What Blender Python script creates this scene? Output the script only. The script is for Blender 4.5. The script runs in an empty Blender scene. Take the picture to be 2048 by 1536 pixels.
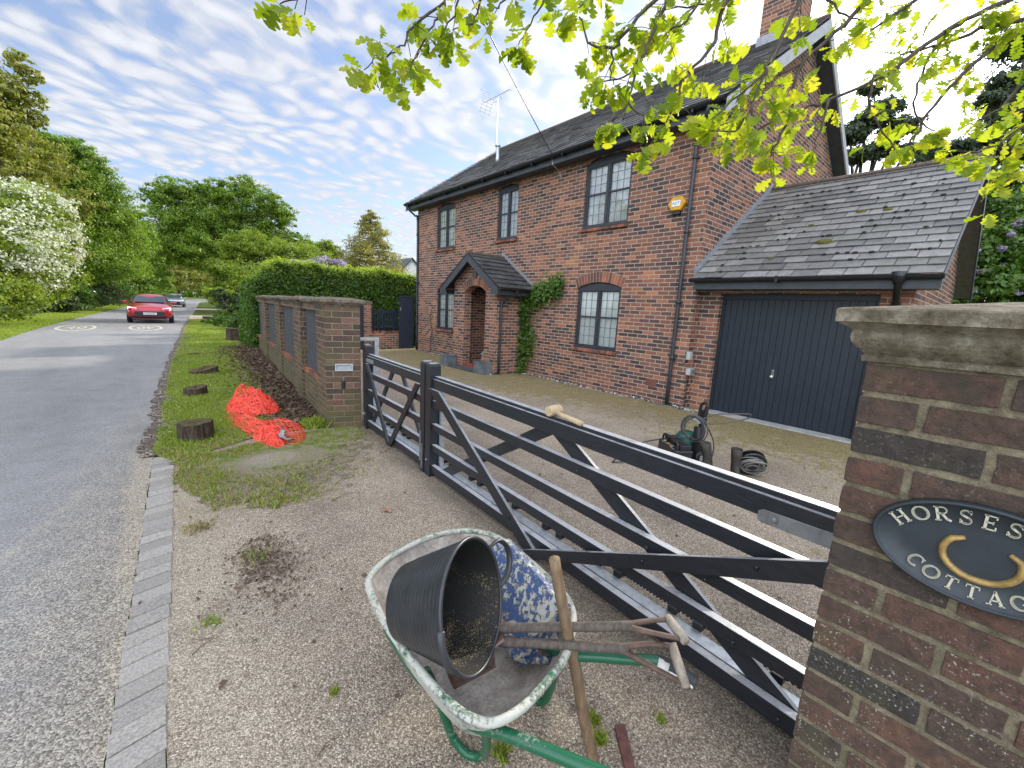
import bpy, bmesh, math, random
import numpy as np
from mathutils import Vector, Matrix, noise, geometry
S = bpy.context.scene
COL = S.collection
R_ = math.radians

# ---------------------------------------------------------------- camera
YAW, PITCH, ROLL, FPX, CAMZ = R_(40.685), R_(10.12), R_(2.885), 838.0, 1.63
_f = Vector((math.sin(YAW)*math.cos(PITCH), math.cos(YAW)*math.cos(PITCH), -math.sin(PITCH)))
_r0 = Vector((math.cos(YAW), -math.sin(YAW), 0)); _u0 = _r0.cross(_f)
_r = _r0*math.cos(ROLL)+_u0*math.sin(ROLL); _u = _u0*math.cos(ROLL)-_r0*math.sin(ROLL)
cd = bpy.data.cameras.new('camera'); cam = bpy.data.objects.new('camera', cd); COL.objects.link(cam)
cam.matrix_world = Matrix(((_r.x, _u.x, -_f.x, 0), (_r.y, _u.y, -_f.y, 0), (_r.z, _u.z, -_f.z, CAMZ), (0, 0, 0, 1)))
cd.sensor_width = 36; cd.lens = FPX/2048*36; cd.clip_start = 0.05; cd.clip_end = 3000
S.camera = cam

# ---------------------------------------------------------------- light
SUN = Vector((0.887, 0.154, 0.435)).normalized()
ELEV = math.asin(SUN.z); AZ = math.atan2(SUN.x, SUN.y)
S.view_settings.view_transform = 'Standard'; S.view_settings.look = 'None'
S.view_settings.gamma = 1; S.view_settings.use_curve_mapping = False
S.view_settings.exposure = 0.75
sl = bpy.data.lights.new('sun', 'SUN'); sl.energy = 3.2; sl.angle = R_(4); sl.color = (1, .93, .82)
so = bpy.data.objects.new('sun', sl); COL.objects.link(so)
so.rotation_euler = (-SUN).to_track_quat('-Z', 'Y').to_euler()
so.location = (30, 6, 20)

class NT:
    """small helper to write node trees"""
    def __init__(s, tree): s.t = tree; s.n = tree.nodes; s.l = tree.links
    def new(s, typ, **kw):
        n = s.n.new(typ)
        for k, v in kw.items(): setattr(n, k, v)
        return n
    def put(s, sock, v):
        if v is None: return
        if isinstance(v, bpy.types.NodeSocket): s.l.new(v, sock)
        elif isinstance(v, (tuple, list)) and len(v) == 3 and sock.type == 'RGBA': sock.default_value = (*v, 1)
        else: sock.default_value = v
    def math(s, op, a, b=None, c=None, clamp=False):
        n = s.new('ShaderNodeMath', operation=op, use_clamp=clamp)
        for i, v in enumerate((a, b, c)): s.put(n.inputs[i], v)
        return n.outputs[0]
    def vmath(s, op, a, b=None):
        n = s.new('ShaderNodeVectorMath', operation=op)
        s.put(n.inputs[0], a); s.put(n.inputs[1], b)
        return n.outputs['Value'] if op in ('DOT_PRODUCT', 'LENGTH') else n.outputs[0]
    def mix(s, fac, a, b, blend='MIX'):
        n = s.new('ShaderNodeMix', data_type='RGBA', blend_type=blend)
        s.put(n.inputs[0], fac); s.put(n.inputs[6], a); s.put(n.inputs[7], b)
        return n.outputs[2]
    def noise(s, vec, scale, detail=3, rough=.55, col=False, dist=0):
        n = s.new('ShaderNodeTexNoise'); n.inputs['Scale'].default_value = scale
        n.inputs['Detail'].default_value = detail; n.inputs['Roughness'].default_value = rough
        n.inputs['Distortion'].default_value = dist
        s.put(n.inputs['Vector'], vec); return n.outputs['Color' if col else 'Fac']
    def ramp(s, fac, pts, interp='LINEAR'):
        n = s.new('ShaderNodeValToRGB'); r = n.color_ramp; r.interpolation = interp
        while len(r.elements) < len(pts): r.elements.new(.5)
        for e, (p, c) in zip(r.elements, pts):
            e.position = p; e.color = (*c, 1) if len(c) == 3 else c
        s.put(n.inputs[0], fac); return n.outputs[0]
    def map01(s, v, a, b):
        n = s.new('ShaderNodeMapRange'); s.put(n.inputs[0], v)
        n.inputs[1].default_value = a; n.inputs[2].default_value = b; return n.outputs[0]
    def obj(s): return s.new('ShaderNodeTexCoord').outputs['Object']
    def sep(s, v):
        n = s.new('ShaderNodeSeparateXYZ'); s.put(n.inputs[0], v); return n.outputs
    def comb(s, x, y, z=0):
        n = s.new('ShaderNodeCombineXYZ')
        for i, v in enumerate((x, y, z)): s.put(n.inputs[i], v)
        return n.outputs[0]
    def island(s): return s.new('ShaderNodeNewGeometry').outputs['Random Per Island']
    def bump(s, h, dist=.01, strength=1.0):
        n = s.new('ShaderNodeBump'); n.inputs['Distance'].default_value = dist
        n.inputs['Strength'].default_value = strength; s.put(n.inputs['Height'], h); return n.outputs[0]

# world: Nishita sky with rows of altocumulus laid on a high plane
W = bpy.data.worlds.new('World'); S.world = W; W.use_nodes = True
w = NT(W.node_tree); w.n.clear()
sky = w.new('ShaderNodeTexSky'); sky.sky_type = 'NISHITA'; sky.sun_disc = False
sky.sun_elevation = ELEV; sky.sun_rotation = AZ; sky.air_density = 1.0; sky.dust_density = 1.0; sky.ozone_density = 2.0
dirv = w.new('ShaderNodeTexCoord').outputs['Generated']
dx, dy, dz = w.sep(dirv)
den = w.math('MAXIMUM', w.math('ADD', dz, .06), .03)
px = w.math('DIVIDE', dx, den); py = w.math('DIVIDE', dy, den)
# rotate so that the cloud rows run across, then squeeze
ca, sa = math.cos(R_(28)), math.sin(R_(28))
rx = w.math('ADD', w.math('MULTIPLY', px, ca), w.math('MULTIPLY', py, sa))
ry = w.math('SUBTRACT', w.math('MULTIPLY', py, ca), w.math('MULTIPLY', px, sa))
P0 = w.comb(px, py)
wob = w.noise(P0, 1.6, 3, .5, col=True)
PP = w.vmath('ADD', w.comb(w.math('MULTIPLY', rx, 1.0), w.math('MULTIPLY', ry, 1.25)), w.vmath('MULTIPLY', w.vmath('SUBTRACT', wob, (.5, .5, .5)), (.55, .55, .55)))
fine = w.noise(PP, 8.0, 5, .55)
puff = w.new('ShaderNodeTexVoronoi', feature='SMOOTH_F1'); puff.inputs['Scale'].default_value = 7.5
puff.inputs['Smoothness'].default_value = .55; w.put(puff.inputs['Vector'], PP)
pf = w.math('SUBTRACT', 1.0, puff.outputs['Distance'])
large = w.noise(P0, .55, 3, .5)
sdot = w.vmath('DOT_PRODUCT', dirv, tuple(SUN))
sdm = w.math('MAXIMUM', sdot, 0.0)
cover = w.math('ADD', w.math('MULTIPLY', fine, .62), w.math('MULTIPLY', pf, .60))
cover = w.math('ADD', cover, w.math('MULTIPLY', w.math('SUBTRACT', large, .5), .55))
cover = w.math('ADD', cover, w.math('MULTIPLY', w.math('POWER', sdm, 14.0), .32))
mask = w.map01(cover, .38, .70)
veil = w.math('ADD', .12, w.math('MULTIPLY', w.map01(large, .2, .8), .25))
mask = w.math('MAXIMUM', mask, veil)
glow = w.math('ADD', w.math('MULTIPLY', w.math('POWER', sdm, 6.0), .75), w.math('MULTIPLY', w.math('POWER', sdm, 90.0), 5.0))
shade = w.math('ADD', .80, w.math('MULTIPLY', w.map01(cover, .45, .95), .32))
# added brightening of the unseen sky behind the camera, fills the shaded house fronts
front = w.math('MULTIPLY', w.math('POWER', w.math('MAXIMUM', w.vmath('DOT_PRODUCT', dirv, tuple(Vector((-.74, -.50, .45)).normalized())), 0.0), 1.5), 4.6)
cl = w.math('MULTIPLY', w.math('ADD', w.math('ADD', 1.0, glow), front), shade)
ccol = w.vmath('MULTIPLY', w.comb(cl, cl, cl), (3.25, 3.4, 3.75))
skyc = w.vmath('MULTIPLY', sky.outputs[0], (.86, .87, .96))
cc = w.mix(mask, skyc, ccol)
# below the horizon keep a quiet ground tone so nothing bright shines up
cc = w.mix(w.map01(dz, -.03, .0), (.9, .95, .8), cc)
bg = w.new('ShaderNodeBackground'); bg.inputs[1].default_value = .15
w.l.new(cc, bg.inputs[0]); ow = w.new('ShaderNodeOutputWorld'); w.l.new(bg.outputs[0], ow.inputs[0])

# ---------------------------------------------------------------- mesh helpers
class MB:
    def __init__(s): s.v = []; s.f = []; s.m = []; s.cur = 0
    def add(s, vs, fs):
        o = len(s.v); s.v += [tuple(p) for p in vs]; s.f += [tuple(i+o for i in f) for f in fs]; s.m += [s.cur]*len(fs)
        return s
    def box(s, x0, x1, y0, y1, z0, z1):
        return s.add([(x0,y0,z0),(x1,y0,z0),(x1,y1,z0),(x0,y1,z0),(x0,y0,z1),(x1,y0,z1),(x1,y1,z1),(x0,y1,z1)],
                     [(3,2,1,0),(4,5,6,7),(0,1,5,4),(1,2,6,5),(2,3,7,6),(3,0,4,7)])
    def cbox(s, c, size, rot=None):
        h = [d/2 for d in size]; vs = []
        for z in (-1, 1):
            for x, y in ((-1,-1),(1,-1),(1,1),(-1,1)):
                p = Vector((x*h[0], y*h[1], z*h[2]))
                if rot is not None: p = rot @ p
                vs.append(p+Vector(c))
        return s.add(vs, [(3,2,1,0),(4,5,6,7),(0,1,5,4),(1,2,6,5),(2,3,7,6),(3,0,4,7)])
    def prism(s, poly, a, b):
        """poly: list of 3D points (one end); extruded by vector (b-a)"""
        d = Vector(b)-Vector(a); n = len(poly)
        vs = [Vector(p) for p in poly]+[Vector(p)+d for p in poly]
        return s.add(vs, [tuple(range(n-1, -1, -1)), tuple(range(n, 2*n))]+[(i, (i+1) % n, n+(i+1) % n, n+i) for i in range(n)])
    def loft(s, loops, closed=True, cap0=True, cap1=True):
        n = len(loops[0]); vs = [p for L in loops for p in L]; fs = []
        for k in range(len(loops)-1):
            for i in range(n if closed else n-1):
                j = (i+1) % n; fs.append((k*n+i, k*n+j, (k+1)*n+j, (k+1)*n+i))
        if cap0: fs.append(tuple(range(n-1, -1, -1)))
        if cap1: fs.append(tuple((len(loops)-1)*n+i for i in range(n)))
        return s.add(vs, fs)
    def tube(s, pts, r, n=8, cap=True, squash=1.0):
        pts = [Vector(p) for p in pts]; rs = r if isinstance(r, (list, tuple)) else [r]*len(pts)
        loops = []; up = None
        for i, p in enumerate(pts):
            t = (pts[min(i+1, len(pts)-1)]-pts[max(i-1, 0)])
            if t.length < 1e-9: t = Vector((0, 0, 1))
            t.normalize()
            if up is None:
                up = Vector((0, 0, 1)) if abs(t.z) < .9 else Vector((1, 0, 0))
            a = t.cross(up)
            if a.length < 1e-6: a = t.cross(Vector((1, .3, .2)))
            a.normalize(); b = a.cross(t).normalized(); up = b
            loops.append([p+a*math.cos(2*math.pi*k/n)*rs[i]+b*math.sin(2*math.pi*k/n)*rs[i]*squash for k in range(n)])
        return s.loft(loops, True, cap, cap)
    def lathe(s, prof, c=(0,0,0), n=16, axis=None, cap=True):
        """prof: (radius, height) list along axis"""
        ax = Vector(axis).normalized() if axis is not None else Vector((0,0,1))
        a = ax.cross(Vector((0,0,1)) if abs(ax.z) < .9 else Vector((1,0,0))).normalized(); b = ax.cross(a)
        c = Vector(c)
        loops = [[c+ax*h+(a*math.cos(2*math.pi*k/n)+b*math.sin(2*math.pi*k/n))*r for k in range(n)] for r, h in prof]
        return s.loft(loops, True, cap, cap)
    def build(s, name, mat, parent=None, smooth=False, bevel=0, local=False, sub=0, solid=0, keep=False):
        me = bpy.data.meshes.new(name); me.from_pydata(s.v, [], s.f)
        mats = mat if isinstance(mat, (list, tuple)) else [mat]
        for m in mats: me.materials.append(m)
        if len(mats) > 1: me.polygons.foreach_set('material_index', s.m)
        if smooth: me.polygons.foreach_set('use_smooth', [True]*len(me.polygons))
        me.validate(); me.update()
        if not keep:
          bm = bmesh.new(); bm.from_mesh(me); bmesh.ops.recalc_face_normals(bm, faces=bm.faces); bm.to_mesh(me); bm.free()
        o = bpy.data.objects.new(name, me); COL.objects.link(o)
        if parent is not None:
            o.parent = parent
            if not local:
                q = parent; off = Vector((0,0,0))
                while q is not None: off += q.location; q = q.parent
                o.location = -off
        if solid:
            md = o.modifiers.new('solid', 'SOLIDIFY'); md.thickness = solid; md.offset = -1
        if sub:
            md = o.modifiers.new('sub', 'SUBSURF'); md.levels = md.render_levels = sub
        if bevel:
            md = o.modifiers.new('bevel', 'BEVEL'); md.width = bevel; md.segments = 2; md.limit_method = 'ANGLE'; md.angle_limit = R_(40)
            md.harden_normals = False
        return o

def thing(name, label, cat, loc=(0,0,0), group=None, rot=0):
    o = bpy.data.objects.new(name, None); COL.objects.link(o); o.location = loc; o.rotation_euler = (0,0,rot)
    o.empty_display_size = .2
    o['label'] = label; o['category'] = cat
    if group: o['group'] = group
    return o
def tag(o, label, cat, group=None, kind=None):
    if label: o['label'] = label
    if cat: o['category'] = cat
    if group: o['group'] = group
    if kind: o['kind'] = kind
    return o
def struct(o, kind='structure'):
    o['kind'] = kind; return o

def smoothpath(pts, k=4, closed=False):
    """Catmull-Rom through points"""
    P = [Vector(p) for p in pts]; out = []; n = len(P)
    rng = n if closed else n-1
    for i in range(rng):
        if closed: a, b, c, d = P[i-1], P[i], P[(i+1) % n], P[(i+2) % n]
        else: a, b, c, d = P[max(i-1, 0)], P[i], P[i+1], P[min(i+2, n-1)]
        for j in range(k):
            t = j/k
            out.append(.5*((2*b)+(c-a)*t+(2*a-5*b+4*c-d)*t*t+(3*b-a-3*c+d)*t**3))
    if not closed: out.append(P[-1])
    return out

# ---------------------------------------------------------------- materials
def mat(name):
    m = bpy.data.materials.new(name); m.use_nodes = True; t = NT(m.node_tree); t.n.clear()
    return m, t
def fin(t, color, rough=.6, normal=None, metal=0, spec=.5, coat=0, extra=None):
    b = t.new('ShaderNodeBsdfPrincipled')
    t.put(b.inputs['Base Color'], color); t.put(b.inputs['Roughness'], rough); t.put(b.inputs['Metallic'], metal)
    t.put(b.inputs['Specular IOR Level'], spec); t.put(b.inputs['Coat Weight'], coat)
    if normal is not None: t.put(b.inputs['Normal'], normal)
    o = t.new('ShaderNodeOutputMaterial'); t.l.new(b.outputs[0], o.inputs[0]); return b
def plain(name, col, rough=.6, metal=0, spec=.5, var=.15, nscale=8, bump=0, bscale=60, coat=0):
    m, t = mat(name); v = t.obj()
    n = t.noise(v, nscale, 4, .6)
    c = t.mix(t.map01(n, .3, .7), tuple(x*(1-var) for x in col), tuple(min(1, x*(1+var)) for x in col))
    nm = t.bump(t.noise(v, bscale, 4, .6), bump) if bump else None
    rr = t.math('ADD', rough-.06, t.math('MULTIPLY', t.noise(v, nscale*3, 2), .12))
    fin(t, c, rr, nm, metal, spec, coat); return m

def brick_wall(name, palette, mortar, algae=0.0, head=False, bump=.006, mw=.0058, uoff=0.0):
    """stretcher-bond brick computed from object coordinates in metres"""
    m, t = mat(name); v = t.obj(); x, y, z = t.sep(v)
    g = t.new('ShaderNodeNewGeometry'); nx, ny, nz = t.sep(t.vmath('ABSOLUTE', g.outputs['Normal']))
    isx = t.math('GREATER_THAN', nx, ny)
    wob = t.noise(v, 30, 2, .5, col=True); wx, wy, wz = t.sep(t.vmath('SUBTRACT', wob, (.5, .5, .5)))
    u = t.math('ADD', t.math('MULTIPLY', y, isx), t.math('MULTIPLY', x, t.math('SUBTRACT', 1.0, isx)))
    u = t.math('ADD', t.math('ADD', u, uoff), t.math('MULTIPLY', wx, .006))
    vv = t.math('ADD', z, t.math('MULTIPLY', wy, .006))
    rowf = t.math('DIVIDE', vv, .075); row = t.math('FLOOR', rowf)
    # every row gets its own bond: stretchers half-lapped, some rows of headers
    hrow = t.math('COMPARE', t.math('MODULO', t.math('ADD', row, 400.0), 5.0), 2.0, .1)
    bw = t.math('SUBTRACT', .225, t.math('MULTIPLY', hrow, .1125 if head else 0.0))
    uf = t.math('ADD', t.math('DIVIDE', u, bw), t.math('MULTIPLY', t.math('MODULO', t.math('ADD', row, 400.0), 2.0), .5))
    col = t.math('FLOOR', uf)
    fu = t.math('MULTIPLY', t.math('FRACT', uf), bw); fv = t.math('MULTIPLY', t.math('FRACT', rowf), .075)
    du = t.math('MINIMUM', fu, t.math('SUBTRACT', bw, fu)); dv = t.math('MINIMUM', fv, t.math('SUBTRACT', .075, fv))
    d = t.math('MINIMUM', du, dv)
    wn = t.new('ShaderNodeTexWhiteNoise', noise_dimensions='3D'); t.put(wn.inputs['Vector'], t.comb(col, row, isx))
    h = wn.outputs['Value']; h2 = t.sep(wn.outputs['Color'])[1]
    patch = t.noise(v, .55, 2, .5)
    hh = t.math('ADD', t.math('MULTIPLY', h, .78), t.math('MULTIPLY', t.map01(patch, .3, .7), .22))
    bc = t.ramp(hh, palette, 'LINEAR')
    bc = t.mix(.5, bc, t.mix(h2, (.55, .55, .55), (1.3, 1.3, 1.3)), 'MULTIPLY')
    n1 = t.noise(v, 45, 5, .65)
    bc = t.mix(.75, bc, t.ramp(n1, [(.3, (.55, .55, .55)), (.5, (1, 1, 1)), (.72, (1.35, 1.3, 1.25))]), 'MULTIPLY')
    mc = t.mix(t.noise(v, 22, 4), tuple(c*.72 for c in mortar), tuple(c*1.15 for c in mortar))
    mk = t.map01(t.math('ADD', d, t.math('MULTIPLY', wz, .003)), mw-.0018, mw+.0022)
    c = t.mix(mk, mc, bc)
    if algae:
        a = t.map01(t.math('ADD', t.noise(v, 3, 4, .6), t.math('MULTIPLY', t.map01(z, 1.1, 0.0), .22)), .48, .75)
        c = t.mix(t.math('MULTIPLY', a, algae), c, (.10, .115, .04))
        s2 = t.map01(t.noise(v, 60, 3, .7), .68, .76)
        c = t.mix(t.math('MULTIPLY', s2, .35*algae), c, (.45, .44, .38))
    hgt = t.math('ADD', t.math('MULTIPLY', mk, 1.0), t.math('MULTIPLY', n1, .35))
    fin(t, c, .88, t.bump(hgt, bump), spec=.25); return m

M = {}
HOUSE_PAL = [(0, (.058, .046, .050)), (.22, (.085, .058, .056)), (.36, (.145, .080, .066)), (.55, (.215, .100, .070)), (.78, (.29, .125, .078)), (1, (.42, .185, .10))]
M['brick'] = brick_wall('house_brick', HOUSE_PAL, (.46, .385, .30), mw=.0066)
OLD_PAL = [(0, (.060, .048, .042)), (.3, (.095, .065, .052)), (.6, (.135, .078, .060)), (.85, (.17, .095, .072)), (1, (.185, .115, .075))]
M['brick_old'] = brick_wall('weathered_brick', OLD_PAL, (.25, .215, .145), algae=.5)
def solid_brick(name, palette, lichen=.0, nscale=45, bump=.003, spots=0):
    m, t = mat(name); v = t.obj(); i = t.island()
    c = t.ramp(i, palette)
    n = t.noise(v, nscale, 6, .7)
    c = t.mix(.85, c, t.ramp(n, [(.3, (.5, .5, .52)), (.5, (1, 1, 1)), (.75, (1.5, 1.4, 1.3))]), 'MULTIPLY')
    n2 = t.noise(v, 7, 5, .65)
    c = t.mix(t.math('MULTIPLY', t.map01(n2, .5, .72), .5), c, (.045, .045, .04))
    if lichen:
        s = t.map01(t.noise(v, 130, 3, .75), .59, .66)
        gr = t.map01(t.noise(v, 16, 5, .75), .42, .66); c = t.mix(t.math('MULTIPLY', gr, .65), c, (.05, .046, .036))
        s3 = t.math('MULTIPLY', s, t.map01(t.noise(v, 10, 3, .6), .42, .6))
        zz = t.sep(v)[2]
        s3 = t.math('MULTIPLY', s3, t.ramp(zz, [(0, (1, 1, 1)), (.9, (1, 1, 1)), (1, (.25, .25, .25))]))
        c = t.mix(t.math('MULTIPLY', s3, lichen), c, (.52, .5, .44))
        g = t.map01(t.noise(v, 5, 4, .6), .55, .75)
        c = t.mix(t.math('MULTIPLY', g, .45), c, (.10, .10, .045))
    fin(t, c, .9, t.bump(t.math('ADD', n, t.math('MULTIPLY', t.noise(v, 200, 3), .4)), bump), spec=.2); return m
M['brick_solid'] = solid_brick('rubbed_brick', HOUSE_PAL[1:5] and [(0, (.085, .06, .055)), (.3, (.16, .08, .062)), (.6, (.26, .10, .065)), (1, (.36, .15, .085))])
M['brick_pier'] = solid_brick('pier_brick', [(0, (.045, .040, .038)), (.22, (.085, .060, .048)), (.5, (.10, .062, .048)), (.8, (.135, .070, .052)), (1, (.11, .078, .054))], lichen=.9, bump=.006)
def mortar(name, col):
    m, t = mat(name); v = t.obj(); n = t.noise(v, 32, 6, .8)
    c = t.mix(t.map01(n, .3, .7), tuple(a*.35 for a in col), tuple(a*1.35 for a in col))
    c = t.mix(t.math('MULTIPLY', t.map01(t.noise(v, 6, 4), .5, .7), .5), c, (.09, .095, .05))
    fin(t, c, .95, t.bump(t.noise(v, 120, 5, .7), .006), spec=.15); return m
M['house_mortar'] = plain('pale_mortar', (.40, .32, .24), .9)
M['mortar'] = mortar('old_mortar', (.235, .20, .135))
def stone(name, a, b, bump=.008):
    m, t = mat(name); v = t.obj(); n = t.noise(v, 14, 7, .7); n2 = t.noise(v, 60, 5, .7)
    c = t.ramp(n, [(.3, tuple(x*.35 for x in a)), (.45, a), (.62, b), (.8, tuple(min(1, x*1.4) for x in b))])
    c = t.mix(t.math('MULTIPLY', t.map01(n2, .5, .7), .5), c, (.06, .055, .04))
    c = t.mix(t.math('MULTIPLY', t.map01(t.noise(v, 4, 4), .5, .7), .4), c, (.15, .13, .06))
    fin(t, c, .92, t.bump(t.math('ADD', n2, n), bump), spec=.2); return m
M['stone'] = stone('coping_stone', (.15, .125, .085), (.30, .27, .205))
M['coping'] = stone('wall_coping', (.12, .10, .075), (.24, .205, .155), .004)
M['lead'] = plain('lead_sheet', (.27, .285, .31), .45, .3, var=.25, nscale=20, bump=.002)
M['black'] = plain('black_plastic', (.012, .013, .016), .35, var=.3)
M['dark_paint'] = plain('charcoal_paint', (.030, .035, .044), .38, var=.2, nscale=5)
M['fascia'] = plain('fascia_paint', (.045, .052, .064), .42, var=.2)
M['barge'] = plain('barge_paint', (.38, .39, .40), .5, var=.15)
def gate_paint():
    m, t = mat('gate_paint'); v = t.obj()
    n = t.noise(t.vmath('MULTIPLY', v, (1, 1, 6)), 14, 5, .65)
    c = t.mix(t.map01(n, .35, .7), (.011, .013, .018), (.022, .025, .033))
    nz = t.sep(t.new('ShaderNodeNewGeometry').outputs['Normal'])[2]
    sky_sheen = t.math('MULTIPLY', t.map01(nz, .6, .98), t.map01(t.noise(v, 9, 5, .7), .1, .5))
    c = t.mix(t.math('MULTIPLY', sky_sheen, .85), c, (.48, .49, .51))  # pale sky reflection on upward faces, painted into the gate colour
    fin(t, c, .33, t.bump(t.noise(t.vmath('MULTIPLY', v, (8, 1, 8)), 30, 4), .0012), spec=.55); return m
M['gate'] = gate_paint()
M['galv'] = plain('galvanised_steel', (.47, .50, .52), .42, .65, var=.22, nscale=25)
M['door_navy'] = plain('navy_door_paint', (.012, .019, .03), .45, var=.15)
M['navy'] = plain('navy_gate_paint', (.018, .027, .045), .5, var=.2)
M['chrome'] = plain('chrome', (.6, .6, .6), .2, 1.0)
M['grey_plastic'] = plain('grey_plastic', (.36, .38, .38), .5)
M['yellow'] = plain('alarm_yellow', (.60, .31, .02), .4)
M['slat_back'] = plain('slat_back', (.010, .012, .016), .5)
M['slat'] = plain('slat_grey', (.055, .060, .070), .5, var=.3)
M['white'] = plain('white_paint', (.75, .76, .76), .5, var=.05)
M['blue_ink'] = plain('blue_ink', (.02, .08, .35), .5)
M['curtain'] = plain('white_shutter', (.92, .97, .93), .7, var=.06, nscale=3)
M['net_curtain'] = plain('net_curtain', (.46, .52, .48), .8, var=.12, nscale=6)
M['lead_came'] = plain('lead_came', (.10, .11, .12), .5)
M['planter'] = plain('planter_lead', (.13, .148, .165), .5, var=.35, nscale=9, bump=.003)
M['soil'] = plain('soil', (.03, .022, .015), .95, bump=.02)
M['slab'] = plain('slate_slab', (.06, .065, .07), .7, var=.3, bump=.004)
M['tile_red'] = plain('quarry_tile', (.20, .06, .04), .5, var=.2)
M['concrete'] = plain('concrete', (.32, .32, .31), .85, var=.25, nscale=6, bump=.004)
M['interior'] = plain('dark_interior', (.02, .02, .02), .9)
def glass():
    m, t = mat('window_glass')
    fr = t.new('ShaderNodeFresnel'); fr.inputs[0].default_value = 1.9
    v = t.obj(); nm = t.bump(t.noise(v, 3.5, 3, .5), .01, .6); t.put(fr.inputs['Normal'], nm)
    gl = t.new('ShaderNodeBsdfGlossy'); gl.inputs['Roughness'].default_value = .015; t.put(gl.inputs['Normal'], nm)
    gl.inputs['Color'].default_value = (.9, .95, .97, 1)
    tr = t.new('ShaderNodeBsdfTransparent'); tr.inputs['Color'].default_value = (.99, 1.0, .99, 1)
    mx = t.new('ShaderNodeMixShader'); f = t.math('ADD', t.math('MULTIPLY', fr.outputs[0], .8), .08, clamp=True)
    t.l.new(f, mx.inputs[0]); t.l.new(tr.outputs[0], mx.inputs[1]); t.l.new(gl.outputs[0], mx.inputs[2])
    o = t.new('ShaderNodeOutputMaterial'); t.l.new(mx.outputs[0], o.inputs[0]); return m
M['glass'] = glass()
def slate(name, c0, c1, rough=.36, moss=True):
    m, t = mat(name); v = t.obj(); i = t.island(); n = t.noise(v, 12, 6, .7)
    c = t.ramp(i, [(0, c0), (.5, tuple((a+b)/2 for a, b in zip(c0, c1))), (1, c1)])
    c = t.mix(.8, c, t.ramp(n, [(.3, (.62, .62, .62)), (.5, (1, 1, 1)), (.75, (1.45, 1.42, 1.35))]), 'MULTIPLY')
    c = t.mix(t.math('MULTIPLY', t.map01(t.noise(v, 2.2, 4, .6), .52, .75), .35), c, (.10, .11, .07))
    r = t.math('ADD', rough, t.math('MULTIPLY', n, .25))
    fin(t, c, r, t.bump(t.math('ADD', n, t.noise(v, 70, 4, .7)), .004), spec=.6); return m
M['slate'] = slate('roof_slate', (.085, .083, .084), (.185, .178, .172))
M['ridge'] = plain('ridge_tile', (.10, .075, .06), .85, var=.4, nscale=14, bump=.01)
M['moss'] = plain('moss', (.11, .105, .02), .95, var=.4, nscale=40, bump=.02, bscale=90)
M['moss_dark'] = plain('dark_moss', (.03, .028, .018), .95, var=.4, nscale=40, bump=.01)
def wood(name, a, b, scale=8, rough=.8):
    m, t = mat(name); v = t.obj()
    n = t.noise(v, scale*3, 5, .7); n2 = t.noise(t.vmath('MULTIPLY', v, (1, 1, .12)), scale*9, 4, .65)
    c = t.mix(t.map01(n2, .3, .7), a, b); c = t.mix(t.math('MULTIPLY', t.map01(n, .5, .75), .5), c, tuple(x*.45 for x in a))
    fin(t, c, rough, t.bump(n2, .002), spec=.25); return m
M['pole_wood'] = wood('weathered_ash', (.13, .085, .05), (.24, .17, .105))
M['pale_wood'] = wood('pale_beech', (.42, .31, .18), (.55, .43, .28))
M['handle_wood'] = wood('dirty_handle', (.065, .052, .042), (.135, .115, .095))
M['grip_wood'] = wood('grip_wood', (.22, .19, .15), (.36, .31, .25))
M['fence_wood'] = wood('fence_larch', (.30, .21, .11), (.45, .34, .19))
M['grey_wood'] = wood('silvered_oak', (.22, .20, .17), (.36, .34, .30))
M['bark'] = wood('bark', (.045, .035, .026), (.11, .09, .07), 6)
M['bark_light'] = wood('light_bark', (.10, .085, .07), (.2, .18, .15), 6)
def stump_mat():
    m, t = mat('old_stump'); v = t.obj(); nz = t.sep(t.new('ShaderNodeNewGeometry').outputs['Normal'])[2]
    n = t.noise(t.vmath('MULTIPLY', v, (1, 1, .15)), 40, 5, .7)
    side = t.mix(t.map01(n, .35, .65), (.022, .017, .012), (.12, .095, .07))
    top = t.mix(t.noise(v, 30, 5, .7), (.06, .04, .025), (.17, .13, .075))
    top = t.mix(t.map01(t.noise(v, 12, 3), .5, .65), top, (.08, .09, .03))
    fin(t, t.mix(t.map01(nz, .4, .8), side, top), .95, t.bump(n, .02), spec=.1); return m
M['stump'] = stump_mat()

def leafmat(name, cols, trans=.38, tint=(1.0, 1.05, .45), rough=.45, patch=.6):
    m, t = mat(name); v = t.obj(); i = t.island()
    k = t.math('ADD', t.math('MULTIPLY', i, 1-patch*.5), t.math('MULTIPLY', t.map01(t.noise(v, .9, 3, .6), .3, .7), patch*.5))
    n = len(cols); c = t.ramp(k, [(j/(n-1), cc) for j, cc in enumerate(cols)])
    b = t.new('ShaderNodeBsdfPrincipled'); t.put(b.inputs['Base Color'], c); b.inputs['Roughness'].default_value = rough
    b.inputs['Specular IOR Level'].default_value = .3
    tr = t.new('ShaderNodeBsdfTranslucent'); t.put(tr.inputs[0], t.vmath('MULTIPLY', c, tuple(x*1.6 for x in tint)))
    mx = t.new('ShaderNodeMixShader'); mx.inputs[0].default_value = trans
    t.l.new(b.outputs[0], mx.inputs[1]); t.l.new(tr.outputs[0], mx.inputs[2])
    o = t.new('ShaderNodeOutputMaterial'); t.l.new(mx.outputs[0], o.inputs[0]); return m
M['oakleaf'] = leafmat('oak_spring_leaf', [(.10, .16, .018), (.18, .26, .025), (.30, .37, .04), (.40, .38, .05)], .6, (1.15, 1.1, .3), patch=.2)
M['l_oak'] = leafmat('tree_leaf_mid', [(.055, .10, .012), (.11, .19, .02), (.19, .29, .033), (.30, .40, .05)])
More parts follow.
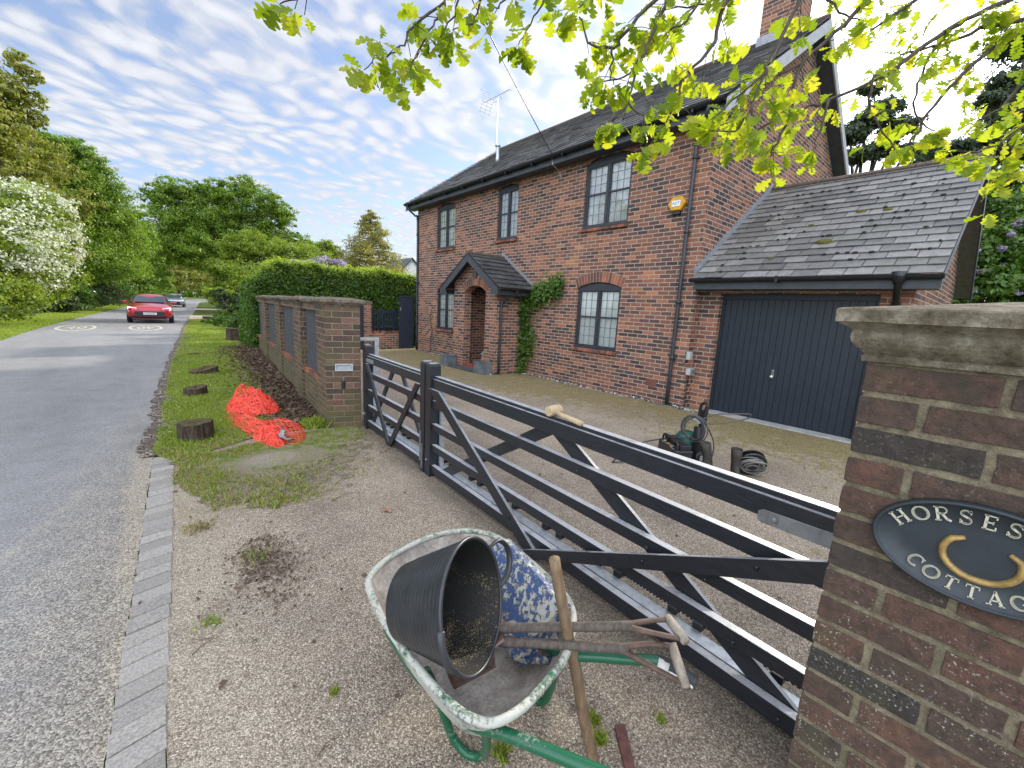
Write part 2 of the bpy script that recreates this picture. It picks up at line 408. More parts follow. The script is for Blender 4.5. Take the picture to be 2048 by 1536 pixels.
M['l_dark'] = leafmat('ivy_leaf_dark', [(.02, .04, .014), (.05, .085, .026), (.095, .13, .045)], .2)
M['l_bright'] = leafmat('young_leaf', [(.08, .13, .015), (.15, .22, .025), (.24, .31, .035), (.33, .37, .06)])
M['l_olive'] = leafmat('olive_leaf', [(.09, .12, .022), (.17, .20, .035), (.27, .28, .06), (.33, .29, .10)])
M['l_hedge'] = leafmat('laurel_leaf', [(.03, .06, .012), (.06, .12, .02), (.10, .19, .03), (.16, .25, .04)], .3, rough=.3)
M['l_hedge_top'] = leafmat('laurel_new_growth', [(.18, .26, .03), (.28, .36, .05), (.36, .40, .08)], .5)
M['l_gold'] = leafmat('bronze_needle', [(.12, .13, .04), (.22, .21, .07), (.33, .29, .11), (.26, .28, .07)], .45)
M['l_conifer'] = leafmat('dark_needle', [(.03, .05, .03), (.055, .08, .045), (.09, .11, .06)], .25)
M['blossom'] = leafmat('hawthorn_blossom', [(.45, .50, .35), (.62, .64, .52), (.76, .77, .68)], .3, (.8, .8, .7), .7)
M['lilac_flower'] = leafmat('lilac_flower', [(.30, .24, .36), (.42, .35, .48), (.56, .50, .60)], .3, (.8, .7, .9), .7)
M['l_litter'] = leafmat('dry_leaf', [(.05, .03, .02), (.10, .065, .045), (.16, .11, .08), (.22, .17, .13)], .1, rough=.8)
M['grass'] = leafmat('grass_blade', [(.11, .16, .02), (.19, .26, .035), (.28, .35, .055), (.40, .38, .13)], .4, rough=.6)
M['dry_grass'] = leafmat('dry_moss_grass', [(.10, .085, .03), (.24, .20, .07), (.42, .35, .18), (.17, .17, .035)], .3, rough=.8)
# ================================================================ SETTING
def poly_sheet(name, pts, z, m, kind='structure'):
    tris = geometry.tessellate_polygon([[Vector((p[0], p[1], 0)) for p in pts]])
    mb = MB(); mb.add([(p[0], p[1], z) for p in pts], [tuple(t) for t in tris])
    return struct(mb.build(name, m), kind)

def ground_mat():
    m, t = mat('ground_soil_grass'); v = t.obj(); n = t.noise(v, 1.3, 6, .65); n2 = t.noise(v, 22, 5, .7)
    c = t.ramp(n, [(.3, (.035, .05, .012)), (.5, (.075, .11, .02)), (.68, (.14, .15, .045))])
    c = t.mix(.7, c, t.ramp(n2, [(.3, (.5, .5, .5)), (.5, (1, 1, 1)), (.7, (1.5, 1.45, 1.3))]), 'MULTIPLY')
    fin(t, c, .95, t.bump(n2, .03), spec=.1); return m
def verge_mat():
    m, t = mat('verge_turf'); v = t.obj(); x, y, z = t.sep(v); n = t.noise(v, 1.6, 6, .7); n2 = t.noise(v, 40, 6, .75); n3 = t.noise(v, 7, 5, .7)
    g = t.mix(n3, (.12, .16, .03), (.23, .29, .06))
    dry = t.mix(n2, (.17, .14, .09), (.44, .38, .28))
    soil = t.mix(n2, (.055, .04, .03), (.17, .13, .10))
    near = t.map01(y, 5.3, 3.6)
    k = t.map01(t.math('ADD', n3, t.math('MULTIPLY', near, .25)), .5, .64)
    c = t.mix(k, g, dry)
    dry = dry
    # trodden bare patch beside the netting
    d = t.vmath('LENGTH', t.vmath('MULTIPLY', t.vmath('SUBTRACT', v, (.83, 4.62, 0)), (1.9, 2.6, 0)))
    b = t.map01(t.math('ADD', d, t.math('ADD', t.math('MULTIPLY', n3, 1.3), t.math('MULTIPLY', n2, .6))), 1.6, 1.25)
    c = t.mix(b, c, t.mix(n2, (.25, .21, .16), (.50, .44, .36)))
    # leaf-mould along the foot of the wall
    wl = t.math('SUBTRACT', t.math('ADD', 1.13, t.math('MULTIPLY', y, .0873)), x)
    lm = t.math('MULTIPLY', t.map01(t.math('ADD', wl, t.math('MULTIPLY', n3, .3)), .85, .55), t.map01(y, 5.3, 6.0))
    c = t.mix(lm, c, soil)
    b = fin(t, c, .95, t.bump(t.math('ADD', n2, n3), .03), spec=.1)
    # the turf breaks up into tongues where it meets the gravel
    yf = t.math('ADD', 3.62, t.math('MULTIPLY', t.math('MAXIMUM', t.math('SUBTRACT', x, 1.15), 0.0), 1.25))
    al = t.math('ADD', t.math('SUBTRACT', y, yf), t.math('ADD', t.math('MULTIPLY', t.math('SUBTRACT', n3, .5), 3.2), t.math('MULTIPLY', t.math('SUBTRACT', n2, .5), 1.6)))
    tr = t.new('ShaderNodeBsdfTransparent'); mx = t.new('ShaderNodeMixShader'); t.put(mx.inputs[0], t.map01(al, .1, .35))
    t.l.new(tr.outputs[0], mx.inputs[1]); t.l.new(b.outputs[0], mx.inputs[2]); t.l.new(mx.outputs[0], [q for q in t.n if q.type == 'OUTPUT_MATERIAL'][0].inputs[0]); return m
def gravel_mat():
    m, t = mat('resin_bound_gravel'); v = t.obj(); x, y, z = t.sep(v)
    vo = t.new('ShaderNodeTexVoronoi'); vo.inputs['Scale'].default_value = 165; t.put(vo.inputs['Vector'], t.vmath('ADD', v, t.vmath('MULTIPLY', t.noise(v, 60, 2, .5, col=True), (.006, .006, .006))))
    h = t.sep(vo.outputs['Color'])[0]
    c = t.ramp(h, [(0, (.16, .13, .105)), (.25, (.27, .225, .18)), (.5, (.36, .30, .245)), (.75, (.46, .395, .325)), (.93, (.58, .52, .44)), (1, (.74, .70, .63))])
    c = t.mix(t.math('MULTIPLY', t.map01(vo.outputs['Distance'], .35, .75), .55), c, (.06, .05, .042))
    big = t.noise(v, .9, 5, .6); mid = t.noise(v, 5, 5, .65)
    c = t.mix(.85, c, t.ramp(big, [(.32, (.66, .62, .56)), (.5, (1.02, .97, .88)), (.68, (1.25, 1.19, 1.08))]), 'MULTIPLY')
    # pale sandy dust towards the kerb
    sand = t.math('MULTIPLY', t.map01(t.math('ADD', x, t.math('MULTIPLY', mid, .7)), .95, .25), t.map01(mid, .3, .6))
    c = t.mix(t.math('MULTIPLY', sand, .6), c, t.mix(h, (.30, .26, .19), (.60, .54, .43)))
    # moss band in front of the house and garage
    edge = t.math('ADD', t.math('SUBTRACT', x, t.math('MULTIPLY', t.map01(y, 7.5, 0.0), 2.35)), 0.0)
    mb_ = t.math('ADD', t.math('ADD', t.map01(edge, 3.1, 5.4), t.math('MULTIPLY', t.map01(y, 4.2, 1.2), .45)), t.math('ADD', t.math('MULTIPLY', t.math('SUBTRACT', mid, .5), 2.2), t.math('ADD', t.math('MULTIPLY', t.math('SUBTRACT', t.noise(v, 26, 5, .75), .5), 1.6), t.math('MULTIPLY', t.math('SUBTRACT', big, .5), 1.0))))
    mossc = t.ramp(t.noise(v, 40, 6, .8), [(.30, (.035, .028, .014)), (.43, (.13, .10, .035)), (.56, (.23, .185, .065)), (.70, (.42, .36, .25))])
    inside = t.map01(x, 2.6, 3.2)
    c = t.mix(t.math('MULTIPLY', t.math('MULTIPLY', t.map01(mb_, .62, .92), inside), .8), c, mossc)
    # dark dirt swept against the gate track
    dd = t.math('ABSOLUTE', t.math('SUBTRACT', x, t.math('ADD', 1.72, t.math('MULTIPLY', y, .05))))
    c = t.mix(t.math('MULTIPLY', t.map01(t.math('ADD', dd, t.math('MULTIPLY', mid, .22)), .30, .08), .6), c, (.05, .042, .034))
    hb = t.math('SUBTRACT', 1.0, vo.outputs['Distance'])
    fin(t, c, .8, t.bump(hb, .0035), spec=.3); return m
def road_mat():
    m, t = mat('worn_asphalt'); v = t.obj(); x, y, z = t.sep(v)
    vo = t.new('ShaderNodeTexVoronoi'); vo.inputs['Scale'].default_value = 135; t.put(vo.inputs['Vector'], t.vmath('ADD', v, t.vmath('MULTIPLY', t.noise(v, 40, 2, .5, col=True), (.01, .01, .01))))
    h = t.sep(vo.outputs['Color'])[0]; mid = t.noise(v, 3, 6, .65); big = t.noise(t.vmath('MULTIPLY', v, (1, .16, 1)), 1.1, 5, .6)
    smooth = t.ramp(h, [(0, (.17, .168, .168)), (.5, (.235, .232, .232)), (1, (.32, .315, .312))])
    worn = t.ramp(h, [(0, (.12, .105, .088)), (.35, (.24, .21, .175)), (.7, (.37, .33, .27)), (1, (.52, .47, .39))])
    # coarse frost-worn strip next to the kerb, widening towards the viewer
    e = t.math('ADD', x, t.math('MULTIPLY', t.map01(y, 9.0, 1.0), 1.0))
    k = t.map01(t.math('ADD', e, t.math('MULTIPLY', mid, .9)), .1, .95)
    k = t.math('MULTIPLY', k, t.map01(y, 14, 4))
    c = t.mix(t.math('MULTIPLY', k, .9), smooth, worn)
    c = t.mix(.8, c, t.ramp(big, [(.3, (.78, .79, .80)), (.5, (1, 1, 1)), (.7, (1.16, 1.16, 1.16))]), 'MULTIPLY')
    c = t.mix(.7, c, t.ramp(mid, [(.3, (.82, .82, .82)), (.6, (1.06, 1.06, 1.06))]), 'MULTIPLY')
    # crumbled pale edge
    ed = t.map01(t.math('ADD', x, t.math('MULTIPLY', mid, .14)), -.24, -.16)
    c = t.mix(t.math('MULTIPLY', t.math('MULTIPLY', ed, t.map01(y, 6, 5)), .75), c, t.mix(h, (.16, .13, .10), (.55, .48, .38)))
    # crack seam
    sm = t.math('ABSOLUTE', t.math('ADD', t.math('SUBTRACT', x, t.math('MULTIPLY', t.math('SUBTRACT', y, 5.0), .26)), t.math('ADD', .42, t.math('MULTIPLY', mid, .05))))
    c = t.mix(t.math('MULTIPLY', t.math('MULTIPLY', t.math('MULTIPLY', t.map01(sm, .045, .010), t.map01(mid, .42, .62)), t.map01(y, 5.2, 4.6)), .30), c, (.42, .40, .28))
    hb = t.math('SUBTRACT', 1.0, vo.outputs['Distance'])
    fin(t, c, .78, t.bump(t.math('MULTIPLY', hb, t.math('ADD', .25, t.math('MULTIPLY', k, .9))), .004), spec=.25); return m
M['ground'] = ground_mat(); M['verge'] = verge_mat(); M['gravel'] = gravel_mat(); M['road'] = road_mat()
def sett_mat():
    m, t = mat('kerb_sett'); v = t.obj(); i = t.island(); n = t.noise(v, 90, 5, .75)
    c = t.mix(i, (.27, .25, .225), (.37, .345, .31))
    c = t.mix(.9, c, t.ramp(n, [(.3, (.5, .5, .5)), (.5, (1, 1, 1)), (.7, (1.5, 1.45, 1.4))]), 'MULTIPLY')
    fin(t, c, .85, t.bump(n, .003), spec=.25); return m
M['sett'] = sett_mat()

g = MB(); g.add([(-900, -300, 0), (900, -300, 0), (900, 1500, 0), (-900, 1500, 0)], [(0, 1, 2, 3)])
struct(g.build('ground', M['ground']))
RR = [(-.30, -12), (-.27, 0), (-.25, 1.8), (-.20, 2.8), (-.11, 5.2), (-.03, 6), (.04, 8.2), (.26, 12.1), (.48, 15.3), (.75, 19), (1.16, 25.4), (2.18, 38.2), (3.9, 61), (6.7, 96), (12, 125), (22, 150), (60, 190)]
RL = [(-3.7, -12), (-3.5, 0), (-3.42, 10), (-3.41, 19), (-3.41, 22.7), (-3.27, 28), (-2.92, 36.4), (-2.3, 48), (-1.5, 62), (.5, 90), (4.5, 125), (14, 158), (52, 202)]
def along(P, y):
    for a, b in zip(P, P[1:]):
        if y <= b[1]: return a[0]+(b[0]-a[0])*(y-a[1])/(b[1]-a[1])
    return P[-1][0]
random.seed(3)
rr = []
for i, (a, b) in enumerate(zip(RR, RR[1:])):
    k = 24 if b[1] < 30 else 6
    for j in range(k):
        t = j/k; y = a[1]+(b[1]-a[1])*t
        rr.append((a[0]+(b[0]-a[0])*t+random.uniform(-.03, .03)*(1 if y > 5.2 else .2), y))
rr.append(RR[-1])
poly_sheet('road', rr+RL[::-1], .004, M['road'])
# the entrance apron and drive, one resin-bound sheet
poly_sheet('driveway', [(-.10, -12), (-.08, 2.7), (.03, 5.3), (1.6, 5.6), (2.1, 5.6), (2.3, 14.3), (8, 14.3), (8, -12)], .008, M['gravel'])
# gravel crossing further up and pale kerb flints
mb = MB()
for y0, y1, x1 in ((33.5, 38, 5.2), (52, 56, 7.5)):
    mb.add([(along(RR, y0)-.1, y0, .03), (x1, y0+.6, .05), (x1, y1, .05), (along(RR, y1)-.1, y1+.5, .03)], [(0, 1, 2, 3)])
struct(mb.build('gravel_crossing', plain('pale_gravel', (.42, .35, .27), .9, var=.3, nscale=30)))
mb = MB(); mb.cbox((4.1, 33.2, .12), (3.4, .2, .2))
tag(mb.build('railway_sleeper', M['bark'], bevel=.01), 'dark timber sleeper edging the gravel crossing over the roadside ditch', 'sleeper')

# verge: slightly domed turf sheet with ragged edges
vp = [(.04, 5.04), (.02, 4.55), (.10, 4.2), (.18, 3.97), (.24, 3.62), (.36, 3.68), (.46, 3.57), (.62, 3.42), (.79, 3.45), (1.0, 3.52), (1.22, 3.55), (1.45, 3.75), (1.61, 3.95), (1.78, 4.4), (1.88, 4.9), (1.98, 5.36), (1.63, 5.48)]
vp_w = [(1.63+.0873*(y-5.5), y) for y in (6, 8, 10, 12, 14, 16.4)]+[(2.4, 18), (3.2, 26), (4.2, 33)]
vp_r = [(along(RR, y)-.02+random.uniform(-.02, .02), y) for y in (33, 28, 24, 20, 17, 15, 13, 11.5, 10, 9, 8, 7.5, 7, 6.6, 6.2, 5.8, 5.4)]
def rag(P, amp):
    out = []
    for i in range(len(P)):
        a, b = Vector(P[i]), Vector(P[(i+1) % len(P)]); L = (b-a).length; k = max(1, min(12, int(L/.07)))
        for j in range(k):
            p = a.lerp(b, j/k); q = noise.noise_vector(Vector((p.x*5, p.y*5, 0)))*amp+noise.noise_vector(Vector((p.x*19, p.y*19, 3)))*amp*.6
            out.append((p.x+q.x, p.y+q.y))
    return out
VERGE = rag(vp, .08)+[p for p in vp_w]+vp_r
VA = np.array(VERGE)
def inside(P, X, Y):
    c = np.zeros(len(X), bool); n = len(P); j = n-1
    for i in range(n):
        xi, yi = P[i]; xj, yj = P[j]
        if yi != yj:
            k = ((yi > Y) != (yj > Y)) & (X < (xj-xi)*(Y-yi)/(yj-yi)+xi); c ^= k
        j = i
    return c
poly_sheet('grass_verge', VERGE, .016, M['verge'])
# crumbled stony edge between tarmac and turf
eg = []
for i in range(150):
    y = 5.3+(36-5.3)*(i/149)**1.6; eg.append((along(RR, y)-.13+random.uniform(-.045, .045), y))
eg2 = [(x+.17+random.uniform(-.06, .10)+.004*y, y) for x, y in eg]
m_, t_ = mat('crumbled_edge'); v_ = t_.obj(); vo_ = t_.new('ShaderNodeTexVoronoi'); vo_.inputs['Scale'].default_value = 34; t_.put(vo_.inputs['Vector'], v_)
c_ = t_.ramp(t_.sep(vo_.outputs['Color'])[0], [(0, (.16, .13, .11)), (.5, (.32, .265, .225)), (1, (.56, .47, .40))]); c_ = t_.mix(t_.map01(vo_.outputs['Distance'], .35, .7), c_, (.05, .042, .035)); c_ = t_.mix(t_.map01(t_.noise(v_, 5, 4), .45, .6), c_, (.12, .10, .075)); fin(t_, c_, .95, t_.bump(vo_.outputs['Distance'], .02), spec=.1)
mb = MB(); n = len(eg); mb.add([(x, y, .019) for x, y in eg]+[(x, y, .019) for x, y in eg2], [(i, i+1, n+i+1, n+i) for i in range(n-1)]); struct(mb.build('road_edge', m_))
# road paint: worn speed roundels read from the far lane
def text_mesh(txt, size, name='t', extrude=0.0, res=3):
    cu = bpy.data.curves.new(name, 'FONT'); cu.body = txt; cu.size = size; cu.extrude = extrude; cu.align_x = 'CENTER'; cu.align_y = 'CENTER'; cu.resolution_u = res
    o = bpy.data.objects.new(name, cu); COL.objects.link(o)
    dg = bpy.context.evaluated_depsgraph_get(); me = bpy.data.meshes.new_from_object(o.evaluated_get(dg))
    v = [tuple(x.co) for x in me.vertices]; f = [tuple(p.vertices) for p in me.polygons]
    bpy.data.objects.remove(o); bpy.data.curves.remove(cu); bpy.data.meshes.remove(me); return v, f
def paint_mat():
    m, t = mat('worn_road_paint'); v = t.obj(); n = t.noise(v, 9, 6, .75)
    b = t.new('ShaderNodeBsdfPrincipled'); t.put(b.inputs['Base Color'], t.mix(n, (.50, .48, .36), (.75, .72, .58))); b.inputs['Roughness'].default_value = .7
    tr = t.new('ShaderNodeBsdfTransparent'); mx = t.new('ShaderNodeMixShader')
    t.put(mx.inputs[0], t.math('MULTIPLY', t.map01(n, .34, .50), .85)); t.l.new(tr.outputs[0], mx.inputs[1]); t.l.new(b.outputs[0], mx.inputs[2])
    o = t.new('ShaderNodeOutputMaterial'); t.l.new(mx.outputs[0], o.inputs[0]); return m
M['paint'] = paint_mat()
for cx, cy, flip in ((-.28, 24.9, True), (-2.42, 24.6, False)):
    mb = MB(); n = 40; a, b = .58, 1.85
    vs = []
    for k in range(n):
        t = 2*math.pi*k/n
        vs += [(cx+a*math.cos(t), cy+b*math.sin(t), .009), (cx+(a-.1)*math.cos(t), cy+(b-.22)*math.sin(t), .009)]
    mb.add(vs, [(2*k, (2*k+2) % (2*n), (2*k+3) % (2*n), 2*k+1) for k in range(n)])
    v, f = text_mesh('40', .62)
    sg = -1 if flip else 1
    mb.add([(cx+x*sg, cy+y*3.6*sg, .009) for x, y, z in v], f)
    struct(mb.build('road_marking', M['paint']))
# kerb setts
mb = MB(); random.seed(5); y = -1.2
while y < 5.15:
    L = .115+random.uniform(-.008, .008)
    if y > 1.2: L *= 1.0
    xa = along(RR, y)+.005; xb = xa+.165; sk = .035
    z = .012+random.uniform(-.003, .004)
    o = len(mb.v); dx0 = random.uniform(-.004, .004)
    p = [(xa+dx0, y), (xb+dx0, y+sk), (xb+dx0, y+sk+L-.007), (xa+dx0, y+L-.007)]
    mb.prism([(q[0], q[1], -.05) for q in p], (0, 0, -.05), (0, 0, z))
    y += L
struct(mb.build('kerb', M['sett'], bevel=.003))

# ================================================================ HOUSE
XF = 7.25; HY0, HY1 = 3.65, 13.85; XB = 14.4
house = thing('cottage', 'two storey red brick cottage with slate roof, leaded charcoal windows and gabled porch', 'house', (XF, HY0, 0))
def arch_pts(y0, y1, zs, rise, n=10):
    """points of a segmental arch from (y0,zs) to (y1,zs)"""
    w = (y1-y0)/2; R = (w*w+rise*rise)/(2*rise); cy = (y0+y1)/2; cz = zs+rise-R; a = math.asin(w/R)
    return [(cy+R*math.sin(-a+2*a*k/n), cz+R*math.cos(-a+2*a*k/n)) for k in range(n+1)]
WIN = [(11.47, 12.54, 3.42, 4.68, .09, 3, 1), (8.54, 9.37, 3.44, 4.70, .08, 2, 1), (5.21, 6.36, 3.42, 4.70, .11, 3, 0), (5.21, 6.35, .88, 2.17, .11, 3, 1), (11.46, 12.46, .88, 2.09, .09, 3, 1)]
PO = (8.62, 9.42, .12, 2.0, .14)      # inner front door opening in the main wall
def wall_with_holes(mb, X, outer, holes, thick, sign=1):
    polys = [[Vector((0, a, b)) for a, b in outer]]+[[Vector((0, a, b)) for a, b in h] for h in holes]
    flat = [p for P in polys for p in P]
    tris = geometry.tessellate_polygon(polys)
    mb.add([(X, p.y, p.z) for p in flat], [tuple(t) for t in tris])
    for h in holes:
        n = len(h); vs = [(X, a, b) for a, b in h]+[(X+thick*sign, a, b) for a, b in h]
        mb.add(vs, [(i, (i+1) % n, n+(i+1) % n, n+i) for i in range(n)])
holes = []
for y0, y1, z0, zs, rise, nc, up in WIN:
    A = arch_pts(y0, y1, zs, rise); holes.append([(y0, z0), (y1, z0)]+A[::-1])
A = arch_pts(PO[0], PO[1], PO[3], PO[4]); holes.append([(PO[0], PO[2]), (PO[1], PO[2])]+A[::-1])
mb = MB(); wall_with_holes(mb, XF, [(HY0, -.1), (HY1, -.1), (HY1, 4.98), (HY0, 4.98)], holes, .22)
# gable ends and back
RZ, EZ, EX, RX = 7.72, 5.02, 6.93, 10.83
SL = (RZ-EZ)/(RX-EX)
def roofz(x): return EZ+SL*(x-EX) if x < RX else RZ-SL*(x-RX)
for yy in (HY0, HY1):
    mb.add([(XF, yy, -.1), (XB, yy, -.1), (XB, yy, roofz(XB)-.06), (RX, yy, RZ-.06), (XF, yy, roofz(XF)-.06)], [(0, 1, 2, 3, 4)])
mb.add([(XB, HY0, -.1), (XB, HY1, -.1), (XB, HY1, roofz(XB)), (XB, HY0, roofz(XB))], [(0, 1, 2, 3)])
mb.build('wall', M['brick'], house)
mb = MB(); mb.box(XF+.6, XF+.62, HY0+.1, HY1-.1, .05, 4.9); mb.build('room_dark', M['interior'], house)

def slates(mb, org, eu, ev, n, U, Vv, gauge, width, thick=.012, seed=1, mossy=False):
    """rows of separate slates: org = eave corner, eu along eave, ev up the slope, n normal"""
    rnd = random.Random(seed); rows = int(math.ceil(Vv/gauge))
    for r in range(rows):
        v0 = r*gauge; v1 = min(Vv, v0+gauge*1.12); u = -(width*.5 if r % 2 else 0)-rnd.uniform(0, .03)
        while u < U:
            w = width*rnd.uniform(.92, 1.08); a = max(0, u+.005); b = min(U, u+w-.005)
            if b-a > .03:
                j = rnd.uniform(-.012, .008); t = thick*rnd.uniform(.8, 1.5); lift = rnd.uniform(0, .004)
                P = lambda uu, vv, h: org+eu*uu+ev*vv+n*h
                j2 = j+rnd.uniform(-.005, .005)
                q0 = [P(a, v0+j, .012+lift), P(b, v0+j2, .012+lift), P(b, v1, .001), P(a, v1, .001)]
                q1 = [P(a, v0+j, .012+t+lift), P(b, v0+j2, .012+t+lift), P(b, v1, .004), P(a, v1, .004)]
                mb.add(q0+q1, [(3,2,1,0),(4,5,6,7),(0,1,5,4),(1,2,6,5),(2,3,7,6),(3,0,4,7)])
            u += w
sv = Vector((RX-EX, 0, RZ-EZ)); LV = sv.length; sv.normalize(); sn = Vector((-sv.z, 0, sv.x))
VY0, VY1 = 3.38, 14.12
mb = MB(); slates(mb, Vector((EX-.04, VY0, EZ-.03)), Vector((0, 1, 0)), sv, sn, VY1-VY0, LV+.05, .215, .3, seed=4)
mb.add([(EX, VY0, EZ-.03), (EX, VY1, EZ-.03), (RX, VY1, RZ-.03), (RX, VY0, RZ-.03)], [(0, 1, 2, 3)])
mb.add([(2*RX-EX, VY0, EZ), (2*RX-EX, VY1, EZ), (RX, VY1, RZ), (RX, VY0, RZ)], [(0, 1, 2, 3)])
mroof = mb.build('roof', M['slate'], house)
mb = MB(); k = 0
y = VY0
while y < VY1-.1:
    L = .45; c = Vector((RX, y, RZ-.01)); mb.tube([c, c+Vector((0, min(L, VY1-y)-.01, 0))], .085, 8, squash=.8); y += L
mb.build('ridge_tiles', M['ridge'], mroof, smooth=False)
# verge boards: pale face, dark soffit
for yy, s in ((VY0, 1), (VY1, -1)):
    for sg in (1, -1):
        mb = MB(); mb2 = MB()
        X = lambda q: RX-sg*(RX-q)
        a, b = (EX, EZ), (RX, RZ)
        mb.prism([(X(a[0]), yy, a[1]-.05), (X(b[0]), yy, b[1]-.05), (X(b[0]), yy, b[1]-.27), (X(a[0]), yy, a[1]-.27)], (0, 0, 0), (0, -.03*s, 0))
        mb2.prism([(X(a[0]), yy+.005*s, a[1]-.25), (X(b[0]), yy+.005*s, b[1]-.25), (X(b[0]), yy+.005*s, b[1]-.235), (X(a[0]), yy+.005*s, a[1]-.235)], (0, 0, 0), (0, (.265)*s, 0))
        mb.build('barge_board', M['barge'], mroof); mb2.build('verge_soffit', M['fascia'], mroof)
mb = MB(); mb.box(EX+.03, EX+.055, VY0+.02, VY1-.02, 4.80, 5.0); mb.box(EX+.055, XF-.002, VY0+.02, VY1-.02, 4.80, 4.815)
mb.build('fascia', M['fascia'], house)
def half_gutter(mb, x, y0, y1, z, r=.058):
    n = 8; A = [(x+r*math.cos(math.pi+math.pi*k/n), z+r*math.sin(math.pi+math.pi*k/n)) for k in range(n+1)]
    A2 = [(x+(r-.005)*math.cos(math.pi+math.pi*k/n), z+(r-.005)*math.sin(math.pi+math.pi*k/n)) for k in range(n+1)]
    P = A+A2[::-1]; mb.prism([(a, y0, b) for a, b in P], (0, y0, 0), (0, y1, 0))
mb = MB(); half_gutter(mb, EX-.045, VY0, VY1, 4.97)
for yb in np.arange(VY0+.5, VY1, .95): mb.cbox((EX-.02, yb, 4.93), (.12, .03, .10))
mb.build('gutter', M['black'], house)
def downpipe(name, pts, r=.034, parent=house, clips=()):
    mb = MB(); mb.tube(smoothpath(pts, 3), r, 10)
    for c in clips: mb.lathe([(r+.008, -.03), (r+.008, .03)], c, 10); mb.cbox((c[0]+.03, c[1], c[2]), (.05, .11, .03))
    return mb.build(name, M['dark_paint'], parent, smooth=True)
downpipe('downpipe', [(EX-.04, 3.62, 4.93), (EX-.03, 3.66, 4.8), (7.08, 3.85, 4.62), (7.19, 3.92, 4.5), (7.19, 3.92, 4.2), (7.19, 3.92, 2), (7.19, 3.92, .02)], clips=[(7.19, 3.92, z) for z in (4.3, 3.1, 1.9, .9)])
downpipe('downpipe', [(EX-.03, 13.95, 4.93), (EX, 13.93, 4.8), (7.12, 13.8, 4.6), (7.2, 13.78, 4.4), (7.2, 13.78, 2), (7.2, 13.78, .02)], clips=[(7.2, 13.78, z) for z in (4.0, 2.4, 1.0)])

def arch_bed(parent, X, y0, y1, zs, rise, h=.215):
    w = (y1-y0)/2; R = (w*w+rise*rise)/(2*rise); cy = (y0+y1)/2; cz = zs+rise-R; a = math.asin(w/R)*1.04; mb = MB(); P = []
    for k in range(13): t = -a+2*a*k/12; P.append((cy+(R+.004)*math.sin(t), cz+(R+.004)*math.cos(t)))
    for k in range(13): t = a-2*a*k/12; P.append((cy+(R+h+.006)*math.sin(t), cz+(R+h+.006)*math.cos(t)))
    n = 13; vs = [(X-.0025, p[0], p[1]) for p in P]; mb.add(vs, [(i, i+1, 24-i, 25-i) for i in range(12)]); mb.build('mortar_bed', M['house_mortar'], parent)
def voussoirs(mb, X, y0, y1, zs, rise, h=.215, proud=.006, X2=None):
    w = (y1-y0)/2; R = (w*w+rise*rise)/(2*rise); cy = (y0+y1)/2; cz = zs+rise-R; a = math.asin(w/R)*1.04
    n = max(7, int(2*a*R/.075))
    for k in range(n):
        t0 = -a+2*a*k/n; t1 = -a+2*a*(k+1)/n; g = .0055/R
        P = [(cy+r*math.sin(t), cz+r*math.cos(t)) for r, t in ((R, t0+g), (R, t1-g), (R+h, t1-g), (R+h, t0+g))]
        mb.prism([(X-proud, p[0], p[1]) for p in P], (X-proud, 0, 0), (X+.02, 0, 0))
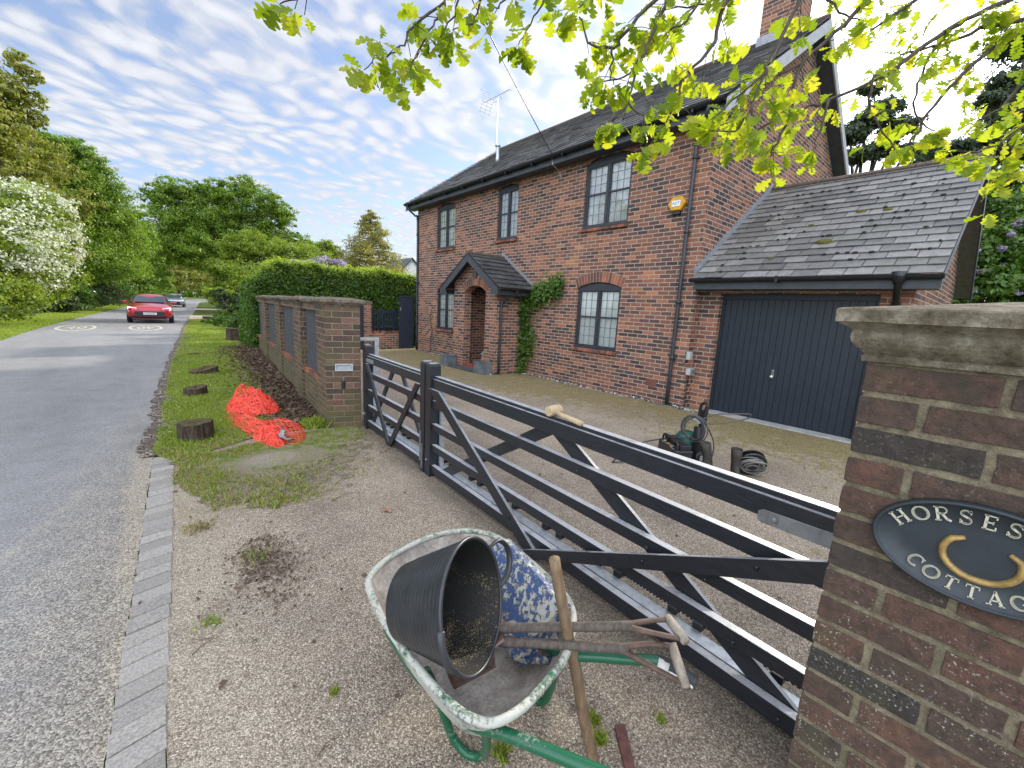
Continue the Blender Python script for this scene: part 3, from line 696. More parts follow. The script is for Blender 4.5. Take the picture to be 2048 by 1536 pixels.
def make_window(y0, y1, z0, zs, rise, ncol, nrow, up):
    ga = MB(); voussoirs(ga, XF, y0, y1, zs, rise); ar = ga.build('brick_arch', M['brick_solid'], house); arch_bed(ar, XF, y0, y1, zs, rise)
    X = XF+.035
    fr = MB(); fw = .038
    A = arch_pts(y0+.002, y1-.002, zs-.005, rise-.01)
    fr.prism([(X, y0+.002, zs-.03)]+[(X, a, b) for a, b in A]+[(X, y1-.002, zs-.03)], (X, 0, 0), (X+.03, 0, 0))
    zt = zs-.03
    fr.box(X-.01, X+.06, y0, y0+fw, z0, zt); fr.box(X-.01, X+.06, y1-fw, y1, z0, zt)
    fr.box(X-.01, X+.06, y0+fw, y1-fw, zt-fw, zt); fr.box(X-.012, X+.06, y0+fw, y1-fw, z0, z0+fw)
    ym = (y0+y1)/2; fr.box(X-.012, X+.06, ym-.026, ym+.026, z0+fw, zt-fw)
    fr.box(X-.045, X-.012, y0-.01, y1+.01, z0-.012, z0+.018)
    zm = z0+(zt-z0)*.53
    for a, b in ((y0+fw, ym-.026), (ym+.026, y1-fw)):
        s = .024
        fr.box(X+.004, X+.05, a, a+s, z0+fw, zt-fw); fr.box(X+.004, X+.05, b-s, b, z0+fw, zt-fw)
        fr.box(X+.004, X+.05, a+s, b-s, z0+fw, z0+fw+s); fr.box(X+.004, X+.05, a+s, b-s, zt-fw-s, zt-fw)
        fr.box(X+.006, X+.05, a+s, b-s, zm-.016, zm+.016)
    wn = fr.build('window', M['dark_paint'], house, bevel=.004)
    le = MB(); gl = MB()
    for a, b in ((y0+fw+.024, ym-.05), (ym+.05, y1-fw-.024)):
        for c, d in ((z0+fw+.024, zm-.016), (zm+.016, zt-fw-.024)):
            gl.add([(X+.032, a, c), (X+.032, b, c), (X+.032, b, d), (X+.032, a, d)], [(3, 2, 1, 0)])
            for k in range(1, ncol): yy = a+(b-a)*k/ncol; le.box(X+.024, X+.031, yy-.004, yy+.004, c, d)
            for k in range(1, nrow): zz = c+(d-c)*k/nrow; le.box(X+.0235, X+.0315, a, b, zz-.004, zz+.004)
    gl.build('pane', M['glass'], wn, keep=True); le.build('lead_lattice', M['lead_came'], wn)
    cu = MB()
    if up:   # slatted shutters close behind the glass
        z = z0+.03
        while z < zt-.03:
            cu.add([(X+.062, y0, z), (X+.062, y1, z), (X+.075, y1, z+.070), (X+.075, y0, z+.070)], [(0, 1, 2, 3)]); z += .066
        for k in range(5): yy = y0+(y1-y0)*k/4; cu.box(X+.052, X+.064, yy-.025, yy+.025, z0, zt)
    else:
        n = 60
        vs = [];
        for k in range(n+1):
            yy = y0+(y1-y0)*k/n; xx = X+.09+.02*math.sin(k*1.1)+.008*math.sin(k*2.7); vs += [(xx, yy, z0), (xx, yy, zt)]
        cu.add(vs, [(2*k, 2*k+2, 2*k+3, 2*k+1) for k in range(n)])
    cu.build('shutter' if up else 'curtain', M['curtain'] if up else M['white'], wn)
    si = MB(); n = int((y1-y0+.1)/.075); L = (y1-y0+.08)/n
    for k in range(n):
        a = y0-.04+k*L
        P = [(XF-.06, z0-.085), (XF+.05, z0-.085), (XF+.05, z0-.004), (XF-.06, z0-.03)]
        si.prism([(p[0], a+.004, p[1]) for p in P], (0, a+.004, 0), (0, a+L-.004, 0))
    si.box(XF-.053, XF+.045, y0-.035, y1+.035, z0-.083, z0-.035)
    si.build('sill', M['brick_solid'], wn, bevel=.003)
for y0, y1, z0, zs, rise, nc, up in WIN:
    make_window(y0, y1, z0, zs, rise, nc, 3, up and not (z0 > 3 and y0 < 10 and y0 > 8))
# ---- porch
PX, PY0, PY1 = 6.35, 8.1, 10.0; pry = 9.05; prz = 2.96; pez = 2.12
mb = MB()
A = arch_pts(8.55, 9.48, 2.02, .16)
def proofz(y): return prz-abs(y-pry)*(prz-pez)/1.3
outer = [(PY0, -.05), (PY1, -.05), (PY1, proofz(PY1)-.08), (pry, prz-.08), (PY0, proofz(PY0)-.08)]
wall_with_holes(mb, PX, outer, [[(8.55, .02), (9.48, .02)]+A[::-1]], .22)
for yy in (PY0, PY1): mb.add([(PX, yy, -.05), (XF, yy, -.05), (XF, yy, proofz(yy)-.06), (PX, yy, proofz(yy)-.06)], [(0, 1, 2, 3)])
for yy in (PY0+.22, PY1-.22): mb.add([(PX+.22, yy, -.05), (XF, yy, -.05), (XF, yy, 2.4), (PX+.22, yy, 2.4)], [(0, 1, 2, 3)])
porch = mb.build('porch', M['brick'], house)
mb = MB(); voussoirs(mb, PX, 8.55, 9.48, 2.02, .16, h=.2); arch_bed(mb.build('brick_arch', M['brick_solid'], porch), PX, 8.55, 9.48, 2.02, .16, .2)
mb = MB(); mb.box(XF+.12, XF+.17, PO[0], PO[1], PO[2], 2.16); mb.build('front_door', M['dark_paint'], house)
mb = MB(); c = Vector((PX-.028, 9.02, 2.43))
mb.lathe([(.095, 0), (.095, .02), (.085, .028), (.075, .018), (.02, .018)], (PX, 9.02, 2.44), 20, axis=(-1, 0, 0))
mb.build('round_plaque', M['slab'], porch)
v, f = text_mesh('6', .10)
mb = MB(); mb.add([(PX-.024, 9.02-x, 2.44+y) for x, y, z in v], f); mb.build('plaque_number', M['stone'], porch)
mb = MB()
for sg in (1, -1):
    ev_ = Vector((0, -sg*1.3, prz-pez)).normalized()*1; lv = math.hypot(1.3, prz-pez)
    nn = Vector((0, sg*(prz-pez), 1.3)).normalized()
    slates(mb, Vector((6.1, pry+sg*1.33, pez-.02)), Vector((1, 0, 0)), ev_, nn, XF-6.1, lv+.02, .2, .27, seed=9+sg, thick=.014)
    mb.add([(6.12, pry+sg*1.3, pez-.01), (XF, pry+sg*1.3, pez-.01), (XF, pry, prz-.01), (6.12, pry, prz-.01)], [(0, 1, 2, 3)])
M['slate_dark'] = slate('porch_slate', (.035, .036, .038), (.075, .075, .075), .5)
pr = mb.build('porch_roof', M['slate_dark'], house)
mb = MB(); x = 6.08
while x < XF: mb.tube([(x, pry, prz-.005), (min(x+.3, XF), pry, prz-.005)], .07, 8, squash=.75); x += .31
mb.build('ridge_tiles', M['ridge'], pr)
mb = MB()
for sg in (1, -1):
    a, b = (pry+sg*1.28, pez-.02), (pry, prz-.02)
    mb.prism([(6.1, a[0], a[1]), (6.1, b[0], b[1]), (6.1, b[0], b[1]-.17), (6.1, a[0]-sg*.12, a[1]-.10), (6.1, a[0]-sg*.30, a[1]-.10), (6.1, a[0]-sg*.30, a[1]-.16), (6.1, a[0], a[1]-.16)] if 0 else [(6.1, a[0], a[1]), (6.1, b[0], b[1]), (6.1, b[0], b[1]-.19), (6.1, a[0]-sg*.26, a[1]-.02), (6.1, a[0]-sg*.30, a[1]-.15), (6.1, a[0], a[1]-.15)], (0, 0, 0), (.03, 0, 0))
    mb.build('barge_board', M['fascia'], pr); mb = MB()
    mb.box(6.13, XF-.002, min(a[0], a[0]-sg*.02), max(a[0], a[0]-sg*.02), a[1]-.15, a[1]-.01)
    mb.box(6.13, XF-.002, min(a[0]-sg*.02, pry+sg*.95), max(a[0]-sg*.02, pry+sg*.95), a[1]-.15, a[1]-.135); mb.build('eaves_board', M['fascia'], pr); mb = MB()
mb = MB()
for sg in (1, -1):
    y = pry+sg*1.36
    mb = MB(); n = 8; r = .05; P = [(y+r*math.cos(math.pi+math.pi*k/n), pez-.02+r*math.sin(math.pi+math.pi*k/n)) for k in range(n+1)]
    mb.prism([(6.1, a, b) for a, b in P], (6.1, 0, 0), (XF, 0, 0)); mb.build('gutter', M['black'], pr)
downpipe('downpipe', [(6.62, pry-1.36, 2.08), (6.62, pry-1.34, 2.0), (6.5, PY0-.10, 1.83), (6.46, PY0-.05, 1.7), (6.46, PY0-.05, 1.2), (6.46, PY0-.05, .02)], .03, pr, clips=())
def flashing(mb, pts, nrm, step=.11, h=.13):
    """stepped lead: zigzag plate along a slope"""
    a, b = Vector(pts[0]), Vector(pts[1]); L = (b-a).length; d = (b-a)/L; n = int(L/step); up = Vector((0, 0, 1)); nr = Vector(nrm)
    for k in range(n):
        p0 = a+d*(k*L/n); p1 = a+d*((k+1)*L/n); hi = p0+up*(h+.02)
        mb.prism([p0, p1, p1+up*(h*.45), hi], (0, 0, 0), nr*.006)
mb = MB()
for sg in (1, -1): flashing(mb, [(XF, pry+sg*1.3, pez+.03), (XF, pry, prz+.04)], (-1, 0, 0), .075, .1)
mb.build('lead_flashing', M['lead'], pr)
mb = MB(); mb.box(PX+.01, XF, PY0+.23, PY1-.23, .0, .12); mb.box(PX-.02, PX+.22, 8.56, 9.47, .01, .125); mb.build('tiled_step', M['tile_red'], porch, bevel=.004)
mb = MB(); mb.box(6.03, 6.34, 8.5, 9.72, .0, .05); mb.build('slate_step', M['slab'], porch, bevel=.006)
# ---- chimney, flue, aerial, cable, alarm
mb = MB(); mb.box(10.5, 11.15, 3.86, 4.58, 7.2, 9.6); mb.build('chimney', M['brick'], mroof)
mb = MB()
for a, b in (((10.5, 3.85, roofz(10.5)+.02), (10.83, 3.85, RZ+.03)), ): mb.prism([(10.46, 3.82, roofz(10.46)-.02), (10.83, 3.82, RZ+.02), (10.83, 3.82, RZ+.17), (10.46, 3.82, roofz(10.46)+.17)], (0, 0, 0), (0, .03, 0))
mb.box(10.475, 10.50, 3.82, 4.62, roofz(10.48)-.05, roofz(10.48)+.2); mb.build('chimney_flashing', M['lead'], mroof)
mb = MB(); c = (8.45, 11.05, roofz(8.45)-.05)
mb.lathe([(.055, 0), (.055, .16), (.048, .17), (.048, .46), (.05, .47)], c, 14); mb.lathe([(.05, .46), (.085, .47), (.088, .50), (.07, .53), (.02, .545)], c, 14)
mb.build('flue_pipe', M['galv'], mroof, smooth=True)
mb = MB(); mb.tube([(10.83, 14.28, 7.0), (10.83, 14.28, 9.62)], .02, 6)
mb.tube([(10.83, 13.55, 9.70), (10.83, 15.25, 9.75)], .012, 5)
for k in range(9):
    y = 13.6+k*.13; mb.tube([(10.72, y, 9.70), (10.94, y, 9.70)], .006, 4); mb.tube([(10.83, y, 9.63), (10.83, y, 9.78)], .005, 4)
mb.tube(smoothpath([(10.83, 14.1, 9.7), (10.83, 14.0, 9.58), (10.83, 14.28, 9.52), (10.83, 14.6, 9.58), (10.83, 14.55, 9.7)], 3), .008, 4)
for s in (1, -1):
    for q in (0, 1, 2, 3): mb.tube([(10.55, 14.98+q*.05*1.0, 9.74+s*(.06+q*.11)), (11.1, 14.98+q*.05, 9.74+s*(.06+q*.11))], .006, 4)
    mb.tube([(10.6, 14.92, 9.74), (10.6, 15.15, 9.74+s*.42)], .007, 4); mb.tube([(11.05, 14.92, 9.74), (11.05, 15.15, 9.74+s*.42)], .007, 4)
    mb.tube([(10.83, 14.92, 9.74), (10.83, 15.2, 9.74+s*.5)], .007, 4)
mb.tube([(10.83, 14.28, 7.2), (10.83, 13.86, 7.2)], .015, 5); mb.tube([(10.83, 14.28, 7.0), (10.83, 13.86, 6.9)], .015, 5)
mb.build('tv_aerial', M['galv'], mroof)
mb = MB()
a, b = Vector((6.96, 7.13, 5.0)), Vector((-5.0, -.24, 6.35))
P = [a.lerp(b, k/24)-Vector((0, 0, .2*4*(k/24)*(1-k/24))) for k in range(25)]
mb.tube(P, .009, 5); tag(mb.build('overhead_cable', M['black'], smooth=True), 'thin dark telephone cable running from the eaves up over the road', 'cable')
mb = MB(); mb.cbox((6.955, 7.13, 4.98), (.04, .05, .10)); mb.tube([(6.95, 7.13, 4.96), (6.96, 7.10, 4.8), (7.2, 7.1, 4.7), (7.23, 7.1, 4.6)], .008, 5); mb.build('cable_bracket', M['galv'], house)
# alarm box: hexagonal, hung on the front wall
al = MB(); c = (XF-.05, 4.17, 3.6)
hx = [(c[1]+.165*math.cos(math.pi*k/3)*1.05, c[2]+.13*math.sin(math.pi*k/3)*1.05) for k in range(6)]
al.loft([[(XF, y, z) for y, z in hx], [(XF-.05, y, z) for y, z in hx], [(XF-.075, c[1]+(y-c[1])*.9, c[2]+(z-c[2])*.9) for y, z in hx]], True, True, True)
ab = al.build('alarm_box', M['yellow'], house, bevel=.003)
mb = MB(); mb.box(XF-.06, XF-.01, 4.09, 4.25, 3.42, 3.475); mb.build('strobe', M['black'], ab, bevel=.005)
mb = MB(); mb.box(XF-.078, XF-.074, 4.09, 4.25, 3.555, 3.65); mb.build('label_plate', M['white'], ab)
v, f = text_mesh('ADT', .07); mb = MB(); mb.add([(XF-.0795, 4.17-x, 3.602+y) for x, y, z in v], f); mb.build('lettering', M['blue_ink'], ab)
mb = MB()
mb.box(XF-.004, XF+.01, 4.21, 4.43, .30, .44)
ab2 = mb.build('air_brick', M['brick_solid'], house)
mb = MB()
for i in range(9):
    for j in range(5): mb.box(XF-.0055, XF-.003, 4.222+i*.023, 4.233+i*.023, .31+j*.026, .322+j*.026)
mb.build('air_holes', M['interior'], ab2)
# ---- attached garage
GX, GY0, GZ, GRX, GRZ = 7.47, .87, 2.17, 9.93, 4.29
GS = (GRZ-2.30)/(GRX-7.08)
def gz(x): return 2.30+GS*(x-7.08) if x < GRX else GRZ-GS*(x-GRX)
mb = MB(); wall_with_holes(mb, GX, [(GY0, -.1), (HY0+.01, -.1), (HY0+.01, 2.3), (GY0, 2.3)], [[(1.2, -.02), (3.31, -.02), (3.31, 2.07), (1.2, 2.07)]], .16)
GXB = 2*GRX-GX
mb.add([(GX, GY0, -.1), (GXB, GY0, -.1), (GXB, GY0, gz(GXB)-.04), (GRX, GY0, GRZ-.04), (GX, GY0, gz(GX)-.04)], [(0, 1, 2, 3, 4)])
mb.build('garage_wall', M['brick'], house)
mb = MB(); slates(mb, Vector((7.04, .62, 2.28)), Vector((0, 1, 0)), Vector((GRX-7.08, 0, GRZ-2.30)).normalized(), Vector((-(GRZ-2.3), 0, GRX-7.08)).normalized(), HY0-.62, math.hypot(GRX-7.08, GRZ-2.3)+.04, .2, .31, seed=21, thick=.011)
mb.add([(7.1, .64, 2.30), (7.1, HY0, 2.30), (GRX, HY0, GRZ-.01), (GRX, .64, GRZ-.01)], [(0, 1, 2, 3)])
mb.add([(2*GRX-7.1, .62, 2.30), (2*GRX-7.1, HY0, 2.30), (GRX, HY0, GRZ), (GRX, .62, GRZ)], [(0, 1, 2, 3)])
M['slate_g'] = slate('garage_slate', (.11, .108, .105), (.24, .232, .22), .3)
groof = mb.build('garage_roof', M['slate_g'], house)
mb = MB(); y = .60
while y < HY0-.05: mb.tube([(GRX, y, GRZ+.01), (GRX, min(y+.43, HY0), GRZ+.01)], .08, 8, squash=.75); y += .44
mb.build('ridge_tiles', M['ridge'], groof)
rnd = random.Random(8); mm = MB(); md = MB()
gsv = Vector((GRX-7.08, 0, GRZ-2.30)).normalized(); gn = Vector((-gsv.z, 0, gsv.x))
def mosslump(mb, y, v, r, h, n=9):
    c = Vector((7.04, y, 2.28))+gsv*v+gn*.028; e = Vector((0, 1, 0))
    loops = []
    for q, hh in ((1.0, -.02), (.85, h*.6), (.5, h)):
        loops.append([c+e*(math.cos(2*math.pi*k/n)*r*q*1.5*rnd.uniform(.8, 1.2))+gsv*(math.sin(2*math.pi*k/n)*r*q*.7*rnd.uniform(.8, 1.2))+gn*hh for k in range(n)])
    mb.loft(loops, True, False, True)
for y, v, r in ((2.05, .98, .085), (1.83, 1.95, .05), (2.4, 1.62, .035), (1.5, 1.9, .04), (2.62, .55, .03)): mm = MB(); mosslump(mm, y, v, r, r*.35); mm.build('moss', M['moss'], groof, smooth=True)
for k in range(70):
    y = rnd.uniform(.75, 3.4); v = rnd.randint(1, 15)*.2+rnd.uniform(-.02, .01); mosslump(md, y, v, rnd.uniform(.008, .026), .012, 7)
md.build('moss_tufts', M['moss_dark'], groof, smooth=True)['kind'] = 'stuff'
mb = MB(); flashing(mb, [(7.1, HY0, 2.40), (GRX, HY0, GRZ+.08)], (0, -1, 0), .12, .09)
mb.prism([(7.1, HY0-.006, 2.32), (GRX, HY0-.006, GRZ), (GRX, HY0-.006, GRZ+.09), (7.1, HY0-.006, 2.41)], (0, 0, 0), (0, -.004, 0)); mb.build('lead_flashing', M['lead'], groof)
mb = MB(); mb.box(7.13, 7.155, .66, HY0, 2.12, 2.29); mb.box(7.155, GX, .66, HY0, 2.12, 2.135)
mb.prism([(7.13, .64, 2.12), (7.2, .64, 2.12), (GX, .64, 2.12), (GX, .64, gz(GX)-.03), (7.13, .64, 2.27)], (0, 0, 0), (0, .02, 0)); mb.build('fascia', M['fascia'], groof)
mb = MB(); half_gutter(mb, 7.07, .60, 3.68, 2.285, .055); mb.cbox((7.08, 2.35, 2.26), (.125, .035, .09)); mb.build('gutter', M['black'], groof)
mb = MB(); mb.prism([(7.12, .645, 2.28), (GRX, .645, GRZ-.02), (GRX, .645, GRZ-.17), (7.12, .645, 2.12)], (0, 0, 0), (0, -.025, 0)); mb.build('barge_board', M['fascia'], groof); mb = MB()
mb.prism([(2*GRX-7.12, .645, 2.28), (GRX, .645, GRZ-.02), (GRX, .645, GRZ-.17), (2*GRX-7.12, .645, 2.12)], (0, 0, 0), (0, -.025, 0)); mb.build('barge_board', M['fascia'], groof)
mb = MB(); mb.tube(smoothpath([(7.07, 1.0, 2.24), (7.09, 1.0, 2.16), (7.3, 1.02, 2.02), (7.42, 1.03, 1.9), (7.43, 1.03, 1.6), (7.43, 1.03, .02)], 4), .04, 10)
mb.lathe([(.085, .07), (.075, 0), (.045, -.08)], (7.07, 1.0, 2.25), 12); mb.lathe([(.05, -.05), (.05, .05)], (7.43, 1.03, 1.92), 12); mb.build('downpipe', M['black'], groof, smooth=True)
gd = MB(); gd.box(7.60, 7.62, 1.2, 3.31, .0, 2.07)
n = 21; w_ = 2.0/n
for k in range(n): a = 1.255+k*w_; gd.box(7.585, 7.60, a+.003, a+w_-.003, .03, 1.98)
gd.box(7.575, 7.60, 1.2, 1.25, 0, 2.07); gd.box(7.575, 7.60, 3.26, 3.31, 0, 2.07); gd.box(7.575, 7.60, 1.25, 3.26, 1.985, 2.07)
gdo = gd.build('garage_door', M['door_navy'], house, bevel=.002)
mb = MB(); mb.cbox((7.575, 2.37, .80), (.02, .04, .14)); mb.lathe([(.012, 0), (.012, .03), (.026, .034), (.026, .05), (.01, .056)], (7.57, 2.37, .76), 12, axis=(-1, 0, 0)); mb.build('handle', M['chrome'], gdo, smooth=False, bevel=.002)
mb = MB(); mb.box(7.33, 7.6, 1.15, 3.36, -.02, .022); mb.build('garage_threshold', M['concrete'], house, bevel=.006)
mb = MB(); mb.box(XF-.07, XF+.03, HY0-.07, HY0+.0, .90, 1.04); mb.build('switch_box', M['grey_plastic'], house, bevel=.008); mb = MB(); mb.box(XF-.02, XF+.16, HY0-.08, HY0-.001, .62, .74)
mb2 = MB(); mb.build('socket_box', M['grey_plastic'], house, bevel=.008)
mb2.box(XF+.01, XF+.06, HY0-.095, HY0-.08, .65, .72); mb2.box(XF+.08, XF+.14, HY0-.095, HY0-.08, .645, .72)
mb2.build('socket_cover', M['planter'], house, bevel=.006)
mb = MB(); mb.tube(smoothpath([(XF+.05, HY0-.03, .63), (XF+.03, HY0-.03, .3), (XF+.03, HY0-.03, .01)], 3), .008, 6); mb.tube(smoothpath([(XF-.01, HY0+.25, .83), (XF-.02, HY0+.1, .80), (XF-.01, HY0-.02, .88)], 3), .006, 5); mb.build('power_cable', M['black'], house)
mb = MB(); rnd = random.Random(2)

# white flints along the foot of the house wall
for k in range(900):
    y = rnd.uniform(3.5, 13.6) if k < 820 else rnd.uniform(3.3, 3.65); x = XF-abs(rnd.gauss(0, .06))-.01
    if 8.05 < y < 10.05: x = rnd.choice((PX-abs(rnd.gauss(0, .05)), x)) if y > 9.8 else PX-.02-abs(rnd.gauss(0, .03))
    r = rnd.uniform(.008, .02); mb.cbox((x, y, .008+r*.4), (r*2, r*2.4, r*1.4), Matrix.Rotation(rnd.uniform(0, 6), 3, (rnd.random(), rnd.random(), 1)))
m_, t_ = mat('edging_flint'); c_ = t_.ramp(t_.island(), [(0, (.04, .035, .035)), (.5, (.16, .145, .14)), (.85, (.38, .36, .33)), (1, (.6, .58, .55))]); fin(t_, c_, .8)
struct(mb.build('gravel_edging', m_), 'stuff')
# ================================================================ ROADSIDE WALL
WA, WB = Vector((1.61, 5.47, 0)), Vector((2.57, 16.46, 0)); WL = (WB-WA).normalized(); WN = Vector((WL.y, -WL.x, 0))
def wp(s, off, z): return WA+WL*s+WN*off+Vector((0, 0, z))
def wbox(mb, s0, s1, o0, o1, z0, z1, z0b=None, z1b=None):
    z0b = z0 if z0b is None else z0b; z1b = z1 if z1b is None else z1b
    mb.add([wp(s0, o0, z0), wp(s1, o0, z0b), wp(s1, o1, z0b), wp(s0, o1, z0), wp(s0, o0, z1), wp(s1, o0, z1b), wp(s1, o1, z1b), wp(s0, o1, z1)],
           [(3,2,1,0),(4,5,6,7),(0,1,5,4),(1,2,6,5),(2,3,7,6),(3,0,4,7)])
wall = thing('roadside_wall', 'weathered brown brick roadside wall with stone coping and four dark slatted panels', 'wall', (1.61, 5.47, 0))
mb = MB()
PAN = [(.55, 1.76), (2.49, 4.25), (5.1, 7.05), (8.12, 10.2)]
PIL = [(1.76, 2.49), (4.25, 5.1), (7.05, 8.12), (10.2, 11.0)]
sz = lambda s: .60-.014*s
# entrance pillar, its end face set slightly askew
mb.prism([(1.61, 5.47, -.05), (2.0, 5.34, -.05), (2.06, 5.98, -.05), (1.66, 6.02, -.05)], (0, 0, 0), (0, 0, 1.60))
wbox(mb, .45, 11.0, .03, .2, -.05, sz(.45)-.03, -.05, sz(11)-.03)
for a, b in PIL: wbox(mb, a, b, 0, .26, -.05, 1.55)
wbox(mb, .5, 10.9, .03, .2, 1.475, 1.553)
mb.build('brickwork', M['brick_old'], wall)
mb = MB()
for a, b in PAN:
    n = int((b-a)/.078)
    for k in range(n):
        q = (b-a)/n; wbox(mb, a+k*q+.004, a+(k+1)*q-.004, .012, .215, sz(a+k*q)-.075, sz(a+k*q), sz(a+k*q+q)-.075, sz(a+k*q+q))
mb.build('brick_on_edge_course', M['brick_solid'], wall, bevel=.004)
cp = MB()
prof = [(.0, 0), (.012, .02), (.03, .03), (.04, .045), (.055, .055), (.055, .09), (.035, .10)]
def cap(mb, pts, z0, prof, top=.03, shrink=.5):
    """moulded cap: pts ccw footprint"""
    P = [Vector((p[0], p[1])) for p in pts]; n = len(P); c = sum(P, Vector((0, 0)))/n; loops = []
    for o, h in prof:
        L = []
        for i in range(n):
            a, b, d = P[i-1], P[i], P[(i+1) % n]
            n1 = Vector(((b-a).y, -(b-a).x)).normalized(); n2 = Vector(((d-b).y, -(d-b).x)).normalized()
            if n1.dot(b-c) < 0: n1 = -n1
            if n2.dot(b-c) < 0: n2 = -n2
            q = n1+n2; q = b+q*(o/(1+n1.dot(n2))); L.append((q.x, q.y, z0+h))
        loops.append(L)
    last = loops[-1]; loops.append([(c.x+(x-c.x)*shrink, c.y+(y-c.y)*shrink, z+top) for x, y, z in last])
    mb.loft(loops, True, True, True)
cap(cp, [(1.61, 5.47), (2.0, 5.34), (2.06, 5.98), (1.66, 6.02)], 1.55, prof, .02)
for a, b in PIL:
    cap(cp, [tuple(wp(a-.02, 0, 0))[:2], tuple(wp(a-.02, .26, 0))[:2], tuple(wp(b+.02, .26, 0))[:2], tuple(wp(b+.02, 0, 0))[:2]], 1.552, prof, .02)
for a, b in ((.58, 1.72), (2.53, 4.21), (5.14, 7.01), (8.16, 10.16)):
    cap(cp, [tuple(wp(a, .035, 0))[:2], tuple(wp(a, .215, 0))[:2], tuple(wp(b, .215, 0))[:2], tuple(wp(b, .035, 0))[:2]], 1.549, [(.0, 0), (.01, .02), (.028, .03), (.04, .05), (.04, .088)], .012, .8)
cp.build('coping', M['coping'], wall, bevel=.004)
for a, b in PAN:
    mb = MB(); n = int(round((b-a)/.125)); q = (b-a)/n
    for k in range(n): 
        s0 = a+k*q+.012; z0 = sz(s0)-.01; z1 = 1.50
        c0, c1 = s0, s0+q*.40
        pr_ = [(c0, .085), (c0+.004, .072), (c1-.004, .072), (c1, .085)]
        mb.prism([wp(s_, o_, z0) for s_, o_ in pr_], (0, 0, 0), (0, 0, z1-z0))
    sp_ = mb.build('slatted_panel', M['slat'], wall); mb = MB(); wbox(mb, a, b, .085, .10, sz(a)-.01, 1.475, sz(b)-.01, 1.475); mb.build('backing_board', M['slat_back'], sp_)
FA, FB = Vector((1.61, 5.47, 0)), Vector((2.0, 5.34, 0)); FL = (FB-FA).normalized(); FN = Vector((FL.y, -FL.x, 0))
def fp(s, off, z): return FA+FL*s+FN*off+Vector((0, 0, z))
def fbox(mb, s0, s1, o0, o1, z0, z1):
    mb.add([fp(s0, o0, z0), fp(s1, o0, z0), fp(s1, o1, z0), fp(s0, o1, z0), fp(s0, o0, z1), fp(s1, o0, z1), fp(s1, o1, z1), fp(s0, o1, z1)],
           [(3,2,1,0),(4,5,6,7),(0,1,5,4),(1,2,6,5),(2,3,7,6),(3,0,4,7)])
mb = MB()
fbox(mb, .105, .32, -.004, .014, .745, .762); fbox(mb, .105, .32, -.004, .014, .822, .84); fbox(mb, .105, .125, -.004, .014, .762, .822); fbox(mb, .30, .32, -.004, .014, .762, .822)
lb = mb.build('letterbox', M['galv'], wall, bevel=.003)
mb = MB(); fbox(mb, .127, .298, -.003, .004, .764, .820); mb.build('letterbox_flap', M['grey_plastic'], lb)
mb = MB(); fbox(mb, .175, .22, -.002, .022, .52, .625); mb.build('entry_button', M['black'], wall, bevel=.014)

# ================================================================ NEAR GATE PIER (bricks laid one by one)
pier = thing('gate_pier', 'tall dark brick gate pier with moulded stone cap carrying the oval house sign', 'pier', (1.5, -.1, 0))
X0, X1, Y0, Y1 = 1.262, 1.71, -.47, .205
mb = MB(); rnd = random.Random(12); br = MB()
core = MB(); core.box(X0+.005, X1-.005, Y0+.005, Y1-.005, -.02, 1.552)
def laid(mb, x0, x1, y0, y1, z0, z1):
    """one hand-made brick with slightly uneven arrises"""
    nx, ny, nz = max(1, int((x1-x0)/.035)), max(1, int((y1-y0)/.035)), 2
    ids = {}; vs = []; fs = []
    def vid(i, j, k):
        if (i, j, k) not in ids:
            p = Vector((x0+(x1-x0)*i/nx, y0+(y1-y0)*j/ny, z0+(z1-z0)*k/nz))
            q = noise.noise_vector(p*28+Vector((z0*9, 0, 0)))*.0016+noise.noise_vector(p*70)*.0010
            e = sum((i in (0, nx), j in (0, ny), k in (0, nz)))
            if e >= 2: 
                c = Vector(((x0+x1)/2, (y0+y1)/2, (z0+z1)/2)); q += (c-p).normalized()*rnd.uniform(0, .0022)
            ids[(i, j, k)] = len(vs); vs.append(p+q)
        return ids[(i, j, k)]
    for i in range(nx):
        for j in range(ny):
            for k in (0, nz): fs.append((vid(i,j,k), vid(i+1,j,k), vid(i+1,j+1,k), vid(i,j+1,k)))
    for i in range(nx):
        for k in range(nz):
            for j in (0, ny): fs.append((vid(i,j,k), vid(i+1,j,k), vid(i+1,j,k+1), vid(i,j,k+1)))
    for j in range(ny):
        for k in range(nz):
            for i in (0, nx): fs.append((vid(i,j,k), vid(i,j+1,k), vid(i,j+1,k+1), vid(i,j,k+1)))
    mb.add(vs, fs)
JT = .0145
for c in range(21):
    z1 = 1.552-JT*.5-c*.075; z0 = z1-.0605
    if z1 < .02: break
    z0 = max(z0, .0)
    # front leaf (faces the road) and back leaf run along Y, ends along X
    y = Y1; odd = c % 2; first = True
    while y > Y0+.03:
        L = .1025 if (odd and first) else .215
        ya = max(Y0, y-L)
        if ya-Y0 < .05: ya = Y0
        for xa, xb in ((X0, X0+(.215 if (odd and first) else .1025)), (X1-.1025, X1)):
            j = rnd.uniform(-.0025, .0025)
            laid(br, xa+j, xb+j, ya, y, z0, z1)
        y = ya-JT; first = False
    xs = X0+(.215 if odd else .1025)+JT
    while xs < X1-.1025-JT-.03:
        xe = min(xs+(.1025 if not odd else .1025), X1-.1025-JT)
        laid(br, xs, xe, Y1-.1025, Y1, z0, z1); xs = xe+JT
br.build('brick_shaft', M['brick_pier'], pier, smooth=False, bevel=.0015)
core.build('mortar_joints', M['mortar'], pier)
mb = MB(); zc = 1.552
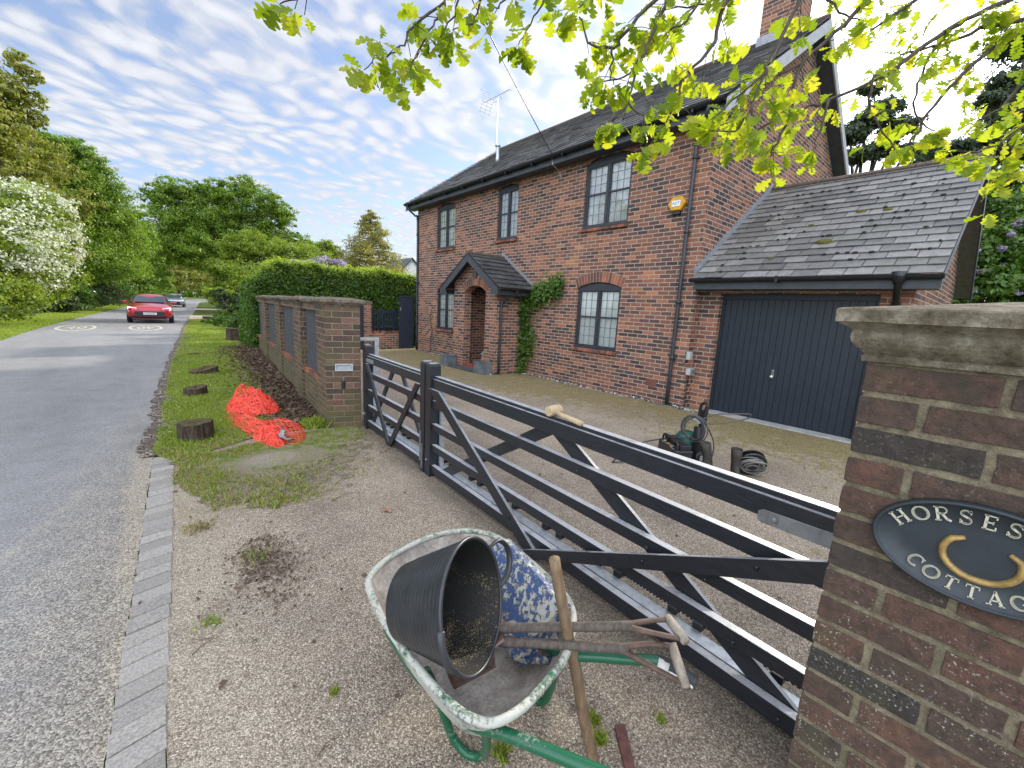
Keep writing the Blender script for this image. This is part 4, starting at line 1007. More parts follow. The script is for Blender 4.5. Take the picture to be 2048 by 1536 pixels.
prof2 = [(.000, 0), (.009, .001), (.011, .013), (.005, .0165), (.008, .020), (.014, .026), (.023, .034), (.030, .043), (.033, .054), (.032, .063), (.030, .069), (.033, .073), (.041, .078), (.050, .083), (.055, .086), (.060, .088), (.061, .115), (.056, .119)]
# dense loops so the stone can be weathered
def densecap(mb, x0, x1, y0, y1, z0, prof, top):
    def ring(o, h):
        L = []; cs = [(x0-o, y0-o), (x1+o, y0-o), (x1+o, y1+o), (x0-o, y1+o)]; k = 22
        for i in range(4):
            a, b = cs[i], cs[(i+1) % 4]
            for j in range(k):
                t = j/k; p = Vector((a[0]+(b[0]-a[0])*t, a[1]+(b[1]-a[1])*t, z0+h)); q = noise.noise_vector(p*12)*.0014+noise.noise_vector(p*45)*.0009
                L.append(p+q)
        return L
    loops = [ring(o, h) for o, h in prof]+[ring(-.05, prof[-1][1]+top*.4), ring(-.20, prof[-1][1]+top)]
    mb.loft(loops, True, True, True)
densecap(mb, X0, X1, Y0, Y1, zc, prof2, .03)
mb.build('stone_cap', M['stone'], pier, smooth=False)

# ---- oval sign with raised serif lettering
sign = thing('house_sign', 'black oval house sign with cream serif lettering and a raised gold horseshoe', 'sign', (X0-.012, -.035, 1.18))
SC = Vector((X0-.006, -.037, 1.18)); SA, SB = .172, .108
def sp(a, b, h): return (SC.x-h, SC.y-a, SC.z+b)
mb = MB(); n = 64; loops = []
for r, h in ((1.0, 0), (1.0, .008), (.985, .015), (.955, .018), (.93, .015), (.915, .008), (.5, .008)):
    loops.append([sp(SA*(1-(1-r)*.63)*math.cos(2*math.pi*k/n) if 0 else (SA-(1-r)*.12)*math.cos(2*math.pi*k/n), (SB-(1-r)*.12)*math.sin(2*math.pi*k/n), h) for k in range(n)])
mb.loft(loops, True, True, True)
M['sign'] = plain('sign_enamel', (.022, .030, .037), .5, var=.15, nscale=30, bump=.0006)
M['cream'] = plain('sign_cream', (.50, .48, .37), .6); M['gold'] = plain('sign_gold', (.33, .22, .075), .5, .3, var=.35, nscale=60, bump=.001)
mb.build('sign_plate', M['sign'], sign, smooth=True)
# serif glyphs as thick/thin strokes: (points, width) in a 1-high box
TK, TN = .15, .075
def arc(cx, cy, rx, ry, a0, a1, n=14): return [(cx+rx*math.cos(R_(a0+(a1-a0)*k/n)), cy+ry*math.sin(R_(a0+(a1-a0)*k/n))) for k in range(n+1)]
def ser(x, y, w=.3): return ([(x-w/2, y), (x+w/2, y)], TN*.8)
GL = {
 'H': (.86, [([(.14, 0), (.14, 1)], TK), ([(.72, 0), (.72, 1)], TK), ([(.14, .52), (.72, .52)], TN), ser(.14, .03), ser(.14, .97), ser(.72, .03), ser(.72, .97)]),
 'O': (.96, [(arc(.48, .5, .40, .46, 0, 360, 26), 'o')]),
 'R': (.84, [([(.16, 0), (.16, 1)], TK), ser(.16, .03), ser(.14, .97), ([(.16, .965)]+arc(.40, .74, .24, .225, 90, -90, 10)+[(.16, .515)], TN*1.2), ([(.38, .52), (.62, .12), (.8, .03)], TK*.85)]),
 'S': (.66, [([(.56, .82), (.54, .93)]+arc(.33, .75, .22, .2, 50, 230, 10)+arc(.33, .26, .24, .22, 55, -130, 12)+[(.08, .22)], TK*.85), ([(.57, .72), (.57, .98)], TN*.8), ([(.07, .03), (.07, .3)], TN*.8)]),
 'E': (.70, [([(.16, 0), (.16, 1)], TK), ([(.04, .965), (.62, .965)], TN), ([(.16, .51), (.5, .51)], TN), ([(.04, .035), (.64, .035)], TN), ([(.61, .8), (.61, .99)], TN), ([(.49, .42), (.49, .6)], TN*.8), ([(.635, .01), (.635, .24)], TN)]),
 'C': (.82, [(arc(.46, .5, .36, .46, 48, 312, 22), 'c'), ([(.72, .68), (.72, .97)], TN*.8)]),
 'T': (.74, [([(.37, 0), (.37, 1)], TK), ([(.03, .965), (.71, .965)], TN), ([(.05, .76), (.05, .98)], TN*.8), ([(.69, .76), (.69, .98)], TN*.8), ser(.37, .03)]),
 'A': (.86, [([(.14, 0), (.43, 1)], TN), ([(.42, 1), (.73, 0)], TK), ([(.24, .34), (.62, .34)], TN), ser(.13, .03, .26), ser(.73, .03, .28)]),
 'G': (.90, [(arc(.46, .5, .36, .46, 48, 312, 22), 'c'), ([(.72, .68), (.72, .97)], TN*.8), ([(.72, .06), (.72, .42)], TK), ([(.56, .42), (.84, .42)], TN*.8)]),
}
def glyph(mb, ch, mapf):
    for pts, wd in GL[ch][1]:
        n = len(pts)
        for i in range(n-1):
            (xa, ya), (xb, yb) = pts[i], pts[i+1]
            dx, dy = xb-xa, yb-ya; L = math.hypot(dx, dy) or 1e-6
            wv = wd
            if wd in ('o', 'c'): wv = TN+(TK*1.15-TN)*abs(dy)/L
            ex = dx/L*wv*.12; ey = dy/L*wv*.12; nx, ny = -dy/L*wv/2, dx/L*wv/2
            q = [(xa-ex+nx, ya-ey+ny), (xb+ex+nx, yb+ey+ny), (xb+ex-nx, yb+ey-ny), (xa-ex-nx, ya-ey-ny)]
            lo = [mapf(a, b, .0075) for a, b in q]; hi = [mapf(a, b, .0108) for a, b in q]
            mb.add(lo+hi, [(4,5,6,7),(0,1,5,4),(1,2,6,5),(2,3,7,6),(3,0,4,7)])
def arc_text(mb, txt, ra, rb, top, size, step, off=0):
    n = len(txt)
    # equal spacing measured along the ellipse
    th = [math.pi/2 if top else -math.pi/2]; tab = [(0.0, th[0])]; acc = 0
    for k in range(1, 900):
        t = tab[0][1]+(-1 if top else 1)*k*.0015; acc += .0015*math.hypot(ra*math.sin(t), rb*math.cos(t)); tab.append((acc, t))
    for i, ch in enumerate(txt):
        d = (i-(n-1)/2)*step+off; q = min(tab, key=lambda e: abs(e[0]-abs(d)))[1]; c0 = tab[0][1]; t_ = q if d >= 0 else 2*c0-q
        bx, by = ra*math.cos(t_), rb*math.sin(t_); tx, ty = ra*math.sin(t_), -rb*math.cos(t_)
        if not top: tx, ty = -tx, -ty
        L = math.hypot(tx, ty); tx /= L; ty /= L; ux, uy = -ty, tx
        w_ = GL[ch][0]
        def mf(a, b, h, bx=bx, by=by, tx=tx, ty=ty, ux=ux, uy=uy, w_=w_):
            a = (a-w_/2)*size; b = b*size; return sp(bx+tx*a+ux*b, by+ty*a+uy*b, h)
        glyph(mb, ch, mf)
mb = MB(); arc_text(mb, 'HORSESHOE', .128, .062, True, .030, .0315); arc_text(mb, 'COTTAGE', .135, .091, False, .029, .0345)
mb.build('lettering', M['cream'], sign)
mb = MB(); hs = [(.044*math.cos(R_(a))*1.25-.0, .041*math.sin(R_(a))*1.12-.004) for a in range(128, 413, 15)]
hs = [(x*(1.0 if i not in (0, len(hs)-1) else .8), y) for i, (x, y) in enumerate(hs)]
mb.tube([sp(a, b, .009) for a, b in hs], [.006 if i in (0, len(hs)-1) else .0095 for i in range(len(hs))], 8, squash=.7)
mb.build('horseshoe', M['gold'], sign, smooth=True)

# ================================================================ SLIDING GATE
gate = thing('sliding_gate', 'long charcoal timber sliding gate with diagonal braces on a galvanised track beam', 'gate', (1.9, 2.8, 0))
GA = Vector((2.02, 5.28, 0)); GLd = (Vector((1.77, .28, 0))-GA).normalized(); GN = Vector((-GLd.y, GLd.x, 0))
def gp(s, z, o): return GA+GLd*s+GN*o+Vector((0, 0, z))
def gbox(mb, s0, s1, z0, z1, o0, o1):
    mb.add([gp(s0, z0, o0), gp(s1, z0, o0), gp(s1, z0, o1), gp(s0, z0, o1), gp(s0, z1, o0), gp(s1, z1, o0), gp(s1, z1, o1), gp(s0, z1, o1)],
           [(3,2,1,0),(4,5,6,7),(0,1,5,4),(1,2,6,5),(2,3,7,6),(3,0,4,7)])
def gbar(mb, a, b, w, o0, o1, cut=None):
    d = Vector((b[0]-a[0], b[1]-a[1])).normalized(); n = Vector((-d.y, d.x))*w/2
    q = [(a[0]+n.x, a[1]+n.y), (b[0]+n.x, b[1]+n.y), (b[0]-n.x, b[1]-n.y), (a[0]-n.x, a[1]-n.y)]
    if cut:   # ends cut horizontally at the rail lines
        q = []
        for (p, sgn) in ((a, 1), (b, 1), (b, -1), (a, -1)):
            sh = sgn*w/2/abs(d.y) if abs(d.y) > .2 else 0
            q.append((p[0]+sh*(-1 if d.y > 0 else 1), p[1]))
    mb.prism([gp(s, z, o0) for s, z in q], (0, 0, 0), GN*(o1-o0))
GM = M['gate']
def rail(s0, s1, z0, z1, o0=0, o1=.045): mb = MB(); gbox(mb, s0, s1, z0, z1, o0, o1); return mb.build('rail', GM, gate, bevel=.003)
for s0, s1 in ((.11, 1.70), (1.92, 5.6)):
    mb = MB(); gbox(mb, s0, s1, .872, .962, 0, .07); gbox(mb, s0, s1, .962, .985, .018, .07); mb.build('top_rail', GM, gate, bevel=.004)
    for z0, z1 in ((.69, .76), (.47, .535), (.265, .33), (.045, .125)): rail(s0, s1, z0, z1)
def post(s0, s1, o0, o1, zt=1.09):
    mb = MB(); gbox(mb, s0, s1, .0 if s0 > .5 else -.0, zt-.015, o0, o1)
    c = [gp(s0, zt-.015, o0), gp(s1, zt-.015, o0), gp(s1, zt-.015, o1), gp(s0, zt-.015, o1)]; m_ = sum(c, Vector())/4
    mb.loft([c, [p+(m_-p)*.22+Vector((0, 0, .02)) for p in c]], True, False, True)
    return mb.build('post', GM, gate, bevel=.002)
post(.0, .105, -.015, .085); post(1.70, 1.79, -.02, .085, 1.10); post(1.815, 1.92, -.02, .085, 1.095)
def brace(a, b, w, front=True, cut=True):
    mb = MB(); gbar(mb, a, b, w, -.026 if front else .047, -.001 if front else .07, cut); return mb.build('brace', GM, gate, bevel=.002)
brace((1.98, .872), (3.46, .0), .10); brace((2.0, .04), (3.47, .885), .085, False, True)
brace((3.55, .885), (5.15, -.02), .095, False); 
# long counter-brace, chamfered at its foot
mb = MB(); q = [(3.47, -.035), (3.40, .005), (3.44, .045), (5.3, .955), (5.35, .875)]
q = [(3.42, -.03), (3.385, .015), (3.45, .055), (5.2, .915), (5.25, .845)]
mb.prism([gp(s, z, -.052) for s, z in q], (0, 0, 0), GN*.024); mb.build('brace', GM, gate, bevel=.002)
brace((.16, .872), (.87, .02), .065); brace((1.64, .872), (.90, .02), .065)
brace((.84, .885), (.12, .06), .06, False); brace((1.08, .885), (1.78, .06), .06, False)
mb = MB()
def bolt(s, z, o=-.002): mb = MB(); mb.lathe([(.010, 0), (.010, .004), (.006, .007)], gp(s, z, o), 8, axis=-GN); mb.build('bolt', M['black'], gate)
for s, z in ((2.12, .79), (2.45, .50), (3.19, .16), (3.02, .725), (2.5, .30), (3.8, .725), (4.3, .5), (4.75, .295), (2.28, .72), (1.45, .66), (1.2, .36), (.35, .66), (.6, .36), (4.95, .10), (4.6, .50)): bolt(s, z, -.027)
for s, z in ((3.48, .03), (3.8, .18), (4.3, .435), (4.8, .68)): bolt(s, z, -.053)
mb = MB(); q = [(4.757, .862), (4.757, .893), (4.775, .905), (5.5, .925), (5.5, .853), (4.77, .85)]
mb.prism([gp(s, z, -.008) for s, z in q], (0, 0, 0), GN*.007); mb.lathe([(.013, 0), (.013, .008), (.006, .014)], gp(4.82, .88, -.008), 6, axis=-GN)
M['strap'] = plain('aged_zinc', (.22, .225, .23), .5, .3, var=.3, nscale=20); mb.build('strap', M['strap'], gate, bevel=.002)
mb = MB(); q = [(.11, .885), (.36, .885), (.36, .935), (.11, .935)]; mb.prism([gp(s, z, -.008) for s, z in q], (0, 0, 0), GN*.007); mb.build('strap', M['strap'], gate, bevel=.002)
# galvanised cantilever beam, C-shaped, behind the bottom rail
mb = MB(); gbox(mb, .1, 5.7, .03, .036, .075, .15); gbox(mb, .1, 5.7, .10, .106, .075, .15); gbox(mb, .1, 5.7, .036, .10, .075, .081); gbox(mb, .1, 5.7, .036, .055, .144, .15); gbox(mb, .1, 5.7, .08, .10, .144, .15)
gbox(mb, 1.93, 1.965, .10, .87, .072, .11); gbox(mb, .115, .14, .10, .87, .072, .10)
mb.build('track_beam', M['galv'], gate, bevel=.002)
mb = MB(); s = .3
gbox(mb, .3, 5.7, .112, .135, .205, .225)
while s < 5.6: gbox(mb, s, s+.011, .112, .135, .190, .205); s += .022
mb.build('gear_rack', M['black'], gate)
s = .35
while s < 5.6:
    for q in (s, s+.14): mb = MB(); gbox(mb, q, q+.05, .105, .14, .15, .225); mb.build('rack_bracket', M['black'], gate, bevel=.004)
    s += .5
mb = MB(); gbox(mb, .3, 5.7, .138, .150, .228, .262); mb.build('rack_cover_strip', M['strap'], gate)
mb = MB(); gbox(mb, 1.725, 1.735, .12, .42, -.034, -.022); gbox(mb, 1.76, 1.77, .05, .30, -.034, -.022); mb.lathe([(.012, 0), (.012, .012)], gp(1.865, .17, -.022), 8, axis=-GN); mb.lathe([(.022, 0), (.022, .02), (.012, .03)], gp(.05, .2, -.016), 10, axis=-GN); mb.build('latch', M['strap'], gate)
# galvanised receiving frame
fr = thing('guide_frame', 'galvanised steel guide frame standing behind the left gate pillar', 'frame', (2.27, 5.5, 0))
mb = MB(); mb.box(2.235, 2.295, 5.45, 5.51, 0, 1.165); fr_u = mb.build('upright', M['galv'], fr, bevel=.004)
mb = MB(); mb.box(1.95, 2.235, 5.455, 5.505, 1.125, 1.165); mb.build('cross_arm', M['galv'], fr, bevel=.003)
mb = MB(); mb.box(2.19, 2.34, 5.40, 5.56, 0.008, .022); mb.build('base_plate', M['galv'], fr)

# ---- mallet on the top rail
ml = thing('mallet', 'pale wooden mallet lying on the top rail of the gate', 'mallet', (1.86, 1.74, .985))
hc = Vector((1.875, 1.765, 1.018))
ha = Vector((-.035, -1, 0)).normalized(); hx_ = Vector((1, -.05, 0)).normalized()
mb = MB(); hd = (hx_*1+ha*-.12).normalized()
mb.lathe([(.028, -.055), (.032, -.052), (.034, -.02), (.034, .02), (.032, .052), (.028, .055)], hc, 14, axis=hd); mb.build('head', M['pale_wood'], ml, smooth=False, bevel=.003)
mb = MB(); mb.tube([hc-Vector((0, 0, .006)), hc+ha*.10+Vector((-.012, 0, -.013)), hc+ha*.26+Vector((-.03, 0, -.017))], [.014, .0145, .0165], 10); mb.build('handle', M['pale_wood'], ml, smooth=True)

# ================================================================ WHEELBARROW
wb = thing('wheelbarrow', 'mortar stained wheelbarrow with green tubular frame, loaded with tools in front of the gate', 'wheelbarrow', (.8, 1.15, 0))
def tray_mat():
    m, t = mat('mortar_stained_tray'); v = t.obj(); n = t.noise(v, 16, 6, .7); n2 = t.noise(v, 90, 5, .7)
    c = t.mix(t.map01(n, .35, .65), (.27, .24, .215), (.52, .475, .43)); c = t.mix(.7, c, t.ramp(n2, [(.3, (.6, .6, .6)), (.5, (1, 1, 1)), (.7, (1.35, 1.35, 1.3))]), 'MULTIPLY')
    c = t.mix(t.math('MULTIPLY', t.map01(t.noise(v, 5, 4), .5, .7), .5), c, (.13, .085, .06))
    fin(t, c, .85, t.bump(n2, .003), spec=.25); return m
def green_mat(name, amt):
    m, t = mat(name); v = t.obj(); n = t.noise(v, 75, 6, .8); n2 = t.noise(v, 7, 4, .6)
    k = t.map01(t.math('ADD', n, t.math('MULTIPLY', t.math('SUBTRACT', n2, .5), .7)), amt, amt+.16)
    c = t.mix(k, (.008, .10, .045), t.mix(n, (.30, .32, .27), (.56, .55, .49)))
    fin(t, c, t.math('ADD', .3, t.math('MULTIPLY', k, .5)), t.bump(k, .0015), spec=.5); return m
M['tray'] = tray_mat(); M['rim'] = green_mat('scuffed_green_rim', .33); M['green'] = green_mat('green_frame_paint', .62)
RIM = [(.52, 1.28), (.545, 1.39), (.63, 1.46), (.73, 1.495), (.85, 1.515), (.97, 1.50), (1.06, 1.445), (1.115, 1.35), (1.12, 1.2), (1.105, 1.05), (1.09, .93), (1.045, .835), (.96, .765), (.87, .715), (.77, .69), (.67, .675), (.585, .69), (.54, .75), (.52, .85), (.51, 1.0), (.508, 1.15)]
rimc = Vector((.80, 1.12, 0)); NR = 84
rim3 = smoothpath([(x, y, .60) for x, y in RIM], 4, closed=True)
# nose rises a little, handles end dips
for p in rim3: p.z = .60+.02*(p.y-1.1)
def inner(f, z, sx=1, sy=1, cx=.80, cy=1.12): return [Vector((cx+(p.x-.80)*f*sx, cy+(p.y-1.12)*f*sy, z)) for p in rim3]
lp = [rim3, inner(.985, .585), inner(.93, .53, 1, 1, .80, 1.12), inner(.84, .46, 1, .96, .80, 1.11), inner(.72, .395, 1, .93, .80, 1.10), inner(.62, .365, 1, .92, .80, 1.10), inner(.45, .355, 1, .92, .80, 1.10), inner(.2, .353, 1, .92, .8, 1.10)]
mb = MB(); mb.loft(lp, True, False, True); tr_ = mb.build('tray', M['tray'], wb, smooth=True)
mb = MB(); lo = [[p+Vector((0, 0, -.004)) for p in L] for L in lp]; c0 = Vector((.8, 1.12, .5))
lo = [[c0+(p-c0)*1.012 for p in L] for L in lo]; mb.loft(lo, True, False, True); mb.build('tray_underside', M['rim'], wb, smooth=True)
mb = MB(); R2 = [p+(p-Vector((.8, 1.12, p.z))).normalized()*.006 for p in rim3]; R2 = R2+[R2[0], R2[1]]
mb.tube(R2, .0125, 8, cap=False); mb.build('rolled_rim', M['rim'], wb, smooth=True)
def tubepart(name, pts, r, m, k=5): mb = MB(); mb.tube(smoothpath(pts, k), r, 12); return mb.build(name, m, wb, smooth=True)
tubepart('handle_tube', [(.93, 1.55, .22), (.98, 1.2, .33), (.965, .95, .44), (.945, .765, .53), (1.00, .675, .555), (1.07, .60, .562), (1.125, .545, .567), (1.145, .50, .562)], .0165, M['green'])
tubepart('handle_tube', [(.68, 1.55, .22), (.62, 1.2, .33), (.59, .95, .44), (.585, .78, .50), (.62, .68, .535), (.70, .50, .56), (.75, .38, .575), (.765, .28, .56)], .0165, M['green'])
gm = plain('grip_rubber', (.03, .032, .036), .6, var=.3); gw = plain('grip_white', (.55, .55, .52), .6)
mb = MB(); P = smoothpath([(1.128, .543, .567), (1.146, .503, .562), (1.156, .470, .557), (1.163, .435, .552)], 4); mb.tube(P, [.0175, .019, .0195, .0195, .019, .019, .0195, .0195, .019, .019, .0195, .0195, .021][:len(P)], 12); gr_ = mb.build('grip', gm, wb, smooth=True)
mb = MB(); mb.tube([p+Vector((-.006, -.003, -.002)) for p in P[:4]], .0195, 12); mb.tube([p+Vector((-.012, -.006, -.006)) for p in P[3:-1]], .0085, 10); mb.build('grip_band', gw, gr_, smooth=True)
mb = MB(); mb.tube([(.752, .36, .574), (.765, .28, .56), (.775, .20, .55)], .022, 12); mb.build('grip', gm, wb, smooth=True)
tubepart('leg', [(.60, 1.06, .44), (.64, 1.07, .34), (.69, 1.08, .18), (.725, 1.075, .07), (.755, 1.03, .02), (.785, .985, .03), (.775, .94, .12), (.71, .88, .30), (.60, .79, .49)], .0155, M['green'], 5)
tubepart('leg', [(.99, 1.10, .42), (1.02, 1.10, .34), (1.06, 1.10, .18), (1.08, 1.09, .07), (1.10, 1.05, .02), (1.12, 1.0, .03), (1.11, .96, .12), (1.06, .90, .30), (.98, .84, .49)], .0155, M['green'], 5)
tubepart('axle_stay', [(.68, 1.55, .22), (.74, 1.60, .18), (.80, 1.61, .17), (.86, 1.60, .18), (.93, 1.55, .22)], .012, M['green'])
wh = MB(); wc = (.80, 1.56, .18)
wh.lathe([(.07, -.04), (.155, -.045), (.178, -.025), (.182, 0), (.178, .025), (.155, .045), (.07, .04)], wc, 28, axis=(1, .05, 0)); who = wh.build('tyre', M['black'], wb, smooth=True)
mb = MB(); mb.lathe([(.02, -.045), (.09, -.035), (.10, -.03), (.10, .03), (.09, .035), (.02, .045)], wc, 20, axis=(1, .05, 0)); mb.build('rim', M['green'], who, smooth=True)

# ---- black flexible tub lying in the barrow
bk = thing('rubber_tub', 'black rubber tub speckled with grit lying on its side in the barrow', 'tub', (.62, 1.05, .6))
bn = Vector((.44, -.85, .30)).normalized(); bm_ = Vector((.38, -.10, .95)); bm_ = (bm_-bn*bm_.dot(bn)).normalized(); bs = bn.cross(bm_)
BC = Vector((.676, .912, .748)); BR = .188; BD = .245
def bp(th, h, r):
    # mouth squashed a little where it rests, lip dips at the handles
    return BC+bn*h+bm_*(math.cos(th)*r*1.0)+bs*(math.sin(th)*r*.93)
nb = 48; loops = []; inn = []
for k in range(61):
    t = k/60; r = BR-(BR-.120)*t; rib = .0016 if (k % 4 == 0 and 3 < k < 50) else 0
    loops.append([bp(2*math.pi*i/nb, -BD*t, r+rib) for i in range(nb)])
mb = MB(); mb.loft(loops, True, False, True)
def dirt(name, base, sp_, hi):
    m, t = mat(name); v = t.obj(); n = t.noise(v, 230, 3, .8); n2 = t.math('ADD', t.noise(v, 12, 4, .6), t.math('MULTIPLY', t.map01(t.sep(v)[2], .86, .56), .28))
    k = t.map01(t.math('ADD', n, t.math('MULTIPLY', t.math('SUBTRACT', n2, .5), .5)), sp_, sp_+.06)
    vo = t.noise(v, 260, 2, .5); c = t.mix(k, base, t.mix(vo, tuple(x*.6 for x in hi), hi)); fin(t, c, .55, t.bump(k, .002), spec=.45); return m
mb.build('tub_wall', plain('black_rubber', (.022, .024, .027), .33, var=.35, nscale=14, bump=.0015), bk, smooth=True)
for k in range(12):
    t = k/11; r = BR-.005-(BR-.120)*t; inn.append([bp(2*math.pi*i/nb, -BD*t*.985-.001, r) for i in range(nb)])
mb = MB(); mb.loft(inn, True, False, True); mb.build('gritty_lining', dirt('gritty_black', (.010, .010, .010), .70, (.50, .42, .24)), bk, smooth=True)
M['rubber'] = plain('tub_lip', (.028, .030, .034), .4, var=.3)
mb = MB(); R3 = [bp(2*math.pi*i/nb, 0, BR-.001) for i in range(nb+2)]; mb.tube(R3, .0065, 6, cap=False); mb.build('lip', M['rubber'], bk, smooth=True)
def handle(th, w, out):
    A = []
    for k in range(9):
        u = k/8; a = th+(u-.5)*w; o = math.sin(math.pi*u)**.6*out
        p = bp(a, 0, BR); c = (p-BC); c = (c-bn*c.dot(bn)).normalized(); A.append(p+c*o+bn*o*.25)
    mb = MB(); mb.tube(smoothpath(A, 3), .011, 8, squash=.6); return mb.build('handle', M['rubber'], bk, smooth=True)
hs_ = -1 if bs.dot(_r) < 0 else 1; handle(R_(64*hs_), .78, .072); handle(R_(-118*hs_), .7, .010)

# ---- blue plastic spot board leaning behind the tub
bl = thing('plastic_tray', 'blue plastic mixing tray caked with dried mortar, propped up in the barrow', 'tray', (.95, 1.05, .55))
P1, P2, P3, P4 = Vector((1.045, 1.235, .70)), Vector((.985, .815, .665)), Vector((.835, .885, .455)), Vector((.885, 1.30, .49))
nrm = (P2-P1).cross(P3-P1).normalized()
if nrm.z < 0: nrm = -nrm
def rr_poly(P, f, o):
    c = sum(P, Vector())/4; out = []
    for i in range(4):
        a, b, d = P[i-1], P[i], P[(i+1) % 4]; e1 = (a-b).normalized(); e2 = (d-b).normalized(); r = .03
        for k in range(4):
            t = k/3; q = b+e1*r*(1-t)**2+e2*r*t**2; out.append(c+(q-c)*f+nrm*o)
    return out
mb = MB(); PP4 = [P1, P2, P3, P4]
mb.loft([rr_poly(PP4, 1.03, -.045), rr_poly(PP4, 1.03, -.038), rr_poly(PP4, 1.0, -.036), rr_poly(PP4, .97, -.004), rr_poly(PP4, .955, 0), rr_poly(PP4, .5, .001)], True, True, True)
def blue_mat():
    m, t = mat('mortar_caked_blue'); v = t.obj(); n = t.noise(v, 48, 7, .75); n2 = t.noise(v, 10, 4)
    k = t.map01(t.math('ADD', n, t.math('MULTIPLY', t.math('SUBTRACT', n2, .5), .4)), .50, .53)
    k2 = t.math('MULTIPLY', k, .85); c = t.mix(k2, (.030, .070, .20), t.mix(n, (.38, .37, .28), (.60, .58, .46)))
    c = t.mix(t.map01(t.noise(v, 50, 4), .3, .7), t.mix(.3, c, (.1, .14, .26)), c); fin(t, c, .6, t.bump(k, .003)); return m
M['blue'] = blue_mat(); mb.build('tray_shell', M['blue'], bl, smooth=False, bevel=.003)
ft = thing('trowel', 'small blue handled trowel caked in mortar in the near corner of the barrow', 'trowel', (.92, .83, .47))
mb = MB(); mb.tube([(.885, .86, .47), (.93, .815, .475)], .012, 8); mb.build('handle', M['blue'], ft, smooth=True)
mb = MB(); mb.prism([(.93, .81, .47), (.96, .80, .475), (1.03, .88, .53), (1.0, .90, .525)], (0, 0, 0), (0, 0, .003)); mb.build('blade', M['blue'], ft)

# ---- two shovels
def shovel(label, sh, dY, g0, g1, blade, seed):
    t = thing('shovel', label, 'shovel', tuple(sh[0]), group='shovels lying in the wheelbarrow')
    mb = MB(); P = smoothpath(sh, 3); mb.tube(P, [.015]*(len(P)-1)+[.0155], 10); mb.build('shaft', M['handle_wood'], t, smooth=True)
    mb = MB(); e = Vector(sh[-1]); g0 = Vector(g0); g1 = Vector(g1)
    mb.tube(smoothpath([e-(e-Vector(sh[-2])).normalized()*.03, e.lerp(g0, .45)+(g0-g1)*.10, g0], 4), [.014, .012, .011, .010, .009, .009, .009, .009, .009][:9], 8, squash=.75)
    mb.tube(smoothpath([e-(e-Vector(sh[-2])).normalized()*.03, e.lerp(g1, .45)+(g1-g0)*.10, g1], 4), [.014, .012, .011, .010, .009, .009, .009, .009, .009][:9], 8, squash=.75)
    mb.build('yoke', plain('rusty_yoke', (.085, .052, .038), .7, var=.4, nscale=40), t, smooth=True)
    mb = MB(); d = (g1-g0).normalized(); mb.tube([g0-d*.008, g0.lerp(g1, .5), g1+d*.008], [.0135, .015, .0135], 10); mb.build('grip', M['grip_wood'], t, smooth=True)
    mb = MB(); b = [Vector(p) for p in blade]; mid = sum(b, Vector())/len(b)
    n = 7; rows = []
    for i in range(n):
        u = i/(n-1); L = b[0].lerp(b[3], u); Rr = b[1].lerp(b[2], u); row = []
        for j in range(n):
            w_ = j/(n-1); p = L.lerp(Rr, w_); p.z += .022*((2*w_-1)**2)*(1-.4*u); row.append(p)
        rows.append(row)
    vs = [p for r in rows for p in r]; mb.add(vs, [(i*n+j, i*n+j+1, (i+1)*n+j+1, (i+1)*n+j) for i in range(n-1) for j in range(n-1)])
    m = M.get('rust') or M.setdefault('rust', plain('rusty_blade', (.17, .105, .085), .8, var=.5, nscale=22, bump=.002))
    mb.build('blade', m, t, smooth=True, solid=.003)
    mb = MB(); s0 = Vector(sh[0]); s1 = Vector(sh[1]); mb.tube([s0+(s0-s1).normalized()*.05, s0, s0.lerp(s1, .35)], [.009, .0165, .016], 8); mb.build('socket', M['handle_wood'], t, smooth=True)
    return t
shovel('upper of two wooden shafted shovels, grip resting over the gate rail side', [(.80, .905, .605), (.8667, .8233, .628), (.9633, .705, .6617), (1.05, .60, .692)], 0, (1.160, .540, .70), (1.12, .470, .70), [(.845, .975, .60), (.765, .865, .58), (.64, .94, .475), (.69, 1.045, .50)], 1)
shovel('lower of two wooden shafted shovels, beside the green barrow handle', [(.785, .885, .575), (.8633, .785, .597), (.9417, .685, .618), (1.02, .585, .640)], 0, (1.12, .50, .655), (1.085, .435, .595), [(.80, .955, .475), (.77, .90, .455), (.64, .95, .42), (.66, 1.05, .44)], 2)
mb = MB(); P = [Vector((1.075, .685, -.0)), Vector((1.0, .705, .3)), Vector((.925, .74, .62)), Vector((.862, .768, .9))]
pts = smoothpath(P, 5)
for i, p in enumerate(pts): p += Vector((math.sin(i*.9)*.0025, math.cos(i*1.3)*.002, 0))
mb.tube(pts, [.0215-.005*i/len(pts) for i in range(len(pts))], 14)
tag(mb.build('wooden_pole', M['pole_wood'], smooth=True), 'rough round wooden handle standing upright against the barrow rim', 'pole')
mb = MB(); mb.prism([(1.16, .62, .01), (1.19, .60, .01), (1.31, .73, .01), (1.275, .755, .01)], (0, 0, 0), (0, 0, .022))
tag(mb.build('brick_offcut', plain('red_offcut', (.13, .055, .045), .85, var=.4, nscale=30, bump=.004), bevel=.003), 'thin dark red brick offcut on the gravel beside the pole', 'brick')
